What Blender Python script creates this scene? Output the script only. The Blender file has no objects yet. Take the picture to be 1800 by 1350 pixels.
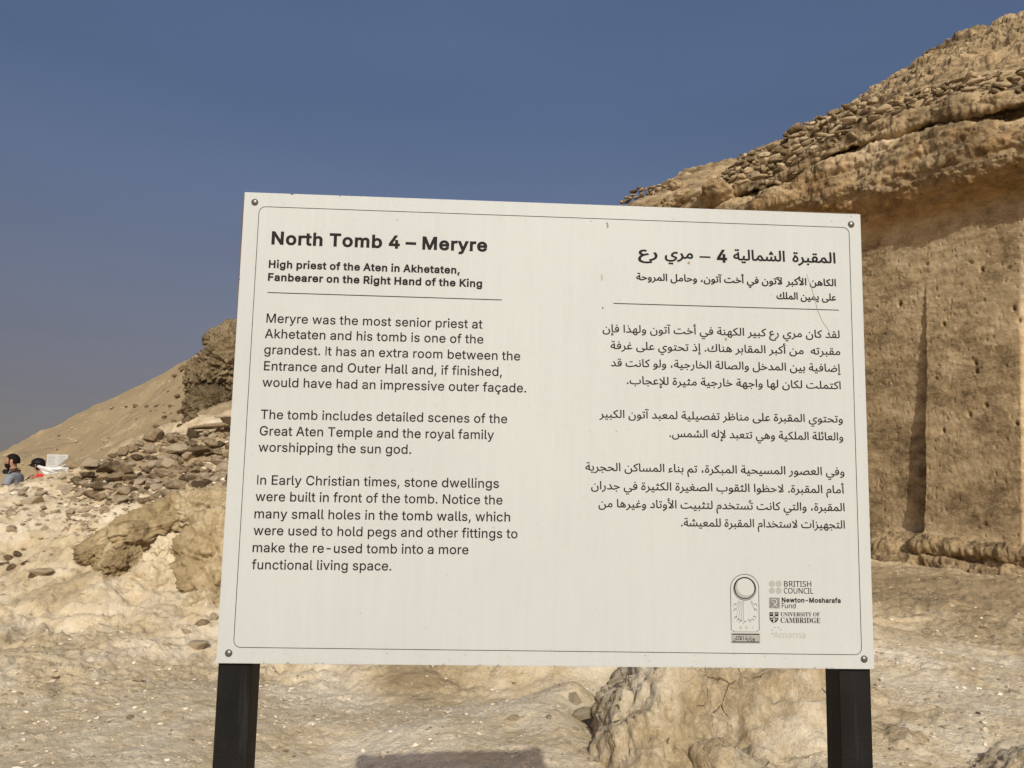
import bpy, bmesh, math, random
import numpy as np
from mathutils import Vector, Matrix
from mathutils.geometry import tessellate_polygon

random.seed(7)
rng = np.random.default_rng(11)
scene = bpy.context.scene
COL = scene.collection

# ------------------------------------------------------------------ camera
F_PX, CX, CY = 1352.0, 900.0, 675.0          # the photograph's focal length and centre, in its own pixels
UPC = np.array([0.02042818, 0.99365278, 0.1106203])      # world up seen from the camera (x right, y up, z forward)
UPC /= np.linalg.norm(UPC)
FC = np.array([0, 0, 1.0]); YC = FC - UPC * (FC @ UPC); YC /= np.linalg.norm(YC)
EX = np.array([1.0, 0, 0]); XC = EX - UPC * (EX @ UPC); XC -= YC * (XC @ YC); XC /= np.linalg.norm(XC)
R_CW = np.array([XC, YC, UPC])               # camera coordinates -> world
CAM = np.array([0.0, 0.0, 1.55])
cam_d = bpy.data.cameras.new('camera'); cam_d.sensor_width = 36.0; cam_d.lens = F_PX / 1800 * 36
cam_d.clip_start = 0.05; cam_d.clip_end = 8000
cam_o = bpy.data.objects.new('camera', cam_d); COL.objects.link(cam_o)
M = Matrix.Identity(4)
for i in range(3):
    M[i][0], M[i][1], M[i][2], M[i][3] = R_CW[i, 0], R_CW[i, 1], -R_CW[i, 2], CAM[i]
cam_o.matrix_world = M
scene.camera = cam_o

# ------------------------------------------------------------------ sky, sun, exposure
SUN_EL, SUN_AZ = math.radians(31.5), math.radians(173.3)     # azimuth clockwise from +Y (behind and right of the camera)
world = bpy.data.worlds.new('World'); scene.world = world; world.use_nodes = True
wn, wl = world.node_tree.nodes, world.node_tree.links
sky = wn.new('ShaderNodeTexSky'); sky.sky_type = 'NISHITA'; sky.sun_disc = False
sky.sun_elevation = SUN_EL; sky.sun_rotation = SUN_AZ
sky.air_density = 1.0; sky.dust_density = 5.0; sky.ozone_density = 1.0; sky.altitude = 0
geo = wn.new('ShaderNodeNewGeometry'); sep = wn.new('ShaderNodeSeparateXYZ')
wl.new(geo.outputs['Incoming'], sep.inputs[0])
neg = wn.new('ShaderNodeMath'); neg.operation = 'MULTIPLY'; neg.inputs[1].default_value = -1.0
wl.new(sep.outputs['Z'], neg.inputs[0])
ramp = wn.new('ShaderNodeValToRGB')           # dusty desert air: greyer and brighter towards the horizon
stops = [(0.0, (7.0, 6.4, 7.0)), (0.005, (7.6, 6.9, 7.5)), (0.011, (5.765, 5.208, 5.634)), (0.018, (4.252, 3.884, 4.261)), (0.026, (3.028, 2.800, 3.158)),
         (0.036, (2.101, 1.943, 2.269)), (0.048, (1.498, 1.362, 1.615)), (0.062, (1.149, 1.017, 1.200)), (0.078, (0.949, 0.812, 0.939)), (0.095, (0.842, 0.699, 0.791)),
         (0.115, (0.776, 0.631, 0.697)), (0.145, (0.726, 0.587, 0.626)), (0.198, (0.703, 0.581, 0.608)), (0.26, (0.716, 0.615, 0.647)), (0.328, (0.735, 0.672, 0.732)),
         (0.38, (0.722, 0.693, 0.762)), (0.43, (0.702, 0.711, 0.796)), (0.5, (0.82, 0.82, 0.915)), (1.0, (1.0, 1.0, 1.05))]
el = ramp.color_ramp.elements
while len(el) < len(stops): el.new(0.5)
for e, (p, c) in zip(el, stops):
    e.position = p; e.color = (*[v / 8 for v in c], 1)
wl.new(neg.outputs[0], ramp.inputs[0])
mul = wn.new('ShaderNodeMixRGB'); mul.blend_type = 'MULTIPLY'; mul.inputs[0].default_value = 1.0
wl.new(sky.outputs[0], mul.inputs[1]); wl.new(ramp.outputs[0], mul.inputs[2])
bg = wn['Background']; bg.inputs['Strength'].default_value = 0.15      # the ramp holds an eighth of each factor
sc2 = wn.new('ShaderNodeMixRGB'); sc2.blend_type = 'MULTIPLY'; sc2.inputs[0].default_value = 1.0
sc2.inputs[2].default_value = (5.333, 5.333, 5.333, 1)
dz = wn.new('ShaderNodeTexNoise'); dz.inputs['Scale'].default_value = 3.0; dz.inputs['Detail'].default_value = 4
dm = wn.new('ShaderNodeMapping'); dm.inputs['Scale'].default_value = (1, 1, 5); wl.new(geo.outputs['Incoming'], dm.inputs[0]); wl.new(dm.outputs[0], dz.inputs['Vector'])
dr = wn.new('ShaderNodeMapRange'); dr.inputs['From Min'].default_value = 0.3; dr.inputs['From Max'].default_value = 0.7; dr.inputs['To Min'].default_value = 0.97; dr.inputs['To Max'].default_value = 1.03
wl.new(dz.outputs['Fac'], dr.inputs['Value'])
du_ = wn.new('ShaderNodeMixRGB'); du_.blend_type = 'MULTIPLY'; du_.inputs[0].default_value = 1.0
wl.new(mul.outputs[0], du_.inputs[1]); wl.new(dr.outputs[0], du_.inputs[2]); wl.new(du_.outputs[0], sc2.inputs[1]); wl.new(sc2.outputs[0], bg.inputs['Color'])

sun_d = bpy.data.lights.new('sun', 'SUN'); sun_d.energy = 3.4; sun_d.angle = math.radians(0.55); sun_d.color = (1.0, 0.982, 0.895)
sun_o = bpy.data.objects.new('sun', sun_d); COL.objects.link(sun_o); sun_o.location = (5, -20, 20)
to_sun = Vector((math.sin(SUN_AZ) * math.cos(SUN_EL), math.cos(SUN_AZ) * math.cos(SUN_EL), math.sin(SUN_EL)))
sun_o.rotation_euler = to_sun.to_track_quat('Z', 'Y').to_euler()

scene.view_settings.view_transform = 'Standard'; scene.view_settings.look = 'None'
scene.view_settings.gamma = 1.0; scene.view_settings.exposure = 0.0; scene.view_settings.use_curve_mapping = False
scene.render.engine = 'CYCLES'
scene.cycles.max_bounces = 5; scene.cycles.diffuse_bounces = 3; scene.cycles.use_denoising = True

# letter outlines in 1/1000 em: code point, advance width, then the contours as x, y pairs
GL = {
    'regular': [
        [44,187,[61,79,29,-127,90,-127,148,79]],
        [45,453,[106,252,106,180,345,180,345,252]],
        [46,187,[45,21,57,3,75,-9,95,-12,116,-9,134,3,146,21,149,41,146,62,134,79,116,90,95,95,75,90,57,79,45,62,42,41]],
        [52,453,[351,-8,351,97,421,97,421,171,351,171,351,326,274,326,274,171,121,171,325,517,242,517,32,160,32,97,274,97,274,-8]],
        [65,480,[474,-8,282,517,195,517,5,-8,91,-8,141,134,339,134,389,-8],[221,369,239,443,256,370,312,207,166,207]],
        [67,510,[157,110,132,148,117,196,111,254,117,312,132,361,156,398,188,425,225,442,267,448,313,441,333,433,352,421,369,407,382,391,394,370,402,340,483,340,471,388,455,422,433,452,407,477,377,497,343,512,306,521,267,524,203,516,146,491,98,450,63,397,40,331,32,254,40,177,63,111,98,58,146,18,203,-7,267,-15,306,-12,344,-3,377,12,407,32,434,57,455,87,471,121,484,168,402,168,394,139,382,118,369,102,352,88,333,76,313,68,267,61,225,67,188,83]],
        [69,419,[383,-8,383,65,133,65,133,221,363,221,363,294,133,294,133,444,380,444,380,517,52,517,52,-8]],
        [70,410,[377,517,52,517,52,-8,133,-8,133,213,354,213,354,286,133,286,133,444,377,444]],
        [71,521,[157,110,132,148,117,196,111,254,117,312,132,361,156,399,187,425,224,442,265,448,290,446,313,440,333,432,351,421,367,406,392,369,403,341,484,341,473,387,456,420,435,450,408,475,378,496,343,512,305,521,265,524,201,516,145,491,97,450,62,397,39,331,32,254,39,177,62,112,98,59,145,18,203,-7,269,-15,328,-8,381,12,425,44,458,87,479,139,486,200,486,264,275,264,275,191,406,191,402,162,389,127,368,99,341,78,307,65,269,61,226,67,188,83]],
        [72,517,[133,517,52,517,52,-8,133,-8,133,224,384,224,384,-8,465,-8,465,517,384,517,384,297,133,297]],
        [73,168,[52,-8,116,-8,116,517,52,517]],
        [75,467,[133,-8,133,164,197,232,368,-8,465,-8,253,288,465,516,360,517,168,308,133,266,129,256,133,334,133,517,52,517,52,-8]],
        [77,628,[503,398,496,327,496,-8,576,-8,576,517,471,517,344,190,322,123,315,86,307,125,285,190,157,517,52,517,52,-8,130,-8,130,328,121,428,151,318,281,-8,347,-8,463,288]],
        [78,523,[383,-8,471,-8,471,517,391,517,393,115,370,155,140,517,52,517,52,-8,133,-8,133,291,123,420,170,327]],
        [79,534,[188,426,225,442,267,448,308,442,345,426,377,399,401,362,417,312,422,254,417,196,401,147,377,110,345,83,308,67,267,61,225,67,188,83,157,110,132,148,117,196,111,254,117,312,132,361,157,399],[40,331,32,254,40,177,63,111,99,58,146,18,203,-7,267,-15,331,-7,388,18,435,58,471,111,494,177,501,254,494,331,471,397,435,450,388,491,331,516,267,524,203,516,146,491,99,450,63,397]],
        [82,449,[397,267,413,307,417,352,413,397,397,437,373,471,337,496,292,512,236,517,52,517,52,-8,133,-8,133,190,242,190,348,-8,441,-8,325,206,337,210,373,234],[294,433,313,419,327,401,334,378,337,352,334,326,327,304,314,287,295,274,267,266,234,263,133,263,133,444,233,444,267,441]],
        [84,448,[24,444,185,444,185,-8,265,-8,265,444,425,444,425,517,24,517]],
        [97,390,[268,170,268,133,264,113,256,93,242,77,224,63,200,55,170,51,133,57,119,65,108,74,102,86,100,101,103,117,109,129,137,146,232,162],[137,294,152,302,173,309,196,310,218,309,236,303,250,293,260,282,265,266,268,246,266,237,261,232,233,226,123,210,74,192,53,178,36,159,26,135,22,104,27,68,41,39,63,15,91,-2,124,-13,160,-17,191,-14,218,-6,240,5,258,19,269,33,269,-8,345,-8,345,242,341,280,329,311,312,335,290,352,266,365,241,372,194,378,162,376,131,368,100,357,74,338,50,314,29,275,104,254,114,272]],
        [98,424,[121,182,124,219,132,250,146,275,166,293,190,305,220,309,250,305,275,293,294,274,308,248,317,217,320,182,317,146,308,115,294,89,274,70,250,56,220,53,190,56,167,69,146,87,133,113,124,145],[195,374,167,365,147,352,131,338,122,325,122,517,45,517,45,-8,120,-8,120,41,132,25,148,10,168,-3,196,-13,229,-16,276,-10,317,9,352,38,377,78,393,126,398,182,393,237,377,285,351,324,317,353,276,371,229,378]],
        [99,396,[115,245,131,271,150,292,176,305,207,309,240,305,265,293,283,273,299,243,373,261,360,293,346,314,330,333,309,348,287,361,235,377,207,378,157,371,113,353,76,322,49,283,32,235,26,180,32,126,49,78,76,39,113,9,157,-10,207,-16,236,-14,263,-9,311,14,331,30,348,49,361,72,374,103,299,121,285,90,266,70,240,57,207,52,176,56,150,70,131,90,115,115,107,146,104,180,107,214]],
        [100,425,[104,182,107,217,115,248,130,274,150,293,175,305,205,309,235,305,258,293,278,275,293,250,301,219,304,182,301,146,292,113,277,87,258,69,234,56,205,53,175,56,150,70,131,89,116,115,107,147],[31,237,26,182,31,126,48,77,73,38,107,9,149,-10,195,-16,229,-13,256,-3,277,10,293,25,305,41,305,-8,380,-8,380,517,303,517,303,324,293,338,277,352,257,365,230,374,196,378,149,371,108,353,73,324,48,285]],
        [101,404,[258,295,277,278,291,255,300,220,106,220,107,230,116,256,131,277,151,294,175,306,205,309,235,306],[205,378,155,371,111,352,75,321,48,282,31,234,26,180,32,125,49,78,76,39,113,9,159,-10,212,-16,250,-13,286,-3,315,12,341,32,360,57,376,93,302,110,290,89,267,65,251,58,212,52,181,56,155,65,134,82,117,105,108,135,106,155,379,155,376,234,365,274,348,307,325,333,298,353,269,367,237,376]],
        [102,254,[213,458,232,451,253,526,223,535,187,538,159,535,132,526,108,510,89,487,76,457,73,423,73,372,-2,372,-2,307,73,307,73,-8,150,-8,150,307,236,307,236,372,150,372,150,407,153,432,160,447,174,456,195,460]],
        [103,425,[304,185,301,149,293,119,279,96,259,79,235,68,205,64,174,68,150,79,130,97,116,121,107,150,104,185,107,219,116,249,131,274,150,293,174,305,205,309,235,305,259,293,279,275,293,251,301,221],[26,184,31,129,48,83,74,46,109,19,150,2,195,-3,229,0,255,8,277,21,293,34,303,48,303,-5,296,-44,277,-69,247,-84,207,-89,179,-87,157,-81,141,-71,128,-60,103,-31,40,-66,58,-96,77,-116,101,-134,131,-148,167,-156,207,-159,252,-155,294,-143,329,-123,357,-95,375,-56,380,-9,380,372,305,372,305,323,294,338,278,352,257,365,230,376,196,378,150,371,108,353,74,324,48,285,31,238]],
        [104,410,[361,275,348,312,327,341,299,361,266,373,227,378,185,372,147,354,117,323,122,517,45,517,45,-8,122,-8,122,218,125,245,133,268,147,286,165,298,186,306,210,308,243,303,267,287,282,262,288,225,288,-8,365,-8,365,231]],
        [105,167,[131,500,120,518,103,529,84,532,64,529,48,518,36,501,33,479,37,459,48,441,64,430,84,426,103,430,120,441,131,459,134,479],[45,-8,122,-8,122,372,45,372]],
        [107,380,[212,207,376,371,281,372,122,216,122,517,45,517,45,-8,122,-8,122,132,153,160,290,-8,389,-8]],
        [108,189,[146,58,133,59,127,64,123,75,122,517,45,517,45,80,50,43,68,14,98,-5,139,-10,163,-9,191,-3,176,60]],
        [109,609,[199,309,226,306,247,293,261,274,266,249,266,-8,343,-8,343,237,346,258,352,275,364,290,378,301,397,308,419,309,445,306,468,295,482,275,488,243,488,-8,565,-8,565,245,561,286,548,319,528,346,501,364,470,377,437,380,405,377,378,367,352,353,331,335,317,315,316,322,293,353,260,373,219,380,193,378,169,368,146,355,126,337,115,321,120,372,45,372,45,-8,122,-8,122,228,125,254,133,274,146,289,162,301,180,308]],
        [110,409,[361,275,348,312,327,341,299,361,266,373,227,378,185,372,147,354,117,323,114,305,120,372,45,372,45,-8,122,-8,122,218,125,245,133,268,147,286,165,298,186,306,210,308,243,303,267,287,282,262,288,225,288,-8,365,-8,365,231]],
        [111,415,[150,292,176,305,207,309,239,305,265,292,285,271,299,245,308,214,311,180,308,146,300,115,285,90,265,70,239,56,207,52,176,56,150,70,131,90,115,115,107,146,104,180,107,214,115,245,131,271],[32,235,26,180,32,126,49,78,76,39,113,9,157,-10,207,-16,258,-10,303,9,339,39,366,78,384,126,389,180,384,235,366,283,339,322,303,353,258,371,207,378,157,371,113,353,76,322,49,283]],
        [112,424,[121,182,124,219,132,250,146,275,166,293,190,305,220,309,250,305,275,293,294,274,308,248,317,217,320,182,317,146,308,115,294,89,274,70,250,56,220,53,190,56,167,69,146,87,133,113,124,145],[167,365,147,352,131,338,120,323,120,372,45,372,45,-151,122,-151,122,38,132,25,148,10,169,-3,196,-13,229,-16,276,-10,317,9,352,38,377,78,393,126,398,182,393,237,377,285,351,324,317,353,276,371,229,378,195,374]],
        [114,259,[120,332,120,372,45,372,45,-8,122,-8,122,227,125,250,133,269,146,284,163,296,184,303,207,306,251,300,251,378,213,379,179,373,148,359,124,338]],
        [115,364,[136,298,158,309,187,312,217,308,238,297,251,282,264,257,335,273,321,307,305,331,284,350,257,365,224,374,187,378,147,374,112,363,82,346,58,324,43,295,39,263,45,225,66,194,100,172,147,156,234,134,248,125,257,113,260,99,255,82,239,66,215,56,181,51,152,55,129,64,112,80,99,112,26,96,38,57,56,31,79,11,109,-5,144,-13,182,-16,224,-13,263,-1,295,17,319,41,334,70,339,103,333,139,312,170,279,193,147,230,129,240,120,251,117,266,121,284]],
        [116,228,[57,372,-2,372,-2,307,57,307,57,89,64,47,86,14,122,-6,168,-12,193,-11,222,-4,208,61,170,56,153,58,142,64,136,75,134,95,134,307,212,307,212,372,134,372,134,475,57,475]],
        [117,410,[245,66,224,58,200,56,167,61,143,77,127,103,122,139,122,372,45,372,45,133,49,90,62,53,83,24,111,4,144,-9,182,-13,224,-8,262,10,293,41,296,61,290,-8,365,-8,365,372,288,372,288,147,285,119,276,97,262,79]],
        [118,390,[195,69,195,86,173,151,90,372,5,372,158,-8,232,-8,383,372,299,372,216,151]],
        [119,567,[405,132,397,73,390,132,322,372,246,372,178,132,170,71,162,133,93,372,12,372,132,-8,205,-8,271,214,284,286,297,214,362,-8,435,-8,556,372,474,372]],
        [120,378,[104,372,14,372,145,187,6,-8,95,-8,155,78,189,134,283,-8,373,-8,234,184,367,372,278,372,226,298,191,239]],
        [121,390,[55,-77,37,-145,64,-151,91,-153,119,-151,142,-143,164,-130,183,-112,198,-89,211,-61,383,372,299,372,216,151,194,86,173,151,90,372,5,372,154,-1,134,-54,124,-69,114,-77,102,-81,88,-82]],
        [231,396,[115,245,131,271,150,292,176,305,207,309,240,305,265,293,283,273,299,243,373,261,360,293,346,314,330,333,309,348,287,361,235,377,207,378,157,371,113,353,76,322,49,283,32,235,26,180,32,126,49,78,76,39,113,9,157,-10,180,-13,173,-70,224,-71,233,-77,233,-92,224,-98,161,-99,161,-151,210,-151,247,-147,275,-136,291,-114,297,-85,293,-58,278,-38,256,-26,232,-22,232,-14,263,-9,311,14,331,30,348,49,361,72,374,103,299,121,285,90,266,70,240,57,207,52,176,56,150,70,131,90,115,115,107,146,104,180,107,214]],
        [8211,350,[-8,252,-8,180,358,180,358,252]],
        [32,188],
    ],
    'bold': [
        [44,216,[43,100,4,-148,106,-148,175,100]],
        [45,482,[85,273,85,159,366,159,366,273]],
        [52,482,[372,-29,372,76,442,76,442,192,372,192,372,347,253,347,253,192,158,192,362,538,230,538,11,166,11,76,253,76,253,-29]],
        [65,509,[505,-29,296,538,181,538,-25,-29,106,-29,155,113,324,113,375,-29],[239,356,260,293,283,228,196,228]],
        [70,439,[398,538,31,538,31,-29,154,-29,154,192,375,192,375,307,154,307,154,423,398,423]],
        [72,546,[154,538,31,538,31,-29,154,-29,154,203,363,203,363,-29,486,-29,486,538,363,538,363,318,154,318]],
        [75,496,[154,-29,154,156,195,199,357,-29,505,-29,280,286,509,535,351,538,150,319,154,334,154,538,31,538,31,-29]],
        [77,657,[597,-29,597,538,456,538,315,167,172,538,31,538,31,-29,151,-29,151,260,266,-29,362,-29,475,260,475,-29]],
        [78,552,[371,-29,492,-29,492,538,370,538,370,194,152,538,31,538,31,-29,154,-29,154,292,131,393,152,316]],
        [82,478,[416,257,433,302,438,352,433,402,416,447,388,486,346,515,296,533,237,538,31,538,31,-29,154,-29,154,169,230,168,336,-29,477,-29,355,194,346,191,387,219],[285,414,298,404,308,392,313,374,316,352,313,330,308,314,299,303,285,293,263,287,233,284,154,284,154,423,232,423,263,420]],
        [84,477,[3,423,164,423,164,-29,286,-29,286,423,446,423,446,538,3,538]],
        [97,419,[268,148,247,139,244,118,238,104,228,91,214,81,195,74,170,71,141,76,125,87,121,100,126,115,144,126],[148,278,177,289,214,289,236,278,241,272,246,249,118,230,90,221,64,210,38,193,18,169,6,140,1,104,7,62,23,28,49,0,82,-21,120,-33,160,-38,195,-35,226,-26,248,-14,248,-29,366,-29,366,243,361,285,348,320,328,348,302,369,274,386,245,395,195,401,159,398,125,390,90,375,60,353,33,326,-1,262,115,230,131,261]],
        [98,453,[158,386,143,374,143,538,24,538,24,-29,141,-29,141,-10,159,-22,192,-34,230,-37,282,-30,329,-9,368,25,397,69,414,122,419,182,414,241,397,293,367,337,329,371,282,393,230,401,191,397],[142,182,145,215,152,242,164,263,178,277,197,285,220,289,244,285,263,276,277,262,289,241,296,213,299,182,296,150,289,123,277,101,261,86,244,76,220,73,197,76,179,85,164,100,152,121,145,149]],
        [100,454,[125,182,128,213,135,240,147,262,162,276,181,285,205,289,228,285,246,277,261,263,273,242,280,215,283,182,280,149,272,121,260,99,246,85,227,76,205,73,181,76,163,86,148,101,136,123,128,150],[10,241,5,182,10,122,28,69,56,25,95,-9,143,-30,194,-37,233,-34,265,-22,284,-10,284,-29,401,-29,401,538,282,538,282,374,266,386,234,397,195,401,143,393,96,371,57,337,29,293]],
        [101,433,[246,279,260,265,273,240,133,240,147,264,162,277,181,286,205,289,229,286],[204,401,149,393,99,369,59,335,29,291,10,238,5,179,12,121,30,69,60,26,102,-9,154,-30,211,-37,254,-34,294,-23,327,-5,356,18,378,46,405,107,291,133,273,100,255,82,229,74,212,72,186,75,166,83,150,96,136,114,130,135,400,135,400,187,397,237,384,281,365,318,339,348,309,371,276,388,241,398]],
        [102,283,[209,434,246,421,279,541,227,556,187,559,155,556,123,546,94,526,72,499,56,462,52,395,-23,395,-23,286,52,286,52,-29,171,-29,171,286,257,286,257,395,171,395,173,424,176,430,181,433,196,436]],
        [103,454,[283,185,280,153,273,127,262,109,248,96,229,88,205,85,180,88,162,96,147,109,136,129,128,154,125,185,128,215,136,241,148,262,162,277,181,285,205,289,228,285,247,277,262,263,273,243,280,217],[284,373,266,386,234,398,195,401,144,393,96,371,58,337,29,294,10,242,5,184,10,125,29,74,59,32,98,2,144,-18,195,-24,233,-21,264,-11,282,0,277,-35,263,-52,240,-64,206,-68,183,-66,165,-61,143,-46,108,-4,11,-58,41,-109,63,-132,90,-152,125,-168,164,-177,207,-180,256,-176,302,-163,342,-140,374,-107,395,-62,401,-11,401,395,284,395]],
        [104,439,[382,280,367,321,342,355,309,381,270,396,227,401,179,394,134,371,125,361,143,538,24,538,24,-29,143,-29,143,217,146,241,152,259,161,271,175,280,191,286,209,288,235,284,251,273,262,255,267,224,267,-29,386,-29,386,232]],
        [105,196,[150,544,135,567,111,582,84,587,56,582,34,567,17,545,11,515,17,485,34,461,56,444,84,439,111,444,135,461,150,486,156,515],[24,-29,143,-29,143,395,24,395]],
        [107,409,[240,206,419,391,272,395,143,265,143,538,24,538,24,-29,143,-29,143,123,151,130,280,-29,432,-29]],
        [109,638,[198,289,219,286,233,278,242,266,245,247,245,-29,364,-29,364,236,366,253,371,265,389,283,401,288,418,289,438,286,454,279,463,267,467,242,467,-29,586,-29,586,246,581,291,567,329,543,360,511,384,475,399,437,403,401,399,369,388,340,370,319,352,307,368,267,395,220,403,189,400,159,389,134,372,141,395,24,395,24,-29,143,-29,143,227,145,249,151,264,160,275,172,283,185,288]],
        [110,438,[382,280,367,321,342,355,309,381,270,396,227,401,179,394,134,370,141,395,24,395,24,-29,143,-29,143,217,146,241,152,259,161,271,175,280,191,286,209,288,235,284,251,273,262,255,267,224,267,-29,386,-29,386,232]],
        [111,444,[163,276,182,285,207,289,233,285,252,275,268,259,280,238,287,211,290,180,287,150,280,123,268,102,252,86,233,76,207,72,182,76,163,86,148,102,135,123,128,150,125,180,128,211,135,237,148,259],[11,239,5,180,12,122,30,69,60,26,101,-9,151,-30,207,-37,264,-30,315,-9,355,26,385,69,405,122,410,180,405,239,385,292,355,336,315,370,264,393,207,401,151,393,101,370,60,336,30,292]],
        [112,453,[142,182,145,215,152,242,164,263,178,277,197,285,220,289,244,285,263,276,277,262,289,241,296,213,299,182,296,150,289,123,277,101,261,86,244,76,220,73,197,76,179,85,164,100,152,121,145,149],[414,122,419,182,414,241,397,293,367,337,329,371,282,393,230,401,191,397,158,386,141,373,141,395,24,395,24,-172,143,-172,143,-11,160,-22,192,-34,230,-37,282,-30,329,-9,368,25,397,69]],
        [114,288,[212,402,173,395,141,380,141,395,24,395,24,-29,143,-29,143,226,145,245,151,258,160,269,173,278,189,283,207,285,272,277,272,401]],
        [115,393,[148,282,164,289,187,292,210,288,225,281,233,271,252,234,363,259,340,316,321,344,296,367,265,385,228,397,187,401,143,397,103,383,69,363,41,336,23,302,18,263,25,217,51,180,91,154,141,137,224,116,238,105,236,92,227,83,209,75,181,71,158,74,141,81,130,92,112,135,0,111,18,49,40,18,67,-6,102,-24,140,-34,182,-37,228,-34,272,-21,308,1,336,29,354,63,360,103,353,147,327,184,288,212,237,228,156,249,139,260,141,274]],
        [116,257,[36,395,-23,395,-23,286,36,286,36,87,44,40,71,-1,115,-26,167,-33,196,-32,247,-20,225,84,171,76,158,79,155,95,155,286,233,286,233,395,155,395,155,496,36,496]],
        [119,596,[584,395,458,395,398,183,338,395,230,395,170,182,109,395,-16,395,116,-29,221,-29,284,184,346,-29,450,-29]],
        [121,419,[39,-55,11,-161,61,-172,91,-174,123,-172,151,-163,177,-147,200,-126,216,-99,231,-69,413,395,285,395,194,152,104,395,-25,395,132,-2,116,-44,103,-58,90,-61]],
        [8211,379,[-29,273,-29,159,379,159,379,273]],
        [32,188],
    ],
    'plain': [
        [65,429,[-6,-4,64,-4,121,144,305,144,363,-4,434,-4,245,486,184,486],[214,413,232,346,284,206,144,206,207,377]],
        [66,437,[301,253,334,264,364,287,382,321,388,361,383,401,367,434,340,457,282,477,202,484,61,484,61,-4,234,-4,304,5,358,33,383,61,399,95,404,136,401,171,389,199,372,221,350,238,323,248],[318,354,312,322,296,298,265,284,214,279,130,279,130,424,205,424,257,420,292,408,311,386],[332,141,326,106,308,79,275,61,222,55,130,55,130,221,218,221,273,215,307,199,325,173]],
        [67,424,[220,56,180,72,149,101,127,139,113,185,109,240,114,295,128,341,152,378,184,407,224,423,271,429,301,427,329,421,381,402,410,460,343,483,271,490,202,482,144,458,97,421,63,370,44,310,37,240,43,169,61,107,93,57,137,21,193,-3,261,-11,330,-6,389,10,389,70,329,56,270,50]],
        [70,349,[337,484,61,484,61,-4,130,-4,130,199,324,199,324,261,130,261,130,422,337,422]],
        [72,498,[130,484,61,484,61,-4,130,-4,130,220,367,220,367,-4,436,-4,436,484,367,484,367,281,130,281]],
        [73,228,[23,38,23,-4,204,-4,204,38,148,51,148,428,204,442,204,484,23,484,23,442,79,428,79,51]],
        [76,352,[130,484,61,484,61,-4,339,-4,339,58,130,58]],
        [78,511,[137,484,61,484,61,-4,125,-4,123,340,121,387,373,-4,449,-4,449,484,385,484,386,162,390,93]],
        [79,524,[176,408,215,424,263,430,312,424,350,408,379,380,399,342,412,296,416,240,412,185,399,139,379,100,350,72,311,55,263,50,214,55,175,72,146,100,126,139,113,185,109,240,113,296,126,342,146,380],[43,311,37,241,43,170,61,109,93,58,137,21,193,-3,263,-11,330,-3,386,21,430,58,462,108,481,170,488,240,481,311,462,372,430,423,386,459,330,483,263,491,194,483,137,459,93,422,61,372]],
        [82,418,[335,-4,415,-4,282,213,302,221,324,236,345,253,362,277,373,307,376,343,371,386,356,421,331,449,276,475,197,484,61,484,61,-4,130,-4,130,194,219,194],[244,418,279,404,299,379,306,340,299,303,280,275,247,259,197,253,130,253,130,423,194,423]],
        [83,369,[111,390,127,411,154,424,192,429,252,422,309,403,331,461,267,483,231,488,193,490,150,487,112,475,81,457,57,431,41,401,36,364,44,313,69,273,108,243,230,188,250,175,264,161,270,144,273,123,266,93,247,69,215,55,169,50,131,52,95,58,30,80,30,13,90,-5,166,-11,237,-2,293,26,320,54,336,88,341,128,337,164,325,193,306,217,280,236,247,255,146,297,128,311,114,325,108,342,105,363]],
        [84,373,[152,-4,221,-4,221,422,370,422,370,484,3,484,3,422,152,422]],
        [85,491,[338,83,302,58,246,50,192,58,155,81,133,118,125,169,125,484,56,484,56,171,62,120,77,76,104,39,141,11,187,-5,243,-11,302,-5,350,12,387,41,414,78,429,121,434,169,434,484,366,484,366,169,359,121]],
        [97,377,[276,-4,326,-4,326,245,318,301,294,340,252,363,193,370,158,368,125,361,94,351,66,337,87,286,137,306,164,312,190,314,221,310,242,298,256,276,261,221,203,219,126,210,71,186,47,163,32,134,27,100,35,50,60,16,99,-4,144,-11,186,-7,218,3,244,22,265,45],[101,75,96,99,102,128,120,149,155,163,211,170,260,172,260,144,252,100,231,69,199,51,158,45,133,48,113,58]],
        [100,413,[228,310,254,299,272,280,288,237,294,168,288,114,271,77,241,54,194,46,154,55,125,80,108,122,102,178,108,234,125,278,154,304,193,314],[185,-11,224,-7,256,5,281,24,297,42,305,-4,360,-4,360,514,293,514,293,367,297,320,281,337,256,355,224,367,185,371,143,365,106,349,75,322,51,285,37,237,33,179,37,122,51,74,74,37,105,11,142,-6]],
        [109,628,[140,281,168,305,212,313,251,304,274,277,282,232,282,-4,349,-4,349,199,354,249,370,284,399,305,442,313,481,304,503,277,511,232,511,-4,578,-4,578,234,570,296,546,338,506,363,452,371,417,367,384,356,355,336,335,311,313,343,274,364,223,371,191,367,160,357,134,339,116,316,108,364,53,364,53,-4,120,-4,120,187,125,241]],
        [110,415,[298,230,298,-4,365,-4,365,234,356,296,331,338,288,363,230,371,196,367,163,357,135,339,116,316,108,364,53,364,53,-4,120,-4,120,187,126,241,142,281,160,299,187,309,222,313,264,303,289,276]],
        [114,277,[115,301,109,364,53,364,53,-4,120,-4,120,192,124,225,135,254,150,277,171,295,195,305,221,309,240,308,263,303,271,366,225,371,189,365,158,348,132,325]],
        [117,415,[295,364,295,173,289,118,273,79,241,55,193,46,150,56,126,83,117,128,117,364,49,364,49,124,57,64,83,22,126,-3,184,-11,219,-7,252,2,280,20,298,42,307,-4,362,-4,362,364]],
        [32,175],
    ],
    'serif': [
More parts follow.
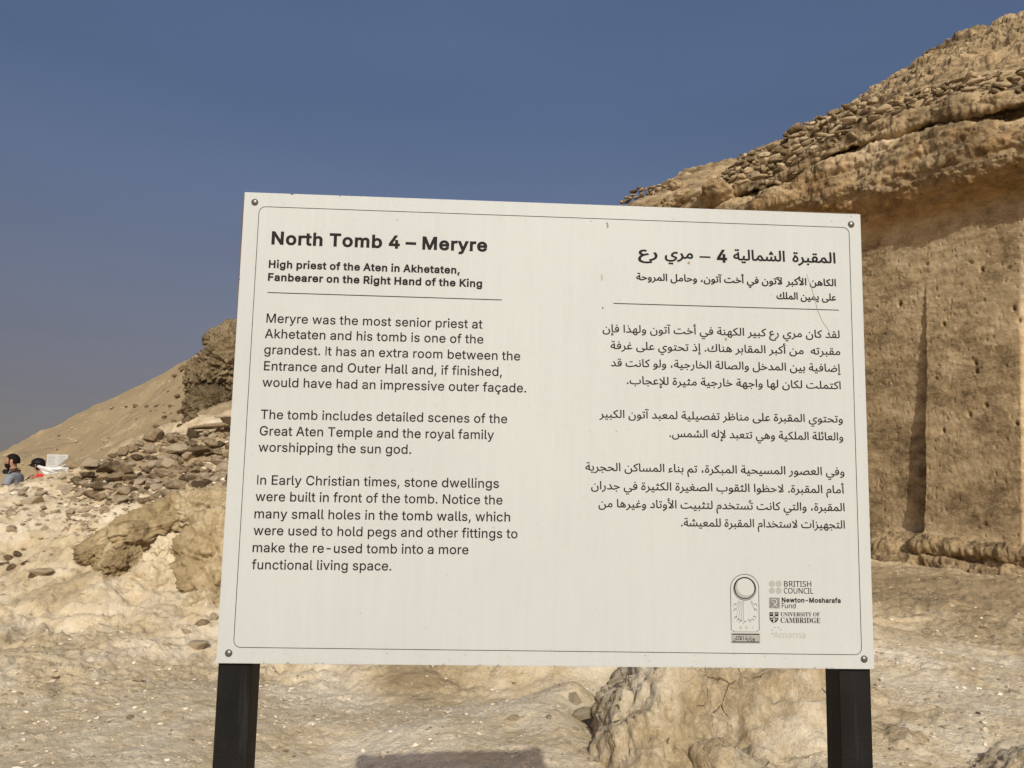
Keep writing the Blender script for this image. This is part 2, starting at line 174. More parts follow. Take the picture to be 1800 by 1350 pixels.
        [119808,437,[273,81,283,46,277,30,259,21,229,18,229,0,443,0,443,18,425,22,411,34,384,87,224,465,206,466,36,47,24,30,9,21,-9,18,-9,0,128,0,128,18,96,21,80,32,75,48,79,71,103,132,253,132],[113,161,177,319,242,161]],
        [119809,443,[188,425,198,432,216,434,248,428,269,412,281,385,285,345,279,301,263,272,234,257,182,252,183,412],[277,208,295,176,301,128,296,81,283,49,259,30,222,24,202,26,190,33,184,46,182,65,182,231,245,225],[396,351,385,396,352,429,297,449,220,455,15,455,15,439,51,433,62,425,69,412,75,369,75,82,72,51,62,32,45,22,16,17,16,0,238,0,314,9,371,35,397,61,413,93,418,132,404,185,360,223,287,247,348,268,384,302]],
        [119810,468,[278,24,219,36,177,74,152,138,144,226,151,321,174,389,212,430,265,443,313,434,356,407,392,364,420,308,437,308,437,465,419,465,408,443,388,435,309,459,259,465,195,458,139,435,92,399,56,351,34,294,26,228,34,162,56,104,91,56,137,20,193,-3,257,-11,332,0,395,33,447,89,428,106,395,71,358,45,318,29]],
        [119811,495,[223,433,279,420,319,382,343,318,351,229,343,139,319,75,295,47,262,30,222,24,202,27,190,34,184,48,182,72,182,385,184,409,190,423,202,431],[468,228,461,295,440,351,405,396,357,429,296,449,222,455,15,455,15,439,43,435,61,426,71,407,74,374,74,75,71,46,63,30,47,21,20,17,20,0,228,0,333,14,408,57,453,128]],
        [119812,442,[192,35,185,47,183,67,183,222,216,220,241,213,259,201,273,181,282,154,287,118,304,118,304,345,288,345,277,300,259,269,232,252,183,246,183,388,186,417,191,424,200,428,232,430,295,424,340,406,369,373,383,320,399,320,399,455,16,455,16,439,44,435,62,425,72,405,75,369,75,78,72,48,62,30,44,20,14,17,14,0,402,0,430,143,411,143,393,105,371,75,345,53,313,39,276,30,206,29]],
        [119813,404,[188,43,183,59,182,224,229,218,257,200,274,168,285,118,302,118,302,347,284,347,274,301,256,270,229,253,182,247,182,398,186,421,191,427,230,431,275,428,310,420,336,406,355,385,369,357,377,320,394,320,394,455,14,455,14,439,43,433,61,423,71,405,75,375,75,84,72,53,62,34,45,23,15,17,15,0,257,0,257,17,229,19,210,24,196,31]],
        [119814,507,[154,135,146,228,153,322,176,389,214,430,267,443,299,439,329,426,357,406,382,379,403,346,420,308,437,308,437,465,419,465,406,443,398,438,388,436,311,459,257,465,195,458,139,435,93,399,57,352,35,295,28,229,35,161,57,103,93,55,141,19,200,-3,268,-10,357,0,446,29,446,128,449,155,457,171,473,179,500,182,500,198,275,198,275,182,309,179,329,170,339,154,343,128,343,71,339,45,328,27,308,16,275,13,238,19,206,37,180,67]],
        [119816,261,[183,77,183,387,186,412,196,427,214,435,244,439,244,455,13,455,13,439,45,435,63,427,72,412,75,387,75,75,72,49,61,32,42,23,13,17,13,0,246,0,246,17,206,26,194,34,187,44]],
        [119820,634,[105,80,105,389,270,0,288,0,455,399,455,83,450,44,443,32,433,25,396,17,396,0,617,0,617,17,582,23,571,31,565,43,561,61,560,378,563,405,573,423,590,433,617,439,617,455,449,455,317,142,185,455,15,455,15,439,53,432,64,426,71,416,75,382,75,79,72,50,61,32,43,22,14,17,14,0,169,0,169,17,139,20,120,30,109,48]],
        [119821,494,[433,425,450,434,480,439,480,455,331,455,331,439,369,431,379,425,386,414,390,399,391,169,156,455,18,455,18,439,36,433,76,388,75,57,71,41,65,30,54,23,18,17,18,0,167,0,167,17,136,21,119,31,110,49,107,79,107,350,403,-11,422,-11,422,377,425,407]],
        [119822,525,[260,443,294,437,324,419,348,389,371,321,379,228,372,133,351,66,315,26,265,12,230,18,201,37,177,67,153,135,145,228,152,322,174,389,210,430],[357,448,313,462,265,466,216,462,170,448,130,426,95,397,66,362,45,321,32,276,28,228,32,179,45,134,66,93,94,58,129,29,169,7,213,-6,261,-11,310,-6,355,7,395,29,430,58,459,93,481,134,494,179,498,228,494,277,481,323,459,364,431,399,397,427]],
        [119825,473,[194,32,185,50,182,81,182,212,201,212,338,0,480,0,480,17,463,19,452,26,432,50,315,224,372,248,406,285,417,334,412,372,395,403,367,426,305,448,217,455,16,455,16,439,44,434,62,424,71,406,75,379,75,81,72,50,62,32,45,22,15,17,15,0,242,0,242,17,212,22],[304,336,298,290,280,258,249,240,203,234,182,234,182,385,184,409,190,422,202,429,224,431,268,421,295,389]],
        [119826,390,[140,426,163,440,194,445,222,441,248,429,272,410,293,385,310,354,322,319,339,319,339,466,320,466,313,450,300,445,229,461,185,466,148,462,115,449,88,429,67,403,54,370,50,332,56,289,77,253,112,221,163,191,225,160,255,140,273,117,279,89,273,60,257,36,231,20,197,15,149,24,111,50,83,94,62,158,43,158,43,-11,61,-11,69,7,75,11,85,12,158,-8,192,-10,240,-6,281,8,314,29,339,58,354,93,359,133,357,162,350,188,337,211,317,233,290,253,159,319,137,336,124,356,120,380,125,406]],
        [119827,423,[357,404,381,368,394,317,410,317,410,455,11,455,11,318,29,318,41,367,65,403,102,426,156,433,156,81,152,50,142,31,123,21,92,17,92,0,328,0,328,17,296,21,276,30,267,49,263,81,263,433,319,426]],
        [119828,492,[328,439,360,433,379,423,389,406,392,378,392,159,385,99,363,56,326,31,275,22,232,29,203,51,186,88,181,140,181,379,185,415,192,425,202,432,240,439,240,455,15,455,15,439,43,434,61,424,70,406,73,379,73,155,78,103,91,61,114,29,147,6,192,-8,248,-13,302,-8,346,7,380,32,403,69,418,118,422,181,422,378,425,404,433,421,448,432,474,439,474,455,328,455]],
        [119829,428,[324,437,342,432,351,423,355,409,348,377,259,143,161,378,152,410,156,423,166,432,184,437,211,439,211,455,-14,455,-14,439,8,432,22,420,44,381,212,-13,230,-13,382,383,395,411,408,427,423,436,442,439,442,455,299,455,299,439]],
        [119832,425,[423,434,439,438,439,455,295,455,295,438,326,435,343,424,349,408,345,389,248,226,164,392,156,416,158,425,167,432,195,438,207,438,207,455,-13,455,-13,438,14,429,29,414,161,179,161,81,157,50,148,32,131,22,101,17,101,0,328,0,328,17,298,22,280,32,271,50,268,81,268,203,383,392,409,424]],
        [32,175],
    ],
    'arabic': [
        [46,159,[63,77,48,68,38,53,36,32,38,12,48,-4,63,-13,79,-15,95,-13,110,-4,120,11,123,32,120,54,110,68,95,77,79,79]],
        [1548,195,[136,30,135,40,128,51,112,61,136,117,89,141,68,104,52,70,46,37,48,21,55,8,74,-6,94,-9,112,-7,126,2,134,16]],
        [65152,244,[151,156,177,151,187,208,135,217,106,215,81,205,59,190,42,170,30,144,27,114,32,81,48,53,70,33,1,16,19,-42,182,6,232,26,209,82,140,56,122,62,98,84,90,98,89,125,99,144,120,155]],
        [65153,140,[26,506,8,504,-25,483,-44,461,-11,434,10,452,26,457,45,451,72,438,106,432,131,437,148,445,170,464,146,498,122,486,106,482,82,488,42,505],[36,389,46,-7,108,-7,98,389]],
        [65155,139,[21,550,9,537,2,522,0,503,3,483,15,463,20,459,-1,454,9,408,131,444,118,489,74,475,68,476,52,489,48,496,47,511,57,518,78,518,97,515,103,557,83,563,51,563],[98,389,36,389,46,-7,108,-7]],
        [65159,141,[46,-47,34,-60,27,-75,24,-94,28,-115,40,-134,44,-138,23,-143,34,-189,156,-153,143,-108,99,-122,93,-121,76,-108,70,-92,75,-82,92,-78,122,-82,128,-39,92,-33,76,-34],[98,430,36,430,48,-7,110,-7]],
        [65160,172,[30,-115,47,-138,26,-143,36,-189,158,-153,145,-108,102,-123,95,-121,79,-108,73,-92,78,-82,95,-78,124,-82,131,-39,95,-33,78,-34,48,-47,36,-60,29,-75,27,-94],[132,59,121,65,116,75,110,119,98,430,36,430,48,99,51,66,59,38,74,16,97,1,130,-7,172,-10,186,-8,199,0,207,10,209,23,208,33,202,44,192,51,150,54]],
        [65163,159,[10,409,8,391,11,369,28,347,7,342,17,296,99,318,139,333,126,376,82,362,76,363,60,376,54,392,59,402,76,407,105,401,112,445,76,452,43,445,29,437,17,425],[137,106,132,149,121,198,103,248,42,225,61,173,73,131,78,97,76,79,71,68,63,61,50,56,0,53,-8,-11,48,-6,87,7,116,29,132,62]],
        [65165,141,[110,-7,98,430,36,430,48,-7]],
        [65166,172,[192,51,150,54,132,59,121,65,116,75,110,119,98,430,36,430,48,99,51,66,59,38,74,16,97,1,130,-7,172,-10,186,-8,199,0,207,10,209,23,208,33,202,44]],
        [65167,588,[14,76,25,48,43,27,69,9,100,-4,137,-13,182,-18,318,-18,390,-12,448,-3,493,11,526,29,549,53,562,82,566,117,561,157,550,200,532,248,474,227,497,157,503,131,505,107,501,92,491,78,474,67,446,58,411,51,366,47,247,43,185,45,139,52,107,62,87,77,77,96,73,122,75,143,87,195,29,209,13,139,11,108],[251,-96,255,-110,262,-121,274,-130,288,-132,302,-130,314,-121,322,-110,324,-96,322,-82,314,-70,302,-63,288,-59,274,-63,262,-70,255,-82]],
        [65169,159,[77,-50,63,-48,49,-50,37,-58,29,-70,27,-84,29,-98,37,-110,49,-118,63,-120,77,-118,89,-110,97,-98,99,-84,97,-70,89,-58],[61,173,73,131,78,97,76,79,71,68,63,61,50,56,0,53,-8,-11,48,-6,87,7,116,29,132,62,137,106,132,149,121,198,103,248,42,225]],
        [65170,203,[64,-84,66,-98,75,-110,86,-118,101,-120,115,-118,126,-110,135,-98,137,-84,135,-70,126,-58,115,-50,101,-48,86,-50,75,-58,66,-70],[43,57,0,52,-8,-10,41,-8,74,2,102,26,120,6,141,-3,168,-8,203,-10,217,-8,230,0,238,10,240,23,239,33,232,44,223,51,157,58,144,63,138,69,133,88,140,133,148,164,87,176,72,106,61,71,54,63]],
        [65171,240,[116,375,109,387,98,394,84,398,69,394,58,387,49,375,47,361,49,347,58,336,69,327,84,325,98,327,109,336,116,347,120,361],[225,69,229,101,225,137,212,171,194,202,169,232,106,289,66,241,84,226,59,202,31,160,16,124,11,94,14,62,25,37,42,18,65,4,91,-4,120,-7,148,-4,173,4,193,17,208,33],[102,171,123,193,150,166,162,149,168,133,173,104,167,78,160,69,150,61,137,57,120,56,100,59,85,66,76,80,72,98,80,131],[190,336,199,347,201,361,199,375,190,387,179,394,165,398,150,394,139,387,130,375,128,361,130,347,139,336,150,327,165,325,179,327]],
        [65172,288,[220,389,222,403,220,417,212,429,200,436,186,440,172,436,160,429,153,417,149,403,153,389,160,378,172,369,186,367,200,369,212,378],[186,34,205,14,228,-1,257,-8,288,-10,303,-8,314,0,322,10,325,23,317,44,308,51,260,57,248,63,240,72,234,88,231,111,222,313,160,313,162,267,114,254,87,240,62,224,41,205,25,182,14,158,11,132,15,107,27,85,47,67,73,54,101,47,133,45,166,47,179,50],[74,131,74,150,88,171,117,191,137,198,164,203,169,110,131,107,100,113,79,124],[119,436,105,440,90,436,79,429,70,417,68,403,70,389,79,378,90,369,105,367,119,369,130,378,139,389,141,403,139,417,130,429]],
        [65173,588,[283,281,274,292,263,301,249,303,234,301,223,292,214,281,212,267,214,253,223,241,234,233,249,231,263,233,274,241,283,253,285,267],[14,76,25,48,43,27,69,9,100,-4,137,-13,182,-18,318,-18,390,-12,448,-3,493,11,526,29,549,53,562,82,566,117,561,157,550,200,532,248,474,227,497,157,503,131,505,107,501,92,491,78,474,67,446,58,411,51,366,47,247,43,185,45,139,52,107,62,87,77,77,96,73,122,75,143,87,195,29,209,13,139,11,108],[294,267,296,253,304,241,316,233,330,231,344,233,356,241,364,253,366,267,364,281,356,292,344,301,330,303,316,301,304,292,296,281]],
        [65174,648,[250,303,235,301,224,292,215,281,213,267,215,253,224,241,235,233,250,231,264,233,275,241,282,253,286,267,282,281,275,292,264,301],[87,77,77,96,73,122,75,143,87,195,29,209,13,139,11,108,14,76,25,48,43,27,69,9,100,-4,137,-13,182,-18,231,-19,326,-14,412,2,451,14,486,29,522,49,533,27,552,9,579,-2,611,-8,648,-10,663,-8,674,0,681,10,685,23,677,44,668,51,605,58,590,63,583,69,578,81,580,94,588,120,542,148,509,116,476,94,439,77,362,54,322,48,247,43,185,45,139,52,107,62],[356,241,365,253,367,267,365,281,356,292,345,301,331,303,316,301,305,292,296,281,294,267,296,253,305,241,316,233,331,231,345,233]],
        [65175,177,[34,296,48,294,62,296,73,304,82,316,84,330,82,344,73,355,62,364,48,366,34,364,22,355,15,344,11,330,15,316,22,304],[141,53,147,78,149,106,144,149,132,198,115,248,54,225,85,130,90,97,88,78,82,66,74,59,59,55,0,53,-8,-10,66,-4,92,5,112,16,129,33],[163,344,155,355,143,364,129,366,115,364,103,355,95,344,93,330,95,316,103,304,115,296,129,294,143,296,155,304,163,316,165,330]],
        [65176,221,[77,222,91,224,103,232,111,244,113,258,111,272,103,284,91,292,77,294,63,292,51,284,44,272,40,258,44,244,51,232,63,224],[192,272,184,284,172,292,158,294,144,292,132,284,124,272,122,258,124,244,132,232,144,224,158,222,172,224,184,232,192,244,194,258],[48,-8,84,1,99,10,111,22,109,29,116,17,127,6,163,-6,221,-10,236,-8,247,0,255,10,258,23,250,44,241,51,175,56,152,63,146,72,147,108,160,164,99,176,78,86,71,71,63,63,50,57,0,52,-8,-10]],
        [65179,177,[34,296,49,294,63,296,74,304,83,316,85,330,83,344,74,355,63,364,49,366,34,364,23,355,14,344,12,330,14,316,23,304],[95,316,103,304,115,296,129,294,143,296,155,304,163,316,165,330,163,344,155,355,143,364,129,366,115,364,103,355,95,344,93,330],[141,53,147,78,149,106,144,149,132,198,115,248,54,225,85,130,90,97,88,78,82,66,74,59,59,55,0,53,-8,-10,66,-4,92,5,112,16,129,33],[123,409,114,421,103,429,89,431,74,429,63,421,54,409,52,395,54,381,63,369,74,361,89,359,103,361,114,369,123,381,125,395]],
        [65180,221,[103,232,112,244,114,258,112,272,103,284,92,292,78,294,63,292,52,284,43,272,41,258,43,244,52,232,63,224,78,222,92,224],[163,-6,221,-10,236,-8,247,0,255,10,258,23,250,44,241,51,175,56,152,63,146,72,147,108,160,164,99,176,78,86,71,71,63,63,50,57,0,52,-8,-10,48,-8,84,1,99,10,111,22,109,29,116,17,127,6],[152,309,154,323,152,337,143,349,132,356,118,360,103,356,92,349,83,337,81,323,83,309,92,298,103,289,118,287,132,289,143,298],[132,284,124,272,122,258,124,244,132,232,144,224,158,222,172,224,184,232,192,244,194,258,192,272,184,284,172,292,158,294,144,292]],
        [65183,349,[151,-47,139,-55,131,-67,129,-81,131,-95,139,-107,151,-115,165,-117,179,-115,191,-107,199,-95,201,-81,199,-67,191,-55,179,-47,165,-45],[39,146,98,153,147,147,190,133,216,115,176,92,122,71,65,57,-1,53,-8,-10,44,-8,83,-3,146,15,281,80,302,85,333,88,327,143,293,145,276,150,202,189,156,208,129,214,98,216,67,213,28,204]],
        [65184,378,[300,85,333,88,327,143,293,145,276,150,202,189,156,208,129,214,98,216,67,213,28,204,39,146,98,153,147,147,190,133,216,115,176,92,122,71,65,57,-1,53,-8,-10,44,-8,83,-3,146,15,248,65,261,34,274,18,292,6,331,-7,378,-10,392,-8,404,0,412,10,414,23,413,33,407,44,397,51,336,57,321,63,308,73],[180,-107,189,-95,191,-81,189,-67,180,-55,169,-47,155,-45,140,-47,129,-55,120,-67,118,-81,120,-95,129,-107,140,-115,155,-117,169,-115]],
        [65187,349,[146,15,281,80,302,85,333,88,327,143,293,145,276,150,202,189,156,208,129,214,98,216,67,213,28,204,39,146,98,153,147,147,190,133,216,115,176,92,122,71,65,57,-1,53,-8,-10,44,-8,83,-3]],
        [65188,378,[147,147,190,133,216,115,176,92,122,71,65,57,-1,53,-8,-10,44,-8,83,-3,146,15,248,65,261,34,274,18,292,6,331,-7,378,-10,392,-8,404,0,412,10,414,23,413,33,407,44,397,51,336,57,321,63,308,73,300,85,333,88,327,143,293,145,276,150,202,189,156,208,129,214,98,216,67,213,28,204,39,146,98,153]],
        [65191,349,[124,273,133,285,135,299,133,313,124,325,113,333,99,335,85,333,73,325,66,313,62,299,66,285,73,273,85,265,99,263,113,265],[39,146,98,153,147,147,190,133,216,115,176,92,122,71,65,57,-1,53,-8,-10,44,-8,83,-3,146,15,281,80,302,85,333,88,327,143,293,145,276,150,202,189,156,208,129,214,98,216,67,213,28,204]],
        [65192,378,[300,85,333,88,327,143,293,145,276,150,202,189,156,208,129,214,98,216,67,213,28,204,39,146,98,153,147,147,190,133,216,115,176,92,122,71,65,57,-1,53,-8,-10,44,-8,83,-3,146,15,248,65,261,34,274,18,292,6,331,-7,378,-10,392,-8,404,0,412,10,414,23,413,33,407,44,397,51,336,57,321,63,308,73],[119,273,127,285,129,299,127,313,119,325,107,333,93,335,79,333,67,325,60,313,56,299,60,285,67,273,79,265,93,263,107,265]],
        [65193,282,[206,241,173,288,120,253,175,170,196,123,201,96,199,84,194,73,186,65,173,59,153,54,102,54,80,60,41,77,12,24,47,3,85,-7,127,-11,172,-7,208,5,233,22,250,43,260,68,263,93,261,115,255,140,227,203]],
        [65194,315,[206,5,230,22,236,30,256,8,274,-3,315,-10,329,-8,342,0,350,10,352,23,351,33,344,44,335,51,302,56,293,60,274,83,247,157,218,215,173,288,120,253,179,159,195,122,201,96,199,84,194,73,186,65,173,59,153,54,102,54,80,60,41,77,12,24,47,3,85,-7,127,-11,172,-7]],
        [65195,282,[128,325,142,327,153,336,162,347,164,361,162,375,153,387,142,394,128,398,114,394,102,387,95,375,91,361,95,347,102,336,114,327],[47,3,85,-7,127,-11,172,-7,208,5,233,22,250,43,260,68,263,93,261,115,255,140,227,203,206,241,173,288,120,253,175,170,196,123,201,96,199,84,194,73,186,65,173,59,153,54,102,54,80,60,41,77,12,24]],
        [65196,315,[131,325,145,327,156,336,165,347,167,361,165,375,156,387,145,394,131,398,117,394,105,387,98,375,94,361,98,347,105,336,117,327],[195,122,201,96,199,84,194,73,186,65,173,59,153,54,102,54,80,60,41,77,12,24,47,3,85,-7,127,-11,172,-7,206,5,230,22,236,30,256,8,274,-3,315,-10,329,-8,342,0,350,10,352,23,351,33,344,44,335,51,302,56,293,60,274,83,247,157,218,215,173,288,120,253,179,159]],
        [65197,218,[185,68,183,97,176,130,162,166,139,210,84,182,112,127,123,93,127,63,124,38,116,12,99,-15,73,-40,35,-64,-24,-87,-2,-145,47,-127,95,-100,119,-80,139,-58,158,-33,173,-2,182,31]],
        [65198,235,[118,-81,143,-54,164,-23,177,9,189,0,209,-8,235,-10,250,-8,261,0,269,10,271,23,270,33,264,44,254,51,222,55,208,61,198,72,162,163,139,210,84,182,115,119,124,91,127,63,120,24,111,3,98,-17,78,-36,53,-54,22,-71,-24,-88,-2,-147,31,-135,59,-122,89,-104]],
        [65199,218,[79,324,70,312,68,298,70,284,79,273,90,264,105,262,119,264,130,273,139,284,141,298,139,312,130,324,119,333,105,335,90,333],[47,-127,95,-100,119,-80,139,-58,158,-33,173,-2,182,31,185,68,183,97,176,130,162,166,139,210,84,182,112,127,123,93,127,63,124,38,116,12,99,-15,73,-40,35,-64,-24,-87,-2,-145]],
        [65200,235,[164,-23,177,9,189,0,209,-8,235,-10,250,-8,261,0,269,10,271,23,270,33,264,44,254,51,222,55,208,61,198,72,162,163,139,210,84,182,115,119,124,91,127,63,120,24,111,3,98,-17,78,-36,53,-54,22,-71,-24,-88,-2,-147,31,-135,59,-122,89,-104,118,-81,143,-54],[60,298,62,284,71,273,82,264,97,262,111,264,122,273,131,284,133,298,131,312,122,324,111,333,97,335,82,333,71,324,62,312]],
        [65202,752,[779,0,787,10,789,23,781,44,772,51,737,54,722,59,711,67,702,80,695,100,681,212,623,208,631,125,628,76,620,63,606,56,582,53,549,57,538,65,535,78,547,165,488,175,475,101,469,81,456,60,449,56,430,53,405,56,388,68,375,97,354,177,292,160,317,64,321,15,314,-19,306,-35,293,-50,275,-63,253,-73,223,-80,187,-82,157,-79,129,-72,106,-60,89,-43,77,-22,73,4,75,27,94,92,39,113,22,67,13,31,11,-1,14,-33,25,-61,42,-87,64,-107,90,-123,120,-135,152,-142,186,-145,237,-141,280,-131,313,-113,339,-91,359,-65,372,-36,381,2,393,-5,427,-10,469,-4,486,5,502,19,515,6,531,-3,552,-8,577,-10,619,-4,639,5,655,18,667,35,669,28,685,13,703,1,725,-8,752,-10,766,-8]],
        [65203,465,[215,-6,234,2,254,19,268,6,285,-3,307,-8,333,-10,357,-8,378,-3,397,6,413,19,425,35,435,56,440,79,442,106,437,149,426,198,408,248,347,225,373,151,383,97,381,81,377,69,371,62,362,57,334,53,301,57,290,64,287,78,298,165,239,175,226,101,214,67,199,56,172,53,149,55,135,60,129,67,127,78,134,126,142,156,83,172,65,99,51,66,44,59,35,55,0,53,-8,-11,49,-5,69,3,87,16,94,24,99,15,113,3,131,-5,165,-10]],
        [65204,504,[533,44,524,51,489,54,474,59,462,67,453,80,441,127,432,212,375,208,383,96,380,76,372,63,357,56,334,53,301,57,290,64,287,78,298,165,239,175,226,101,214,67,199,56,172,53,143,56,130,64,127,77,131,114,141,156,83,172,65,99,51,66,44,59,35,55,0,53,-8,-11,49,-5,69,3,87,16,94,24,99,15,113,3,131,-5,165,-10,215,-6,234,2,254,19,267,6,283,-3,304,-8,328,-10,371,-4,390,5,407,18,419,34,436,13,465,-3,484,-9,504,-10,519,-8,530,0,538,10,540,23,539,33]],
        [65208,504,[328,-10,371,-4,390,5,407,18,419,34,436,13,465,-3,484,-9,504,-10,519,-8,530,0,538,10,540,23,539,33,533,44,524,51,489,54,474,59,462,67,453,80,441,127,432,212,375,208,383,96,380,76,372,63,357,56,334,53,301,57,290,64,287,78,298,165,239,175,226,101,214,67,199,56,172,53,143,56,130,64,127,77,131,114,141,156,83,172,65,99,51,66,44,59,35,55,0,53,-8,-11,49,-5,69,3,87,16,94,24,99,15,113,3,131,-5,165,-10,215,-6,234,2,254,19,267,6,283,-3,304,-8],[261,301,259,287,261,273,270,261,281,253,296,251,310,253,321,261,330,273,332,287,330,301,321,313,310,320,296,324,281,320,270,313],[219,352,221,338,229,327,241,318,255,316,270,318,281,327,288,338,292,352,288,366,281,378,270,387,255,389,241,387,229,378,221,366],[201,320,189,313,181,301,179,287,181,273,189,261,201,253,215,251,229,253,241,261,249,273,251,287,249,301,241,313,229,320,215,324]],
        [65212,563,[456,114,453,98,446,85,434,74,416,63,367,50,298,45,234,47,250,68,295,113,320,133,347,149,374,159,400,163,418,161,432,155,450,137],[512,148,502,174,485,195,463,211,436,222,404,226,366,222,330,208,294,188,230,134,203,102,167,53,142,63,131,78,129,90,135,125,144,157,86,171,70,109,56,75,47,64,24,54,0,53,-8,-11,40,-7,61,0,79,10,96,27,94,34,104,19,119,7,140,-2,198,-14,287,-18,363,-13,421,0,450,16,474,5,523,-7,563,-10,577,-8,589,0,597,10,599,23,598,33,592,44,582,51,528,55,500,62,510,83,516,119]],
        [65215,535,[360,283,372,275,386,273,401,275,412,283,419,295,423,309,419,323,412,335,401,343,386,345,372,343,360,335,352,323,350,309,352,295],[512,148,502,174,485,195,463,211,436,222,404,226,366,222,330,208,294,188,230,134,203,102,167,53,142,63,131,78,129,90,135,125,144,157,86,171,70,109,56,75,47,64,24,54,0,53,-8,-11,40,-7,61,0,79,10,96,27,94,34,104,19,119,7,140,-2,198,-14,287,-18,363,-13,421,0,465,22,494,50,510,83,516,119],[432,155,450,137,456,114,453,98,446,85,434,74,416,63,367,50,298,45,234,47,250,68,295,113,320,133,347,149,374,159,400,163,418,161]],
        [65223,401,[104,53,116,68,161,113,186,133,213,149,240,159,266,163,284,161,298,156,316,138,322,118,319,103,312,91,298,80,278,70,218,57],[287,11,331,32,360,59,377,89,382,119,378,148,368,174,351,195,329,211,302,222,270,226,232,222,196,208,160,188,109,145,99,430,37,430,48,74,33,53,0,53,-8,-10,155,-8,229,-2],[206,295,215,283,226,275,241,273,255,275,266,283,275,295,277,309,275,323,266,335,255,343,241,345,226,343,215,335,206,323,204,309]],
        [65224,421,[266,335,255,343,241,345,226,343,215,335,206,323,204,309,206,295,215,283,226,275,241,273,255,275,266,283,275,295,277,309,275,323],[266,163,284,161,298,156,316,138,322,118,319,103,312,91,298,80,278,70,218,57,104,53,116,68,161,113,186,133,213,149,240,159],[33,53,0,53,-8,-10,155,-8,229,-2,287,11,304,19,333,5,381,-7,421,-10,436,-8,447,0,454,10,458,23,450,44,441,51,387,55,362,61,377,89,382,119,378,148,368,174,351,195,329,211,302,222,270,226,232,222,196,208,160,188,109,145,99,430,37,430,48,74]],
        [65225,300,[19,220,15,184,18,159,27,136,41,115,59,97,76,84,38,44,17,8,3,-33,-1,-75,4,-120,19,-156,41,-184,69,-207,101,-223,135,-233,170,-239,203,-241,255,-236,306,-225,351,-208,331,-153,296,-165,266,-172,203,-178,165,-175,127,-164,94,-145,81,-131,70,-113,64,-93,62,-68,65,-37,75,-8,92,18,115,41,145,60,178,78,215,90,264,102,247,161,191,148,142,128,133,130,106,143,85,163,79,174,76,187,79,202,85,214,94,225,108,233,124,238,143,240,196,233,210,291,173,300,143,303,111,300,81,289,55,273,33,250]],
        [65227,298,[201,16,289,48,268,105,190,73,170,76,145,85,124,101,107,122,103,134,104,164,110,177,121,189,133,198,149,203,168,205,222,197,235,256,198,265,168,267,133,264,102,252,76,234,56,210,43,181,39,147,42,120,51,97,62,78,77,62,94,53,0,53,-8,-10,58,-8,111,-3,157,5]],
        [65228,309,[29,184,25,171,34,140,42,127,74,102,107,69,72,59,39,54,0,53,-8,-10,44,-8,85,0,123,12,155,27,175,16,207,4,241,-4,309,-10,324,-8,335,0,343,10,345,23,344,33,338,44,329,51,274,55,235,61,215,67,240,93,256,119,266,146,270,174,267,194,259,212,245,227,225,240,199,248,167,251,141,249,115,243,70,223,38,198],[188,118,162,96,110,148,87,167,102,176,131,185,158,189,189,183,204,173,209,160,206,147]],
        [65231,298,[201,16,289,48,268,105,190,73,170,76,145,85,124,101,107,122,103,134,104,164,110,177,121,189,133,198,149,203,168,205,222,197,235,256,198,265,168,267,133,264,102,252,76,234,56,210,43,181,39,147,42,120,51,97,62,78,77,62,94,53,0,53,-8,-10,58,-8,111,-3,157,5],[124,364,120,350,124,336,131,325,143,316,157,314,171,316,183,325,191,336,193,350,191,364,183,376,171,385,157,387,143,385,131,376]],
        [65232,309,[72,59,39,54,0,53,-8,-10,44,-8,85,0,123,12,155,27,175,16,207,4,241,-4,309,-10,324,-8,335,0,343,10,345,23,344,33,338,44,329,51,274,55,235,61,215,67,240,93,256,119,266,146,270,174,267,194,259,212,245,227,225,240,199,248,167,251,141,249,115,243,70,223,38,198,29,184,25,171,34,140,42,127,74,102,107,69],[206,147,188,118,162,96,110,148,87,167,102,176,131,185,158,189,189,183,204,173,209,160],[163,370,149,368,137,359,130,348,126,334,130,320,137,308,149,300,163,298,177,300,188,308,197,320,199,334,197,348,188,359,177,368]],
        [65235,265,[158,413,146,420,132,424,118,420,106,413,98,401,96,387,98,373,106,362,118,353,132,351,146,353,158,362,166,373,168,387,166,401],[49,125,63,109,84,96,109,88,138,85,172,89,165,79,135,62,109,56,0,53,-8,-10,50,-9,99,-5,142,3,176,17,208,41,229,72,242,109,245,151,243,189,235,224,221,256,202,281,176,299,143,304,120,301,99,291,81,277,65,259,44,215,37,168,40,145],[179,199,185,152,143,146,116,151,107,155,102,161,98,181,99,195,110,222,119,233,129,239,139,241,151,238,162,230,172,217]],
        [65236,293,[132,302,146,300,160,302,172,311,180,322,182,336,180,350,172,362,160,371,146,373,132,371,120,362,112,350,110,336,112,322,120,311],[207,236,181,249,152,253,130,251,110,243,91,233,61,201,51,181,43,157,41,133,43,108,52,87,74,54,0,53,-8,-10,69,-7,132,3,150,10,170,4,231,-6,293,-10,307,-8,320,0,328,10,330,23,329,33,322,44,313,51,222,55,234,69,245,89,254,112,256,138,253,166,243,192,227,217],[138,188,150,190,161,188,180,172,188,160,193,135,191,118,183,103,172,90,157,79,143,73,122,89,112,102,106,116,105,146,118,173,128,182]],
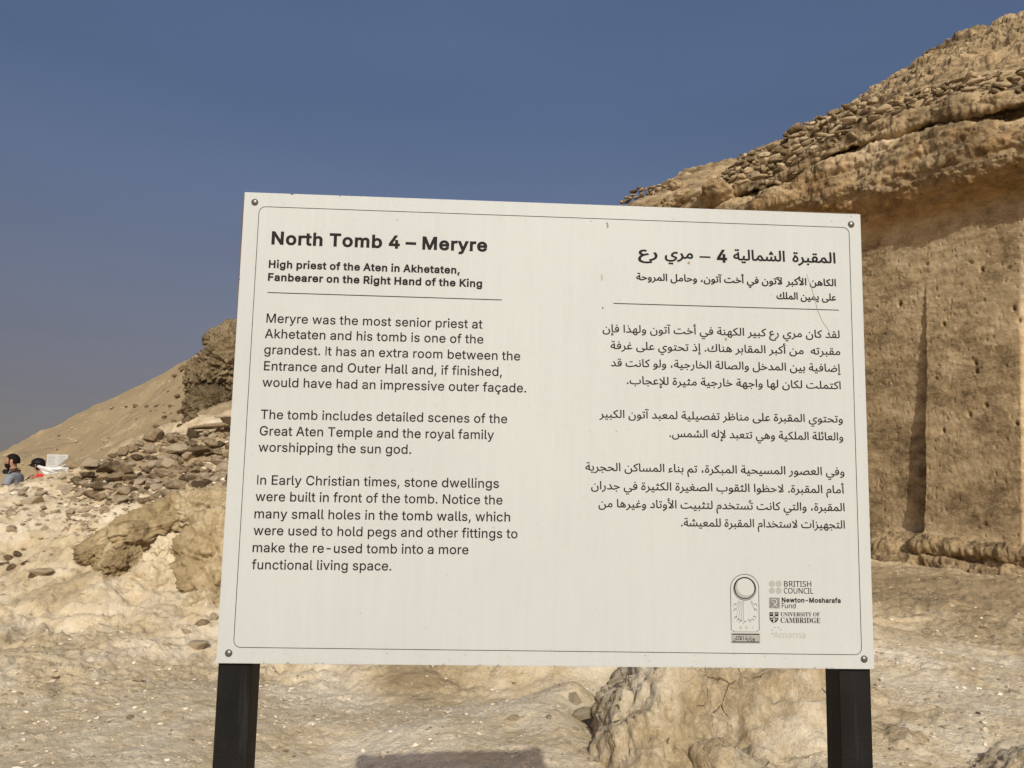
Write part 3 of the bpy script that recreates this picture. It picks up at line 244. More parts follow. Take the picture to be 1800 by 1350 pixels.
        [65239,265,[188,353,199,362,208,373,210,387,208,401,199,413,188,420,174,424,159,420,148,413,139,401,137,387,139,373,148,362,159,353,174,351],[179,199,185,152,143,146,116,151,107,155,102,161,98,181,99,195,110,222,119,233,129,239,139,241,151,238,162,230,172,217],[-8,-10,50,-9,99,-5,142,3,176,17,208,41,229,72,242,109,245,151,243,189,235,224,221,256,202,281,176,299,143,304,120,301,99,291,81,277,65,259,44,215,37,168,40,145,49,125,63,109,84,96,109,88,138,85,172,89,165,79,135,62,109,56,0,53],[66,362,78,353,92,351,107,353,118,362,125,373,129,387,125,401,118,413,107,420,92,424,78,420,66,413,58,401,56,387,58,373]],
        [65240,293,[183,103,172,90,157,79,143,73,122,89,112,102,106,116,105,146,118,173,128,182,138,188,150,190,161,188,180,172,188,160,193,135,191,118],[207,236,181,249,152,253,130,251,110,243,91,233,61,201,51,181,43,157,41,133,43,108,52,87,74,54,0,53,-8,-10,69,-7,132,3,150,10,170,4,231,-6,293,-10,307,-8,320,0,328,10,330,23,329,33,322,44,313,51,222,55,234,69,245,89,254,112,256,138,253,166,243,192,227,217],[202,371,188,373,173,371,162,362,153,350,151,336,153,322,162,311,173,302,188,300,202,302,213,311,222,322,224,336,222,350,213,362],[81,362,72,350,70,336,72,322,81,311,92,302,107,300,121,302,132,311,141,322,143,336,141,350,132,362,121,371,107,373,92,371]],
        [65241,523,[25,48,43,27,69,9,100,-4,137,-13,182,-18,308,-17,367,-10,413,2,447,18,472,40,486,64,492,93,494,124,482,430,420,430,430,99,425,83,415,71,399,61,375,53,342,48,247,43,185,45,139,52,107,62,87,77,77,96,73,122,75,143,87,195,29,209,13,139,11,108,14,76],[196,163,211,112,269,131,299,147,315,166,320,186,318,199,312,211,281,241,277,248,285,258,330,283,306,330,254,299,239,286,230,272,222,247,224,234,230,222,266,189,263,185]],
        [65242,546,[482,10,498,0,520,-8,547,-10,561,-8,573,0,581,10,583,23,582,33,576,44,566,51,536,54,523,58,512,67,502,79,497,98,494,125,482,430,420,430,430,99,425,84,414,71,399,61,374,53,342,48,247,43,185,45,139,52,107,62,87,77,77,96,73,122,75,143,87,195,29,209,13,139,11,108,14,76,25,48,43,27,69,9,100,-4,137,-13,182,-18,231,-19,325,-16,396,-5,424,5,447,17,463,30,461,38],[318,199,312,211,281,241,277,248,285,258,330,283,306,330,254,299,239,286,230,272,222,247,224,234,230,222,266,189,263,185,196,163,211,112,269,131,299,147,315,166,320,186]],
        [65243,244,[215,85,213,110,204,135,192,160,173,184,125,234,76,276,120,303,259,372,233,429,100,361,56,335,24,309,15,296,11,278,10,258,20,243,73,200,106,169,132,141,147,119,154,102,157,88,154,77,143,66,116,56,0,53,-8,-10,102,-8,139,-1,167,9,188,23,202,38,210,55]],
        [65244,301,[321,51,282,56,267,60,252,69,237,82,190,156,150,203,73,273,141,314,259,372,233,428,107,365,58,336,24,309,15,296,11,278,10,258,22,240,120,145,146,111,153,97,156,84,151,70,141,63,123,58,93,54,0,53,-8,-10,49,-10,112,-6,158,7,189,27,196,37,217,16,239,4,261,-5,301,-10,316,-8,327,0,335,10,338,23,330,44]],
        [65246,433,[272,-129,307,-110,335,-86,355,-58,370,-27,378,8,399,-5,433,-10,448,-8,459,0,467,10,469,23,468,33,462,44,452,51,423,54,409,58,398,66,389,79,383,98,380,124,370,430,307,430,320,59,318,22,309,-12,293,-40,266,-62,229,-77,180,-82,152,-79,127,-72,105,-60,88,-43,77,-22,73,4,75,27,94,92,39,113,22,67,13,31,11,-1,14,-33,25,-61,41,-86,62,-106,87,-123,115,-135,145,-142,177,-145,228,-141]],
        [65247,154,[50,58,33,54,-1,53,-8,-10,37,-8,66,-2,89,10,106,26,117,46,123,70,125,127,113,430,51,430,62,122,61,76,58,65]],
        [65248,178,[106,21,118,9,134,-1,154,-8,178,-10,193,-8,204,0,212,10,214,23,213,33,207,44,198,51,168,54,154,58,143,66,134,79,128,98,125,124,115,430,52,430,62,122,61,76,58,65,50,58,33,54,-1,53,-8,-11,58,-4,80,5,97,17,110,31]],
        [65249,287,[70,-19,75,-3,84,9,96,18,131,26,180,24,245,9,257,33,267,60,270,92,265,139,246,184,230,204,211,220,186,230,156,233,135,231,112,225,91,213,71,195,52,172,31,136,80,110,105,148,116,158,140,170,167,169,179,164,190,155,198,144,210,112,212,83,165,90,135,90,81,80,56,67,35,50,19,27,8,-1,5,-36,8,-89,19,-157,39,-242,98,-226,81,-154,71,-90,67,-39]],
        [65250,333,[67,32,74,56,80,66,98,39,133,8,171,-11,209,-18,240,-12,266,6,271,13,291,-1,311,-8,333,-10,348,-8,359,0,367,10,370,23,362,44,353,51,327,54,315,58,305,66,296,79,252,186,240,203,228,214,214,220,198,222,153,212,127,199,102,182,75,159,52,133,30,103,13,67,2,28,-1,-15,4,-67,17,-145,41,-241,100,-227,74,-111,65,-56,62,-15],[189,155,197,150,208,137,234,63,231,51,213,45,199,47,164,64,146,79,130,98,120,115,134,130,156,144,175,152]],
        [65251,311,[141,132,159,152,177,157,188,154,209,136,219,121,224,105,226,90,222,71,210,60,201,57,186,56,149,62,113,79],[-8,-11,32,-7,48,-3,62,5,84,28,109,14,142,0,191,-7,214,-5,234,3,254,16,269,35,280,62,283,96,281,117,275,139,254,178,239,195,222,208,202,217,180,219,144,211,126,201,108,183,90,158,50,80,30,59,19,54,0,53]],
        [65252,343,[205,-18,236,-13,251,-5,275,21,272,15,297,-1,319,-8,343,-10,357,-8,369,0,377,10,379,23,378,33,372,44,362,51,324,58,314,64,304,76,265,156,251,181,236,199,220,212,202,219,181,222,156,217,128,202,97,171,37,67,19,54,0,53,-8,-11,36,-6,52,0,68,12,83,29,93,45,103,32,141,1,162,-10,184,-16],[229,56,220,47,205,44,185,48,164,58,142,78,123,102,144,137,163,155,179,160,192,155,205,140,227,91,233,69]],
        [65253,406,[230,-141,266,-133,296,-119,321,-102,342,-83,358,-60,370,-36,378,-10,383,39,382,66,377,93,361,143,336,199,279,169,301,119,313,85,321,32,320,12,315,-8,294,-44,276,-59,254,-70,225,-78,189,-81,157,-78,128,-71,105,-59,88,-43,77,-23,73,4,75,27,94,92,39,113,22,67,13,31,11,-1,14,-36,25,-65,42,-90,64,-110,91,-124,121,-135,154,-141,189,-143],[197,302,182,298,171,291,162,279,160,265,162,251,171,240,182,231,197,229,211,231,222,240,231,251,233,265,231,279,222,291,211,298]],
        [65254,433,[171,291,162,279,160,265,162,251,171,240,182,231,197,229,211,231,222,240,231,251,233,265,231,279,222,291,211,298,197,302,182,298],[382,3,408,-8,433,-10,448,-8,459,0,467,10,469,23,468,33,462,44,452,51,412,56,400,60,390,68,382,79,375,97,354,177,292,160,317,64,321,15,314,-21,306,-37,293,-52,276,-64,253,-73,223,-80,187,-82,157,-80,129,-72,106,-61,89,-45,77,-24,73,4,78,41,94,92,39,113,17,49,11,-1,14,-35,25,-64,42,-90,64,-110,90,-125,120,-136,152,-142,186,-145,237,-141,279,-131,314,-114,340,-92,359,-66,373,-37]],
        [65255,159,[90,364,76,366,61,364,50,355,41,344,39,330,41,316,50,304,61,296,76,294,90,296,101,304,110,316,112,330,110,344,101,355],[61,173,73,131,78,97,76,79,71,68,63,61,50,56,0,53,-8,-11,48,-6,87,7,116,29,132,62,137,106,132,149,121,198,103,248,42,225]],
        [65256,203,[120,6,141,-3,168,-8,203,-10,217,-8,230,0,238,10,240,23,239,33,232,44,223,51,157,58,144,63,138,69,133,88,140,133,148,164,87,176,72,106,61,71,54,63,43,57,0,52,-8,-10,41,-8,74,2,102,26],[56,258,58,244,66,232,78,224,92,222,107,224,118,232,125,244,129,258,125,272,118,284,107,292,92,294,78,292,66,284,58,272]],
        [65258,288,[15,107,27,85,47,67,73,54,101,47,133,45,166,47,179,50,186,34,205,14,228,-1,257,-8,288,-10,303,-8,314,0,322,10,325,23,317,44,308,51,260,57,248,63,240,72,234,88,231,111,222,313,160,313,162,267,114,254,87,240,62,224,41,205,25,182,14,158,11,132],[79,124,74,131,74,150,88,171,117,191,137,198,164,203,169,110,131,107,100,113]],
        [65259,340,[98,147,103,169,109,178,127,190,137,192,147,190,154,186,166,169,171,148,165,121,157,107,145,93,132,83,110,107,101,126],[176,-5,228,-12,258,-9,281,0,299,13,311,31,318,50,321,71,318,98,303,131,270,172,212,228,112,306,75,258,98,241,109,244,85,233,66,216,52,193,43,169,40,141,43,114,52,89,71,60,62,57,0,53,-8,-10,41,-8,81,0,127,15],[258,72,256,61,251,55,241,51,226,49,189,54,209,76,224,107,227,128,248,101]],
        [65260,301,[212,56,231,78,243,104,249,130,251,156,248,183,241,207,229,226,214,241,196,251,175,254,151,250,127,237,104,216,84,189,67,156,53,118,44,74,43,53,0,53,-8,-11,45,-6,46,-22,60,-63,82,-95,110,-117,144,-131,182,-136,208,-133,229,-125,247,-115,262,-99,272,-82,276,-62,277,-41,268,-8,301,-10,315,-8,327,0,335,10,337,23,336,33,330,44,320,51,264,55,220,62],[172,7,192,1,207,-7,215,-16,221,-39,220,-50,210,-65,202,-69,183,-73,158,-69,144,-64,132,-55,121,-41,112,-22,106,5,143,9],[180,109,172,93,161,81,130,65,105,59,112,100,121,127,143,168,164,189,176,190,180,186,186,169,188,151,186,127]],
        [65261,265,[47,19,73,0,90,-7,132,-12,165,-9,154,-27,137,-44,114,-58,87,-67,16,-83,29,-144,96,-132,147,-111,187,-82,216,-44,234,1,239,54,238,82,226,135,215,159,200,178,183,194,162,204,138,207,114,204,93,194,75,180,59,162,38,118,31,71,32,52,38,34],[143,142,150,138,166,119,176,91,179,55,138,49,109,54,96,64,92,83,93,97,104,125,113,136,123,142]],
        [65262,279,[107,59,96,68,92,82,99,113,106,127,124,142,132,144,150,138,165,120,175,92,179,53,128,54],[31,72,34,46,47,24,64,9,87,-2,111,-8,165,-10,154,-27,137,-44,114,-58,87,-67,16,-83,29,-144,96,-132,147,-111,187,-82,216,-44,229,-10,281,-10,295,-8,306,0,314,10,316,23,315,33,309,44,299,51,287,53,239,54,236,100,227,137,211,168,190,190,165,203,138,207,115,204,95,195,76,182,49,144,39,121,33,97]],
        [65264,436,[471,10,473,23,472,33,465,44,456,51,421,55,350,74,288,96,274,33,346,9,360,-2,365,-13,362,-24,354,-37,340,-49,320,-61,270,-77,206,-83,154,-77,111,-62,95,-50,83,-35,76,-17,73,4,75,27,94,92,39,113,22,67,13,31,11,-1,17,-45,36,-81,66,-110,103,-129,147,-141,193,-145,244,-142,289,-134,328,-123,360,-106,388,-88,408,-67,420,-44,424,-20,423,-10,450,-8,463,0]],
        [65265,450,[422,-17,426,8,423,26,414,40,386,61,314,91,289,106,282,113,283,131,289,144,311,169,341,187,373,193,397,189,424,178,450,232,418,249,397,254,373,255,343,252,316,242,290,228,267,209,247,187,233,163,222,138,219,111,222,92,231,76,243,62,260,51,352,9,359,1,357,-10,350,-23,338,-37,320,-50,297,-63,269,-73,235,-80,196,-82,147,-76,126,-70,108,-60,93,-48,82,-34,76,-16,73,4,75,27,94,92,39,113,22,67,13,31,11,-1,14,-35,25,-64,42,-90,64,-110,91,-125,122,-136,156,-142,193,-145,246,-141,292,-130,331,-113,364,-93,391,-69,410,-43],[288,-206,279,-195,268,-186,254,-184,239,-186,228,-195,219,-206,217,-221,219,-235,228,-246,239,-253,254,-257,268,-253,279,-246,288,-235,290,-221],[209,-221,205,-206,198,-195,187,-186,172,-184,158,-186,146,-195,138,-206,136,-221,138,-235,146,-246,158,-253,172,-257,187,-253,198,-246,205,-235]],
        [65266,436,[210,-195,201,-206,199,-221,201,-235,210,-246,221,-253,236,-257,250,-253,261,-246,270,-235,272,-221,270,-206,261,-195,250,-186,236,-184,221,-186],[169,-186,155,-184,140,-186,129,-195,120,-206,118,-221,120,-235,129,-246,140,-253,155,-257,169,-253,180,-246,189,-235,191,-221,189,-206,180,-195],[147,-141,193,-145,244,-142,289,-134,328,-123,360,-106,388,-88,408,-67,420,-44,424,-20,423,-10,450,-8,463,0,471,10,473,23,472,33,465,44,456,51,421,55,350,74,288,96,274,33,346,9,360,-2,365,-13,362,-24,354,-37,340,-49,320,-61,270,-77,206,-83,154,-77,111,-62,95,-50,83,-35,76,-17,73,4,75,27,94,92,39,113,22,67,13,31,11,-1,17,-45,36,-81,66,-110,103,-129]],
        [65267,177,[14,-120,28,-122,42,-120,54,-111,62,-100,64,-86,62,-72,54,-60,42,-53,28,-49,14,-53,2,-60,-6,-72,-8,-86,-6,-100,2,-111],[95,-120,110,-122,124,-120,135,-111,144,-100,146,-86,144,-72,135,-60,124,-53,110,-49,95,-53,84,-60,75,-72,73,-86,75,-100,84,-111],[141,53,147,78,149,106,144,149,132,198,115,248,54,225,85,130,90,97,88,78,82,66,74,59,59,55,0,53,-8,-10,66,-4,92,5,112,16,129,33]],
        [65268,221,[68,-122,82,-120,94,-111,102,-100,104,-86,102,-72,94,-60,82,-53,68,-49,54,-53,42,-60,34,-72,32,-86,34,-100,42,-111,54,-120],[183,-72,175,-60,163,-53,149,-49,135,-53,123,-60,115,-72,113,-86,115,-100,123,-111,135,-120,149,-122,163,-120,175,-111,183,-100,185,-86],[48,-8,84,1,99,10,111,22,109,29,116,17,127,6,163,-6,221,-10,236,-8,247,0,255,10,258,23,250,44,241,51,175,56,152,63,146,72,147,108,160,164,99,176,78,86,71,71,63,63,50,57,0,52,-8,-10]],
        [65269,402,[36,446,18,443,1,435,-15,422,-34,401,-1,374,20,392,36,396,56,390,98,373,116,372,141,376,158,385,181,402,156,438,132,425,116,422,104,423,52,444],[292,22,309,51,313,80,311,102,303,123,292,145,260,182,273,212,285,266,289,322,279,431,214,423,226,318,222,268,212,229,152,278,50,356,14,304,110,234,185,173,160,138,118,96,61,51,61,-7,205,-7,234,-5,258,0,277,10],[230,57,151,53,174,67,201,93,230,129,252,100,256,85,252,70,241,60]],
        [65271,345,[75,434,53,448,49,455,48,470,59,478,80,478,98,475,105,517,84,523,69,524,36,517,11,497,3,481,1,463,5,441,21,419,0,414,10,369,54,379,133,404,118,448],[292,22,309,51,313,80,311,102,303,123,292,145,260,182,273,212,285,266,289,322,279,431,214,423,226,318,222,268,212,229,152,278,50,356,14,304,110,234,185,173,160,138,118,96,61,51,61,-7,205,-7,234,-5,258,0,277,10],[230,57,151,53,174,67,201,93,230,129,252,100,256,85,252,70,241,60]],
        [65273,345,[118,-122,112,-121,95,-108,89,-92,94,-82,111,-78,141,-82,147,-39,111,-33,95,-34,65,-47,53,-60,46,-75,43,-94,47,-115,59,-134,63,-138,42,-143,52,-189,175,-153,160,-108],[292,22,309,51,313,80,311,102,303,123,292,145,260,182,273,212,285,266,289,322,279,431,214,423,226,318,222,268,212,229,152,278,50,356,14,304,110,234,185,173,160,138,118,96,61,51,61,-7,205,-7,234,-5,258,0,277,10],[230,57,151,53,174,67,201,93,230,129,252,100,256,85,252,70,241,60]],
        [65274,355,[175,-153,160,-108,118,-122,112,-121,95,-108,89,-92,94,-82,111,-78,141,-82,147,-39,111,-33,95,-34,65,-47,53,-60,46,-75,43,-94,47,-115,59,-134,63,-138,42,-143,52,-189],[30,57,21,-2,84,-10,126,-7,170,4,192,15,213,30,230,49,237,61,236,51,244,31,256,16,273,5,295,-4,355,-10,370,-8,381,0,389,10,392,23,384,44,375,51,333,54,314,59,304,65,298,75,293,119,281,430,218,430,226,201,222,159,184,206,130,268,56,343,14,299,85,230,140,171,180,117,194,94,172,75,144,62,112,56,75,54]],
        [65275,345,[273,212,285,266,289,322,279,431,214,423,226,318,222,268,212,229,152,278,50,356,14,304,110,234,185,173,160,138,118,96,61,51,61,-7,205,-7,234,-5,258,0,277,10,292,22,309,51,313,80,311,102,303,123,292,145,260,182],[256,85,252,70,241,60,230,57,151,53,174,67,201,93,230,129,252,100]],
        [32,154],
    ],
    'arabic_bold': [
        [1548,195,[143,30,142,43,133,56,120,65,145,120,87,151,62,107,46,72,39,37,41,19,49,4,71,-12,94,-16,115,-14,132,-3,140,13]],
        [65153,140,[26,513,6,511,-30,488,-54,460,-11,425,14,445,26,449,43,445,69,432,107,425,134,431,152,439,180,462,148,507,119,492,105,489,84,494,43,512],[29,396,39,-14,115,-14,105,396]],
        [65155,139,[16,555,3,541,-5,524,-7,503,-3,480,9,459,4,463,-10,459,3,400,139,440,122,498,71,483,54,498,55,509,77,511,103,507,110,562,85,570,49,570],[105,396,29,396,39,-14,115,-14]],
        [65165,141,[117,-14,105,437,29,437,41,-14]],
        [65166,172,[194,57,151,61,134,65,127,70,123,77,117,119,104,437,28,437,41,98,44,65,52,35,69,11,94,-5,129,-14,173,-17,189,-14,204,-6,213,7,216,22,215,35,208,49]],
        [65170,203,[100,16,102,14,105,17,103,13,116,0,139,-9,167,-15,204,-17,220,-14,235,-6,244,7,247,22,246,36,237,49,226,57,159,65,148,69,145,73,140,88,147,132,156,170,81,184,65,108,55,74,41,64,-7,59,-16,-18,42,-15,78,-5,101,14],[57,-84,60,-101,70,-115,84,-124,101,-127,117,-124,131,-115,141,-101,144,-84,141,-67,131,-53,117,-44,101,-41,84,-44,70,-53,60,-67]],
        [65171,240,[114,392,101,401,84,405,66,401,53,392,43,378,40,361,43,344,53,331,66,321,84,318,101,321,114,331,124,344,134,331,147,321,165,318,182,321,195,331,205,344,208,361,205,378,195,392,182,401,165,405,147,401,134,392,123,376],[232,67,236,101,232,138,219,174,199,206,174,237,106,299,56,241,73,226,53,206,25,164,9,126,4,95,7,60,19,33,38,12,62,-3,89,-11,120,-14,150,-11,176,-3,197,11,214,29],[108,166,124,183,156,145,161,131,166,104,161,82,146,68,135,64,102,66,89,72,82,83,79,99,86,129]],
        [65172,288,[226,387,229,403,226,419,217,434,203,443,186,448,169,443,155,434,145,420,135,434,122,443,105,447,87,443,74,434,64,420,61,403,64,386,74,373,87,363,105,360,122,363,135,373,146,388,155,373,169,363,186,360,203,363,217,373],[180,30,200,8,226,-7,256,-15,289,-17,305,-14,318,-6,329,7,332,23,323,48,311,57,262,64,253,68,246,75,241,89,228,320,152,320,154,273,112,260,83,246,57,229,35,209,19,186,7,160,4,132,9,104,22,80,43,61,70,48,100,40,133,38,175,42],[79,140,85,156,105,175,139,192,158,195,161,116,132,114,103,119,83,130]],
        [65174,648,[250,310,232,307,219,297,209,284,206,267,209,250,219,236,233,227,250,224,266,227,280,236,290,250,300,236,314,227,331,224,347,227,361,236,371,250,374,267,371,284,361,297,348,307,331,310,313,307,300,297,289,282,280,297,267,307],[93,81,84,98,80,122,82,142,96,200,24,218,6,140,4,108,7,75,19,45,38,22,65,3,98,-10,136,-20,181,-25,231,-26,326,-21,414,-5,454,8,489,22,515,37,515,48,519,39,522,40,520,39,528,23,548,3,577,-8,610,-15,649,-17,665,-14,679,-5,688,7,693,23,683,48,671,57,607,65,589,73,585,82,597,123,541,156,504,122,473,100,437,83,360,61,321,55,247,50,185,52,140,59,110,69]],
        [65175,177,[32,290,48,287,64,290,78,299,89,314,98,299,113,290,129,287,145,290,160,299,169,314,172,330,169,346,160,360,146,370,129,373,112,370,98,360,88,347,78,360,65,370,48,373,31,370,17,360,8,347,3,330,8,313,17,299],[147,51,154,77,156,106,151,151,138,200,120,257,45,229,78,129,83,97,81,80,77,71,70,66,58,62,-6,60,-16,-18,67,-11,95,-2,117,11,134,28]],
        [65187,349,[149,9,283,74,303,78,340,81,334,150,294,152,279,157,205,196,158,214,130,221,98,223,66,220,20,210,34,138,98,146,146,140,187,126,203,116,173,99,120,77,64,64,-8,59,-16,-18,44,-15,85,-10]],
        [65191,349,[129,268,139,282,142,299,139,316,129,330,115,339,99,342,83,339,68,330,59,316,54,299,59,282,68,268,83,259,99,256,115,259],[34,138,98,146,146,140,187,126,203,116,173,99,120,77,64,64,-8,59,-16,-18,44,-15,85,-10,149,9,283,74,303,78,340,81,334,150,294,152,279,157,205,196,158,214,130,221,98,223,66,220,20,210]],
        [65197,218,[192,68,190,98,182,132,169,169,142,220,74,185,105,125,116,92,120,63,117,40,109,15,94,-10,68,-35,32,-57,-33,-83,-6,-154,50,-134,99,-106,124,-85,145,-63,164,-36,179,-5,189,30]],
        [65198,235,[122,-86,149,-59,171,-26,180,-2,185,-6,208,-15,236,-17,252,-14,266,-5,275,7,278,22,277,35,270,49,256,57,224,62,212,67,204,76,169,166,142,220,74,185,108,117,117,90,120,63,114,27,105,7,92,-12,74,-30,50,-48,19,-64,-33,-84,-6,-156,33,-142,63,-128,93,-109]],
        [65208,504,[328,-17,373,-11,393,-1,412,13,419,23,432,7,463,-10,483,-16,505,-17,521,-14,535,-5,544,7,547,22,546,35,539,48,527,57,491,61,467,72,460,83,448,128,439,220,368,215,376,97,374,79,367,69,355,63,334,60,303,64,297,68,294,78,306,170,234,183,219,102,208,71,197,63,172,60,145,63,137,68,134,78,138,113,150,161,78,180,59,101,45,70,34,62,-6,59,-16,-19,50,-12,73,-3,93,11,110,-3,129,-12,164,-17,216,-13,237,-4,252,8,248,15,263,1,281,-9,303,-15],[292,330,300,352,295,369,287,382,273,393,255,396,238,393,224,383,215,368,212,352,215,336,218,331,198,327,184,318,175,303,172,287,175,271,184,256,199,247,215,244,231,247,246,256,255,270,265,256,279,247,296,244,312,247,326,256,336,270,339,287,336,304,326,318,313,327,296,331]],
        [65225,300,[12,222,8,184,11,158,20,133,35,110,54,91,77,76,62,82,33,48,10,11,-4,-31,-8,-75,-3,-122,13,-159,36,-189,65,-213,99,-229,134,-240,169,-246,203,-248,256,-243,308,-231,360,-212,336,-144,294,-159,265,-165,203,-171,166,-168,129,-158,98,-139,86,-127,77,-110,71,-91,69,-68,72,-38,82,-11,98,13,120,35,148,54,181,71,217,84,272,97,252,170,189,154,141,136,109,149,91,167,85,177,83,187,85,200,91,210,99,219,111,226,126,231,143,233,202,225,219,296,174,307,143,310,110,307,78,296,50,279,27,254]],
        [65227,298,[203,10,298,44,272,114,189,80,171,83,149,91,129,106,113,126,109,147,111,162,116,173,136,191,151,196,168,198,228,189,244,262,199,272,168,274,132,271,98,259,71,239,50,213,36,183,32,147,35,119,44,94,57,73,71,59,-6,60,-16,-18,59,-15,112,-10,159,-2]],
        [65235,265,[163,418,149,427,132,432,115,427,101,418,92,403,89,387,92,371,101,357,115,347,132,344,149,347,163,357,172,371,175,387,172,403],[43,121,59,103,81,89,107,81,138,78,153,79,132,68,108,63,-6,60,-16,-17,51,-16,100,-12,144,-4,180,11,213,36,236,69,249,107,252,151,250,190,241,226,227,259,207,286,178,305,143,311,118,308,96,297,76,282,59,263,38,217,30,168,33,143],[173,197,178,158,143,153,118,157,109,164,105,181,110,207,123,227,131,233,148,232,157,225,166,213]],
        [65240,293,[177,107,167,95,143,80,127,94,118,105,113,118,112,145,124,168,141,182,159,182,175,168,185,145,184,120],[211,242,183,256,152,260,129,258,107,250,87,238,55,205,44,183,36,159,34,133,36,107,45,84,60,61,-6,60,-16,-17,69,-14,134,-3,150,3,169,-3,230,-13,294,-17,310,-14,325,-6,334,7,337,22,336,36,327,49,316,57,300,60,235,59,252,86,261,111,263,138,260,167,250,195,233,221],[205,377,188,380,170,377,157,367,147,353,137,367,124,377,107,380,89,377,76,367,66,353,63,336,66,319,76,306,89,296,107,293,124,296,137,306,147,319,157,306,170,296,188,293,205,296,218,306,228,319,231,336,228,353,218,367]],
        [65242,546,[427,-2,459,18,454,36,463,21,471,27,464,18,477,4,495,-7,518,-15,548,-17,563,-14,578,-6,587,7,590,22,589,35,582,49,568,57,538,61,527,65,509,82,504,100,501,125,488,437,412,437,423,101,419,87,410,77,396,68,373,60,342,55,247,50,185,52,140,59,110,69,93,81,84,98,80,122,82,142,96,200,24,218,6,140,4,108,7,75,19,45,38,22,65,3,98,-10,136,-20,181,-25,231,-26,325,-23,397,-12],[324,201,318,215,285,248,289,253,340,280,308,340,250,304,233,290,223,275,215,248,218,232,225,217,257,190,188,167,207,103,272,124,304,142,322,162,327,186]],
        [65243,244,[222,84,220,112,211,137,198,164,179,188,130,239,88,275,124,297,268,368,237,438,96,367,52,340,18,313,9,299,4,279,3,256,15,238,69,194,101,164,126,136,141,115,150,89,147,80,139,72,114,63,62,60,-6,60,-16,-17,103,-15,141,-8,170,2,192,17,208,34,216,53]],
        [65244,301,[324,57,284,63,269,67,256,74,243,86,195,160,155,208,84,273,145,308,268,368,237,438,103,371,54,342,18,314,9,299,4,279,3,256,16,236,114,141,140,108,147,94,148,79,138,70,121,65,93,61,-6,60,-16,-17,49,-17,113,-13,139,-8,161,0,196,24,191,32,212,11,236,-3,260,-12,301,-17,318,-14,331,-6,342,7,345,23,336,48]],
        [65246,433,[274,-135,311,-116,340,-91,361,-61,376,-30,384,-4,396,-11,433,-17,450,-14,464,-5,473,7,476,22,475,35,468,49,454,57,425,61,412,65,403,71,396,82,390,99,387,124,377,437,299,437,313,59,311,23,303,-10,287,-36,263,-56,228,-70,180,-75,153,-72,129,-66,110,-55,93,-39,84,-20,80,4,82,26,102,96,35,122,16,69,6,32,4,-1,7,-34,18,-64,35,-91,57,-112,83,-129,113,-141,144,-149,177,-152,230,-148]],
        [65247,154,[46,65,32,61,-8,60,-16,-18,38,-15,69,-8,93,4,111,21,123,44,130,69,132,127,119,437,43,437,55,122,54,77,52,69]],
        [65248,178,[108,8,131,-8,152,-15,179,-17,195,-14,209,-5,218,7,221,22,220,35,213,48,201,57,170,61,157,65,148,71,141,82,135,99,132,124,122,437,45,437,55,122,54,77,52,69,46,65,32,61,-8,60,-16,-18,33,-15,60,-11,84,-1,102,13,100,18,103,14,116,27]],
        [65251,311,[147,128,163,145,177,150,185,148,204,131,212,118,219,91,212,70,199,64,187,63,151,69,122,81],[-16,-19,34,-14,50,-9,66,0,86,19,106,7,140,-7,191,-14,215,-12,237,-4,259,11,275,32,287,61,290,96,288,119,281,142,259,182,244,200,225,214,204,224,180,226,141,218,121,206,102,187,84,161,44,84,27,65,17,61,-6,59]],
        [65252,343,[206,-25,239,-19,255,-10,269,3,281,18,275,4,294,-8,317,-15,344,-17,359,-14,374,-6,383,7,386,22,385,35,378,49,364,57,326,64,310,80,272,159,257,185,241,204,223,218,204,226,181,229,153,223,124,207,92,176,31,71,17,61,-6,59,-16,-19,37,-13,56,-7,73,7,93,33,117,10,138,-5,160,-16,182,-23],[223,59,216,53,205,51,187,54,168,64,147,82,132,103,149,132,166,149,183,152,199,136,221,89,225,69]],
        [65253,406,[231,-148,268,-139,300,-125,326,-108,348,-87,364,-63,376,-38,385,-12,390,39,389,67,384,94,367,146,340,208,270,172,295,117,306,83,314,32,313,13,309,-5,289,-40,272,-53,251,-64,224,-71,189,-74,158,-71,131,-65,109,-53,93,-38,84,-21,80,4,82,26,102,96,35,122,16,69,6,32,4,-1,7,-37,18,-68,36,-94,60,-116,88,-131,119,-142,153,-148,189,-150],[197,309,179,305,166,296,156,282,153,265,156,248,166,235,179,225,197,222,214,225,227,235,237,248,240,265,237,282,227,296,214,305]],
        [65254,433,[166,296,156,282,153,265,156,248,166,235,179,225,197,222,214,225,227,235,237,248,240,265,237,282,227,296,214,305,197,309,179,305],[388,-8,407,-15,434,-17,450,-14,464,-5,473,7,476,22,475,35,468,49,454,57,413,63,395,73,381,99,359,185,284,165,300,107,310,63,314,15,308,-18,300,-33,289,-46,272,-58,251,-67,222,-73,187,-75,158,-73,132,-66,110,-55,94,-40,84,-21,80,4,85,39,102,96,34,122,10,50,4,-1,7,-36,18,-67,36,-94,60,-115,87,-132,118,-143,151,-149,186,-152,238,-148,282,-137,318,-120,345,-97,365,-69,379,-40]],
        [65259,340,[105,147,110,166,122,179,137,185,149,180,160,166,164,148,159,124,140,98,132,92,116,111,108,128],[174,-12,228,-19,259,-16,285,-6,304,8,318,28,325,49,328,71,325,100,309,134,275,176,216,234,110,316,65,256,83,245,107,251,81,239,60,220,45,196,36,170,33,141,36,113,45,86,59,64,-6,59,-16,-18,42,-15,82,-7,126,7],[251,72,250,64,239,58,226,56,202,59,215,72,231,105,232,111,242,98]],
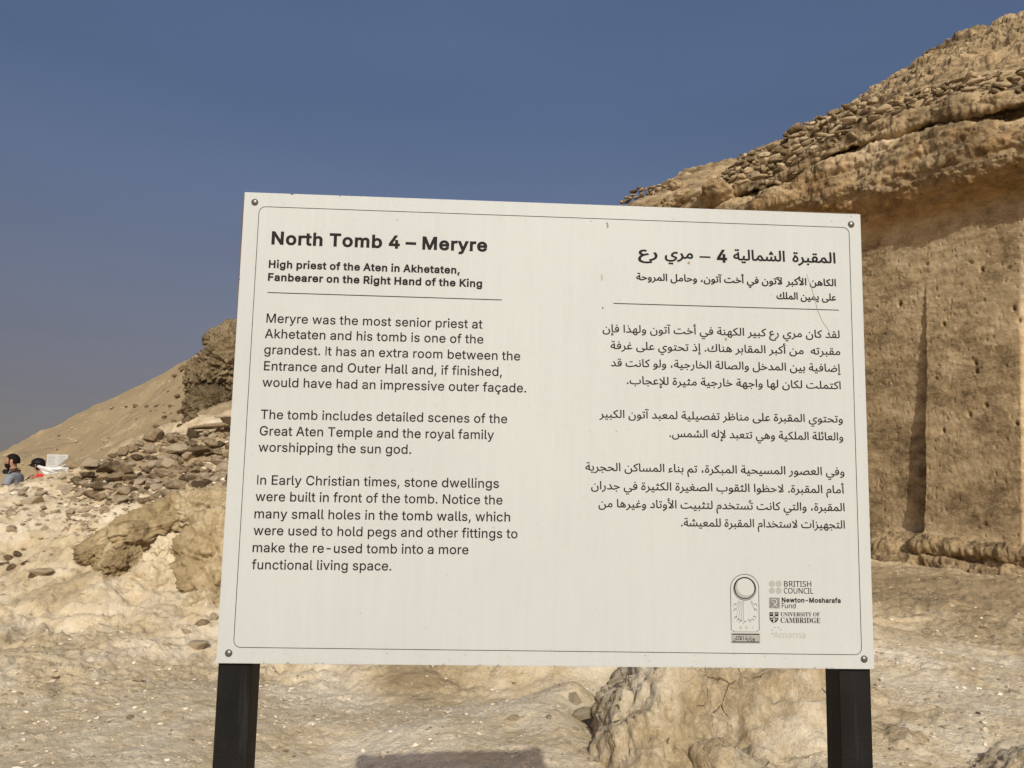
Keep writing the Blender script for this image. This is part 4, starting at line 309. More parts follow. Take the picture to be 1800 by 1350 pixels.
        [65261,265,[172,61,138,56,112,60,103,68,99,83,104,109,110,121,125,136,140,136,146,132,160,116,169,90],[41,15,55,3,70,-7,89,-14,132,-19,152,-17,132,-39,111,-51,85,-61,7,-77,23,-152,98,-139,151,-117,192,-87,222,-48,241,0,246,54,245,83,232,138,221,162,205,182,187,200,164,211,138,214,112,211,90,200,70,185,53,166,32,120,24,71,25,50,31,31]],
        [65262,279,[110,66,102,72,99,82,105,111,119,131,132,137,146,132,159,117,168,91,172,60,129,61],[24,72,27,43,41,20,60,3,84,-8,110,-15,152,-17,132,-39,111,-51,85,-61,7,-77,23,-152,98,-139,151,-117,192,-87,222,-48,234,-17,281,-17,297,-14,311,-5,320,7,323,22,322,35,315,49,301,57,287,60,247,60,243,101,233,140,217,172,195,195,167,209,138,214,113,211,91,201,71,187,43,147,33,123,26,98]],
        [65264,436,[477,7,480,22,479,36,470,49,459,57,393,69,352,80,283,106,266,29,342,3,355,-7,357,-14,356,-22,348,-33,336,-44,317,-54,268,-70,206,-76,156,-70,115,-56,100,-45,89,-32,83,-15,80,4,82,26,102,96,35,122,16,69,6,32,4,-2,10,-47,31,-86,62,-116,101,-135,145,-148,193,-152,245,-149,290,-141,330,-129,364,-112,392,-94,413,-71,426,-47,431,-20,430,-10,431,-17,453,-14,468,-6]],
        [65265,450,[428,-19,433,8,429,28,420,45,389,67,317,98,289,117,290,129,295,140,315,163,344,180,373,186,395,182,428,169,459,235,421,255,398,261,373,262,342,259,313,249,286,234,262,214,242,191,226,166,215,140,212,111,216,89,225,72,239,56,256,45,352,0,351,-8,344,-19,333,-32,294,-56,267,-66,234,-73,196,-75,148,-69,128,-63,112,-54,98,-43,88,-30,83,-15,80,4,82,26,102,96,35,122,16,69,6,32,4,-1,7,-36,18,-67,36,-94,60,-115,88,-132,121,-143,155,-149,193,-152,247,-148,294,-136,334,-119,368,-98,396,-73,416,-46],[294,-203,284,-190,271,-180,254,-177,236,-180,223,-190,212,-203,203,-190,190,-180,172,-177,155,-180,141,-190,132,-204,129,-221,132,-237,141,-251,155,-260,172,-264,190,-260,203,-251,213,-238,223,-251,236,-260,254,-264,271,-260,284,-251,294,-238,297,-221]],
        [65266,436,[172,-180,155,-177,137,-180,124,-190,114,-203,111,-221,114,-238,124,-251,137,-260,155,-264,172,-260,185,-251,195,-238,205,-251,218,-260,236,-264,253,-260,266,-251,276,-238,279,-221,276,-203,266,-190,253,-180,236,-177,218,-180,205,-190,195,-203,185,-190],[145,-148,193,-152,245,-149,290,-141,330,-129,364,-112,392,-94,413,-71,426,-47,431,-20,430,-10,431,-17,453,-14,468,-6,477,7,480,22,479,36,470,49,459,57,393,69,352,80,283,106,266,29,342,3,355,-7,357,-14,356,-22,348,-33,336,-44,317,-54,268,-70,206,-76,156,-70,115,-56,100,-45,89,-32,83,-15,80,4,82,26,102,96,35,122,16,69,6,32,4,-2,10,-47,31,-86,62,-116,101,-135]],
        [65267,177,[11,-126,28,-129,45,-126,59,-116,69,-103,79,-116,92,-126,110,-129,127,-126,140,-116,150,-103,153,-86,150,-69,140,-55,127,-46,110,-42,92,-46,79,-55,68,-70,59,-55,45,-46,28,-41,11,-46,-3,-55,-12,-70,-15,-86,-12,-102,-3,-116],[147,51,154,77,156,106,151,151,138,200,120,257,45,229,78,129,83,97,81,80,77,71,70,66,58,62,-6,60,-16,-18,67,-11,95,-2,117,11,134,28]],
        [65268,221,[68,-129,85,-126,99,-116,109,-102,118,-116,132,-126,149,-129,166,-126,180,-116,189,-102,192,-86,189,-70,180,-55,166,-46,149,-41,132,-46,118,-55,108,-70,99,-55,85,-46,68,-41,51,-46,37,-55,28,-70,25,-86,28,-102,37,-116,51,-126],[49,-15,86,-5,108,9,103,27,111,12,117,18,112,11,123,0,162,-13,222,-17,238,-14,251,-6,262,7,265,23,256,48,244,57,176,63,154,71,152,87,159,132,168,170,93,184,72,88,65,75,59,69,48,64,-7,59,-16,-18]],
        [65269,402,[36,453,16,449,-2,441,-20,427,-44,401,-1,365,24,385,36,389,96,366,117,365,144,370,162,379,190,401,158,447,129,431,105,430,53,451],[297,17,316,49,320,80,318,103,310,126,298,149,268,184,279,210,292,265,296,322,285,439,206,429,219,318,215,269,208,241,157,284,49,366,5,303,105,229,175,171,154,142,114,102,54,55,54,-14,205,-14,235,-12,261,-6,281,4],[163,57,178,61,206,88,231,118,245,97,249,85,244,70,238,67]],
        [65271,345,[73,442,59,453,55,467,61,471,79,471,103,467,113,522,85,530,69,531,33,524,18,514,5,501,-4,483,-6,462,-1,439,11,419,6,423,-9,419,4,360,56,373,142,400,123,456],[297,17,316,49,320,80,318,103,310,126,298,149,268,184,279,210,292,265,296,322,285,439,206,429,219,318,215,269,208,241,157,284,49,366,5,303,105,229,175,171,154,142,114,102,54,55,54,-14,205,-14,235,-12,261,-6,281,4],[163,57,178,61,206,88,231,118,245,97,249,85,244,70,238,67]],
        [32,154],
    ],
}
# the Arabic lines in display order, as code points of the joined letter forms
AR = {
    't1': [65171,65198,65170,65240,65252,65247,65165],
    't2': [65172,65268,65247,65166,65252,65208,65247,65165],
    't3': [65265,65198,65251],
    't4': [65225,65197],
    's1': [65172,65187,65261,65198,65252,65247,65165,32,65246,65251,65166,65187,65261,32,1548,65253,65262,65175,65153,32,65174,65191,65155,32,65266,65235,32,65253,65262,65175,65269,32,65198,65170,65243,65271,65165,32,65254,65259,65166,65244,65247,65165],
    's2': [65242,65248,65252,65247,65165,32,65254,65268,65252,65267,32,65264,65248,65227],
    'a1': [65253,65160,65235,32,65165,65196,65260,65247,65261,32,65253,65262,65175,65153,32,65174,65191,65155,32,65266,65235,32,65172,65256,65260,65244,65247,65165,32,65198,65268,65170,65243,32,65225,65197,32,65265,65198,65251,32,65253,65166,65243,32,65194,65240,65247],
    'a2': [65172,65235,65198,65231,32,65264,65248,65227,32,65265,65262,65176,65188,65175,32,65195,65159,32,46,65241,65166,65256,65259,32,65198,65169,65166,65240,65252,65247,65165,32,65198,65170,65243,65155,32,65254,65251,32,32,65258,65175,65198,65170,65240,65251],
    'a3': [65194,65239,32,65174,65255,65166,65243,32,65262,65247,65261,32,1548,65172,65268,65183,65197,65166,65192,65247,65165,32,65172,65247,65166,65212,65247,65165,65261,32,65246,65191,65194,65252,65247,65165,32,65254,65268,65169,32,65172,65268,65235,65166,65215,65159],
    'a4': [46,65167,65166,65184,65227,65274,65247,32,65171,65198,65268,65180,65251,32,65172,65268,65183,65197,65166,65191,32,65172,65260,65183,65165,65261,32,65166,65260,65247,32,65253,65166,65244,65247,32,65174,65248,65252,65176,65243,65165],
    'b1': [65198,65268,65170,65244,65247,65165,32,65253,65262,65175,65153,32,65194,65170,65228,65252,65247,32,65172,65268,65248,65268,65212,65236,65175,32,65198,65223,65166,65256,65251,32,65264,65248,65227,32,65171,65198,65170,65240,65252,65247,65165,32,65265,65262,65176,65188,65175,65261],
    'b2': [46,65202,65252,65208,65247,65165,32,65258,65247,65273,32,65194,65170,65228,65176,65175,32,65266,65259,65261,32,65172,65268,65244,65248,65252,65247,65165,32,65172,65248,65163,65166,65228,65247,65165,65261],
    'c1': [65172,65267,65198,65184,65188,65247,65165,32,65254,65243,65166,65204,65252,65247,65165,32,65152,65166,65256,65169,32,65250,65175,32,1548,65171,65198,65244,65170,65252,65247,65165,32,65172,65268,65188,65268,65204,65252,65247,65165,32,65197,65262,65212,65228,65247,65165,32,65266,65235,65261],
    'c2': [65253,65165,65197,65194,65183,32,65266,65235,32,65171,65198,65268,65180,65244,65247,65165,32,65171,65198,65268,65232,65212,65247,65165,32,65167,65262,65240,65180,65247,65165,32,65165,65262,65224,65187,65275,32,46,65171,65198,65170,65240,65252,65247,65165,32,65249,65166,65251,65155],
    'c3': [65254,65251,32,65166,65259,65198,65268,65231,65261,32,65193,65166,65175,65261,65271,65165,32,65174,65268,65170,65180,65176,65247,32,65249,65194,65192,65176,65204,65175,32,65174,65255,65166,65243,32,65266,65176,65247,65165,65261,32,1548,65171,65198,65170,65240,65252,65247,65165],
    'c4': [46,65172,65208,65268,65228,65252,65248,65247,32,65171,65198,65170,65240,65252,65247,65165,32,65249,65165,65194,65192,65176,65203,65275,32,65173,65165,65200,65268,65260,65184,65176,65247,65165],
    'w': [65197,65166,65179,65269,65165,32,65171,65197,65165,65199,65261],
}
GL = {k: {chr(e[0]): [e[1], [list(zip(c[0::2], c[1::2])) for c in e[2:]]] for e in v} for k, v in GL.items()}
AR = {k: ''.join(map(chr, v)) for k, v in AR.items()}

# ------------------------------------------------------------------ helpers: rays
def ray(px, py):
    c = np.array([(px - CX) / F_PX, -(py - CY) / F_PX, 1.0])
    return R_CW @ c

def W(px, py, d):
    """the point seen at a pixel of the photograph, at horizontal distance d in front of the camera"""
    r = ray(px, py)
    return CAM + r * (d / r[1])

def G(px, py, z):
    r = ray(px, py)
    return CAM + r * ((z - CAM[2]) / r[2])

# ------------------------------------------------------------------ helpers: noise (numpy)
_perm = np.random.default_rng(3).permutation(256); _perm = np.concatenate([_perm, _perm, _perm])
_g = np.random.default_rng(4).normal(size=(256, 3)); _g /= np.linalg.norm(_g, axis=1)[:, None]

def perlin(P):
    P = np.asarray(P, float); I = np.floor(P).astype(int); Fr = P - I; I &= 255
    U = Fr * Fr * Fr * (Fr * (Fr * 6 - 15) + 10)
    out = 0
    for dx in (0, 1):
        wx = U[:, 0] if dx else 1 - U[:, 0]
        for dy in (0, 1):
            wy = U[:, 1] if dy else 1 - U[:, 1]
            for dz in (0, 1):
                wz = U[:, 2] if dz else 1 - U[:, 2]
                h = _perm[_perm[_perm[(I[:, 0] + dx) & 255] + ((I[:, 1] + dy) & 255)] + ((I[:, 2] + dz) & 255)]
                g = _g[h]
                out = out + wx * wy * wz * (g[:, 0] * (Fr[:, 0] - dx) + g[:, 1] * (Fr[:, 1] - dy) + g[:, 2] * (Fr[:, 2] - dz))
    return out * 1.5

def fbm(P, octv=4, gain=0.5, lac=2.03, ridged=False):
    a, s, t = 1.0, 0.0, 0.0
    P = np.array(P, float)
    for k in range(octv):
        n = perlin(P + 17.3 * k)
        if ridged: n = 1 - 2 * np.abs(n)
        s = s + a * n; t += a; a *= gain; P = P * lac
    return s / t

def worley(P):
    """distance to nearest and second nearest feature point"""
    I = np.floor(P).astype(int)
    f1 = np.full(len(P), 9.0); f2 = np.full(len(P), 9.0); idc = np.zeros(len(P))
    for dx in (-1, 0, 1):
        for dy in (-1, 0, 1):
            for dz in (-1, 0, 1):
                C = I + (dx, dy, dz)
                h = _perm[_perm[_perm[C[:, 0] & 255] + (C[:, 1] & 255)] + (C[:, 2] & 255)]
                j = _g[h] * 0.42 + 0.5
                d = np.linalg.norm(C + j - P, axis=1)
                n1 = d < f1
                f2 = np.where(n1, f1, np.minimum(f2, d)); f1 = np.where(n1, d, f1); idc = np.where(n1, h, idc)
    return f1, f2, idc

def sstep(a, b, x):
    t = np.clip((x - a) / (b - a), 0, 1); return t * t * (3 - 2 * t)

# ------------------------------------------------------------------ helpers: objects
def mesh_np(name, V, Fq, smooth=True, attr=None):
    """V (n,3), Fq (m,4) or (m,3) arrays -> mesh"""
    me = bpy.data.meshes.new(name)
    V = np.ascontiguousarray(V, np.float32); Fq = np.ascontiguousarray(Fq, np.int32)
    me.vertices.add(len(V)); me.vertices.foreach_set('co', V.ravel())
    k = Fq.shape[1]
    me.loops.add(Fq.size); me.loops.foreach_set('vertex_index', Fq.ravel())
    me.polygons.add(len(Fq)); me.polygons.foreach_set('loop_start', np.arange(0, Fq.size, k, dtype=np.int32))
    me.polygons.foreach_set('loop_total', np.full(len(Fq), k, np.int32))
    me.polygons.foreach_set('use_smooth', np.full(len(Fq), smooth))
    if attr:
        for an, av in attr.items():
            a = me.attributes.new(an, 'FLOAT', 'POINT'); a.data.foreach_set('value', np.ascontiguousarray(av, np.float32))
    me.update(calc_edges=True); me.validate()
    return me

def link(name, me, mat=None, parent=None):
    o = bpy.data.objects.new(name, me); COL.objects.link(o)
    if mat is not None: me.materials.clear(); me.materials.append(mat)
    if parent is not None: o.parent = parent
    return o

def tag(o, label=None, cat=None, group=None, kind=None):
    if label: o['label'] = label
    if cat: o['category'] = cat
    if group: o['group'] = group
    if kind: o['kind'] = kind
    return o

def empty(name, loc):
    o = bpy.data.objects.new(name, None); o.empty_display_size = 0.1; COL.objects.link(o); o.location = loc
    return o

def grid_faces(nu, nv, wrap=False):
    i, j = np.meshgrid(np.arange(nu - (0 if wrap else 1)), np.arange(nv - 1), indexing='ij')
    i2 = (i + 1) % nu
    return np.stack([i * nv + j, i2 * nv + j, i2 * nv + j + 1, i * nv + j + 1], -1).reshape(-1, 4)

class MB:
    """collects boxes and loose faces into one mesh"""
    def __init__(s): s.v = []; s.f = []
    def add(s, V, Fs):
        n = len(s.v); s.v += [tuple(p) for p in V]; s.f += [tuple(i + n for i in f) for f in Fs]
    def box(s, o, a, b, c):
        """corner o and three edge vectors (right-handed)"""
        o, a, b, c = map(np.array, (o, a, b, c))
        V = [o, o + a, o + a + b, o + b, o + c, o + a + c, o + a + b + c, o + b + c]
        s.add(V, [(0, 3, 2, 1), (4, 5, 6, 7), (0, 1, 5, 4), (1, 2, 6, 5), (2, 3, 7, 6), (3, 0, 4, 7)])
    def tube(s, pts, r, n=8):
        pts = [np.array(p, float) for p in pts]; rs = r if hasattr(r, '__len__') else [r] * len(pts)
        V = []; 
        for k, p in enumerate(pts):
            t = pts[min(k + 1, len(pts) - 1)] - pts[max(k - 1, 0)]; t /= np.linalg.norm(t) + 1e-9
            a = np.cross(t, (0.3, 0.2, 0.93)); a /= np.linalg.norm(a); b = np.cross(t, a)
            V += [p + rs[k] * (math.cos(q * 2 * math.pi / n) * a + math.sin(q * 2 * math.pi / n) * b) for q in range(n)]
        Fs = [(k * n + q, k * n + (q + 1) % n, (k + 1) * n + (q + 1) % n, (k + 1) * n + q) for k in range(len(pts) - 1) for q in range(n)]
        Fs += [tuple(range(n))[::-1], tuple((len(pts) - 1) * n + q for q in range(n))]
        s.add(V, Fs)
    def build(s, name, mat, parent=None, smooth=False, bevel=0):
        me = bpy.data.meshes.new(name); me.from_pydata(s.v, [], s.f); me.update()
        if bevel:
            bm = bmesh.new(); bm.from_mesh(me); bmesh.ops.recalc_face_normals(bm, faces=bm.faces)
            bmesh.ops.bevel(bm, geom=bm.edges[:], offset=bevel, segments=2, affect='EDGES', profile=0.6); bm.to_mesh(me); bm.free()
        if smooth: me.polygons.foreach_set('use_smooth', [True] * len(me.polygons))
        return link(name, me, mat, parent)

# ------------------------------------------------------------------ materials
def new_mat(name):
    m = bpy.data.materials.new(name); m.use_nodes = True
    nt = m.node_tree; p = nt.nodes['Principled BSDF']
    return m, nt, p

def plain(name, col, rough=0.6, metal=0.0, bump=0.0, bscale=200, var=0.0, vscale=8.0, spec=0.4):
    m, nt, p = new_mat(name); N, L = nt.nodes, nt.links; p.inputs['Specular IOR Level'].default_value = spec
    p.inputs['Base Color'].default_value = (*col, 1); p.inputs['Roughness'].default_value = rough; p.inputs['Metallic'].default_value = metal
    tc = N.new('ShaderNodeTexCoord')
    if var:
        n = N.new('ShaderNodeTexNoise'); n.inputs['Scale'].default_value = vscale; n.inputs['Detail'].default_value = 6
        L.new(tc.outputs['Object'], n.inputs['Vector'])
        r = N.new('ShaderNodeMapRange'); r.inputs['To Min'].default_value = 1 - var; r.inputs['To Max'].default_value = 1 + var
        r.inputs['From Min'].default_value = 0.3; r.inputs['From Max'].default_value = 0.7
        L.new(n.outputs['Fac'], r.inputs['Value'])
        mx = N.new('ShaderNodeMixRGB'); mx.blend_type = 'MULTIPLY'; mx.inputs[0].default_value = 1; mx.inputs[1].default_value = (*col, 1)
        L.new(r.outputs[0], mx.inputs[2]); L.new(mx.outputs[0], p.inputs['Base Color'])
    if bump:
        n = N.new('ShaderNodeTexNoise'); n.inputs['Scale'].default_value = bscale; n.inputs['Detail'].default_value = 4
        L.new(tc.outputs['Object'], n.inputs['Vector'])
        b = N.new('ShaderNodeBump'); b.inputs['Strength'].default_value = bump; b.inputs['Distance'].default_value = 0.01
        L.new(n.outputs['Fac'], b.inputs['Height']); L.new(b.outputs[0], p.inputs['Normal'])
    return m

def rock_mat(name, dark, mid, pale, scale=1.0, coords='world', tone=True, bump=0.6, bdist=0.03, flecks=0.0, aniso=(1, 1, 1), rand=0.0, contrast=1.0, pits=0.0, fine=1.0, ochre=False, cracks=0.0):
    """stone or soil: dark / mid / pale patches from noise of several sizes, pushed by the mesh attribute 'tone'"""
    m, nt, p = new_mat(name); N, L = nt.nodes, nt.links
    p.inputs['Roughness'].default_value = 0.95; p.inputs['Specular IOR Level'].default_value = 0.15
    if coords == 'world':
        src = N.new('ShaderNodeNewGeometry').outputs['Position']
    else:
        src = N.new('ShaderNodeTexCoord').outputs['Object']
    mp = N.new('ShaderNodeMapping'); mp.inputs['Scale'].default_value = tuple(scale * a for a in aniso)
    L.new(src, mp.inputs['Vector']); vec = mp.outputs[0]
    oi = N.new('ShaderNodeObjectInfo')
    if coords == 'object':
        ad = N.new('ShaderNodeVectorMath'); ad.operation = 'ADD'
        mu = N.new('ShaderNodeMath'); mu.operation = 'MULTIPLY'; mu.inputs[1].default_value = 37.0
        L.new(oi.outputs['Random'], mu.inputs[0]); L.new(vec, ad.inputs[0]); L.new(mu.outputs[0], ad.inputs[1]); vec = ad.outputs[0]
    def noise(s, d=6, r=0.6, w=0.0):
        n = N.new('ShaderNodeTexNoise'); n.inputs['Scale'].default_value = s; n.inputs['Detail'].default_value = d
        n.inputs['Roughness'].default_value = r; n.inputs['Distortion'].default_value = w
        L.new(vec, n.inputs['Vector']); return n.outputs['Fac']
    def math_(op, a, b=None):
        n = N.new('ShaderNodeMath'); n.operation = op
        for k, v in enumerate((a, b)):
            if v is None: continue
            if isinstance(v, (int, float)): n.inputs[k].default_value = v
            else: L.new(v, n.inputs[k])
        return n.outputs[0]
    big, medn, small = noise(0.9, 5, 0.6, 0.4), noise(4.5, 6, 0.62, 0.3), noise(22, 5, 0.65)
    f = math_('ADD', math_('MULTIPLY', big, 0.45), math_('ADD', math_('MULTIPLY', medn, 0.33), math_('MULTIPLY', small, 0.22)))
    f = math_('ADD', math_('MULTIPLY', math_('SUBTRACT', f, 0.5), 2.6 * contrast), 0.5)
    if tone:
        at = N.new('ShaderNodeAttribute'); at.attribute_name = 'tone'
        f = math_('ADD', f, at.outputs['Fac'])
    if rand:
        sr = N.new('ShaderNodeSeparateColor'); L.new(oi.outputs['Color'], sr.inputs[0])
        f = math_('ADD', f, math_('MULTIPLY', math_('SUBTRACT', sr.outputs[0], 0.5), rand))
    cr = N.new('ShaderNodeValToRGB'); e = cr.color_ramp.elements
    e[0].position = 0.1; e[0].color = (*dark, 1); e[1].position = 0.92; e[1].color = (*pale, 1)
    x = e.new(0.48); x.color = (*mid, 1)
    L.new(f, cr.inputs[0]); colr = cr.outputs[0]
    if ochre:
        oa = N.new('ShaderNodeAttribute'); oa.attribute_name = 'ochre'
        om = N.new('ShaderNodeMixRGB'); om.inputs[2].default_value = (0.36, 0.20, 0.075, 1)
        L.new(math_('MULTIPLY', oa.outputs['Fac'], math_('ADD', medn, 0.25)), om.inputs[0]); L.new(colr, om.inputs[1]); colr = om.outputs[0]
    # fine mineral grain
    gr = noise(140 * fine, 3, 0.7)
    gm = N.new('ShaderNodeMapRange'); gm.inputs['From Min'].default_value = 0.3; gm.inputs['From Max'].default_value = 0.7
    gm.inputs['To Min'].default_value = 0.84; gm.inputs['To Max'].default_value = 1.14; L.new(gr, gm.inputs['Value'])
    mx = N.new('ShaderNodeMixRGB'); mx.blend_type = 'MULTIPLY'; mx.inputs[0].default_value = 1
    L.new(colr, mx.inputs[1]); L.new(gm.outputs[0], mx.inputs[2]); colr = mx.outputs[0]
    h = math_('ADD', math_('MULTIPLY', noise(9, 8, 0.68, 0.3), 1.0), math_('MULTIPLY', noise(45 * fine, 5, 0.7), 0.35))
    if flecks:
        vo = N.new('ShaderNodeTexVoronoi'); vo.inputs['Scale'].default_value = 24 * fine; vo.inputs['Randomness'].default_value = 1
        L.new(vec, vo.inputs['Vector'])
        sepc = N.new('ShaderNodeSeparateColor'); L.new(vo.outputs['Color'], sepc.inputs[0])
        rad = math_('MULTIPLY', math_('POWER', sepc.outputs[0], 3.0), 0.42)
        msk = math_('GREATER_THAN', rad, vo.outputs['Distance'])
        msk = math_('MULTIPLY', msk, flecks)
        fc = N.new('ShaderNodeMixRGB'); fc.inputs[2].default_value = (*[min(0.8, c * 1.15) for c in pale], 1)
        L.new(msk, fc.inputs[0]); L.new(colr, fc.inputs[1]); colr = fc.outputs[0]
        h = math_('ADD', h, math_('MULTIPLY', msk, 0.35))
    if cracks:
        wv = N.new('ShaderNodeMixRGB'); wv.inputs[0].default_value = 0.12
        nc = N.new('ShaderNodeTexNoise'); nc.inputs['Scale'].default_value = 4; nc.inputs['Detail'].default_value = 5; L.new(vec, nc.inputs['Vector'])
        L.new(vec, wv.inputs[1]); L.new(nc.outputs['Color'], wv.inputs[2])
        vo = N.new('ShaderNodeTexVoronoi'); vo.feature = 'DISTANCE_TO_EDGE'; vo.inputs['Scale'].default_value = 1.5; L.new(wv.outputs[0], vo.inputs['Vector'])
        thin = N.new('ShaderNodeMapRange'); thin.inputs['From Min'].default_value = 0.0; thin.inputs['From Max'].default_value = 0.014; L.new(vo.outputs['Distance'], thin.inputs['Value'])
        gate = math_('GREATER_THAN', noise(1.3, 3), 0.52)
        ck = math_('SUBTRACT', 1.0, math_('MULTIPLY', math_('SUBTRACT', 1.0, thin.outputs[0]), gate))
        h = math_('ADD', h, math_('MULTIPLY', ck, cracks))
    if pits:
        vo = N.new('ShaderNodeTexVoronoi'); vo.inputs['Scale'].default_value = 6; L.new(vec, vo.inputs['Vector'])
        sm = N.new('ShaderNodeMapRange'); sm.interpolation_type = 'SMOOTHSTEP'
        sm.inputs['From Min'].default_value = 0.0; sm.inputs['From Max'].default_value = 0.35; L.new(vo.outputs['Distance'], sm.inputs['Value'])
        h = math_('ADD', h, math_('MULTIPLY', sm.outputs[0], pits))
    b = N.new('ShaderNodeBump'); b.inputs['Strength'].default_value = bump; b.inputs['Distance'].default_value = bdist
    L.new(h, b.inputs['Height']); L.new(b.outputs[0], p.inputs['Normal'])
    L.new(colr, p.inputs['Base Color'])
    return m

MAT_GROUND = rock_mat('desert_ground', (0.32, 0.242, 0.138), (0.55, 0.44, 0.275), (0.69, 0.60, 0.45), scale=1.0, bump=0.8, bdist=0.05, flecks=0.18, contrast=1.15, fine=1.3)
MAT_CLIFF = rock_mat('cliff_limestone', (0.13, 0.090, 0.046), (0.35, 0.258, 0.144), (0.54, 0.43, 0.275), scale=0.9, aniso=(1, 1, 1.7), bump=0.42, bdist=0.06, pits=0.0, contrast=1.12, fine=0.6, ochre=True)
MAT_BOULDER = rock_mat('pale_limestone', (0.31, 0.232, 0.130), (0.49, 0.388, 0.242), (0.68, 0.595, 0.44), scale=2.0, bump=1.0, cracks=0.7, bdist=0.035, contrast=1.45)
MAT_OUTCROP = rock_mat('brown_limestone', (0.19, 0.137, 0.070), (0.36, 0.278, 0.155), (0.62, 0.53, 0.37), scale=1.4, bump=0.85, bdist=0.035)
MAT_STONE = rock_mat('loose_stone', (0.140, 0.097, 0.055), (0.38, 0.275, 0.155), (0.66, 0.54, 0.37), scale=2.0, coords='object', tone=False, rand=1.6, bump=0.8, bdist=0.10)
MAT_WALLSTONE = rock_mat('wall_stone', (0.135, 0.098, 0.055), (0.285, 0.213, 0.123), (0.44, 0.345, 0.215), scale=1.6, bump=0.6, bdist=0.03, fine=0.5)
MAT_GRAVEL = rock_mat('gravel', (0.25, 0.19, 0.12), (0.50, 0.40, 0.27), (0.74, 0.66, 0.52), scale=6.0, bump=0.2, bdist=0.01, tone=True)

# ------------------------------------------------------------------ ground heights: thin-plate spline through points of the terrain
CP = []
def P_(p): CP.append(tuple(p))
for x, y, z in [(0, 0.4, 0), (-1.5, 0.5, 0), (1.5, 0.5, 0), (0, 2.2, 0), (-1.6, 2.2, 0), (1.8, 2.2, 0), (-4, 2, 0), (4, 2, 0), (8, 4, 0.05), (-8, 3, 0.1)]: P_((x, y, z))
for px, py, z in [(20, 1345, 0), (300, 1345, 0), (600, 1345, -0.09), (520, 1345, -0.07), (850, 1345, 0.0), (950, 1320, 0.03), (1010, 1340, 0.0), (1050, 1290, -0.12), (1062, 1235, -0.12), (200, 1230, 0.0), (350, 1210, 0.02), (60, 1160, 0.03),
                  (560, 1270, -0.03), (740, 1275, 0.05), (900, 1290, 0.02), (1000, 1260, 0.04),
                  (1570, 1200, 0.16), (1700, 1200, 0.14), (1790, 1260, 0.12), (1560, 1300, 0.10), (1680, 1340, 0.05), (1560, 1100, 0.08), (1750, 1100, 0.06), (1650, 1030, 0.03), (1790, 1030, 0.02), (1545, 985, 0.05)]: P_(G(px, py, z))
for px, py, d in [(150, 1130, 6.75), (10, 1100, 7.0), (90, 1050, 7.7), (20, 1000, 8.3), (120, 990, 8.2), (20, 930, 9.0), (110, 920, 9.1), (10, 880, 9.8), (90, 866, 10.0),
                  (0, 861, 10.3), (45, 860, 10.5), (85, 853, 10.6), (125, 839, 10.8),
                  (190, 900, 9.2), (160, 850, 10.2), (200, 812, 11.2), (250, 785, 11.8), (320, 772, 12.0), (400, 755, 12.2), (280, 870, 9.6), (380, 860, 9.6), (330, 820, 10.8),
                  (300, 890, 9.0), (400, 880, 9.1), (250, 1100, 7.1), (340, 1125, 6.9), (420, 1150, 6.9), (200, 1040, 7.7), (400, 1060, 7.5), (330, 1010, 8.1), (240, 965, 8.5), (380, 950, 8.5),
                  (480, 1175, 6.6), (560, 1195, 6.25), (650, 1215, 5.95), (800, 1215, 5.95), (700, 1172, 6.15), (600, 1160, 6.6), (820, 1165, 6.3), (930, 1230, 5.8), (960, 1150, 6.2), (1010, 1195, 5.5), (1075, 1200, 6.0),
                  (1250, 1100, 6.3), (1450, 1100, 6.6), (1300, 1040, 8.5),
                  (380, 768, 14.5), (330, 772, 14.5), (290, 774, 15), (210, 788, 17), (410, 758, 16), (400, 742, 19), (350, 752, 19)]: P_(W(px, py, d))
for x, y, z in [(-8.2, 12.2, -0.15), (-7.0, 12.6, -0.15), (-9.5, 12.5, -0.2), (-8.6, 14.3, -0.2), (-10.5, 15, -0.2), (-7, 14.5, 0.0), (-12, 12, -0.2), (-6.2, 12.8, 0.3), (-14, 20, -0.5), (-11, 18, -0.2), (-9.5, 11.3, 0.5), (-8.2, 11.5, 0.45)]: P_((x, y, z))
for px, py, d in [(60, 838, 26), (100, 836, 30), (60, 806, 38), (110, 790, 38), (20, 822, 32), (160, 790, 30), (160, 770, 42), (250, 765, 26), (250, 730, 40), (330, 742, 22), (300, 690, 38), (330, 662, 36), (352, 632, 34),
                  (0, 803, 58), (30, 791, 58), (70, 773, 58), (112, 752, 58), (175, 722, 58), (240, 690, 56), (285, 665, 54), (325, 638, 52), (370, 612, 50), (420, 588, 48),
                  (0, 812, 40), (500, 560, 46), (620, 520, 44), (800, 500, 40), (1000, 470, 36)]: P_(W(px, py, d))
for px, py, d in [(0, 807, 75), (60, 786, 80), (120, 762, 80), (240, 702, 78), (330, 652, 74), (450, 600, 70)]: P_(W(px, py, d))
for x, y, z in [(-1.5, 8, 0.75), (0.5, 8.2, 0.5), (2, 9, 0.25), (-2.5, 11, 1.5), (0, 13, 1.2), (2.5, 13, 0.6), (-4, 15, 2.3), (0, 20, 2.4), (4, 20, 0.8), (-5, 22, 3.2), (5, 12, 0.05), (6, 15, 0.1), (9, 20, 0.3), (12, 14, 0), (12, 25, 0.5), (9, 9, 0), (6.5, 8, 0.0),
                (30, 30, 0), (40, 10, 0), (20, 50, 2), (-30, 25, -1.5), (-40, 10, -2), (-45, 50, -5), (-20, 8, -0.1), (-15, 4, 0), (20, 5, 0), (0, 60, 8), (10, 45, 6), (30, 70, 5)]: P_((x, y, z))
CP = np.array(CP)
def lp(x, y):
    r = np.hypot(x, y) + 0.6
    return np.stack([np.arctan2(x, y), np.log(r)], -1)
_c = lp(CP[:, 0], CP[:, 1]); _n = len(_c)
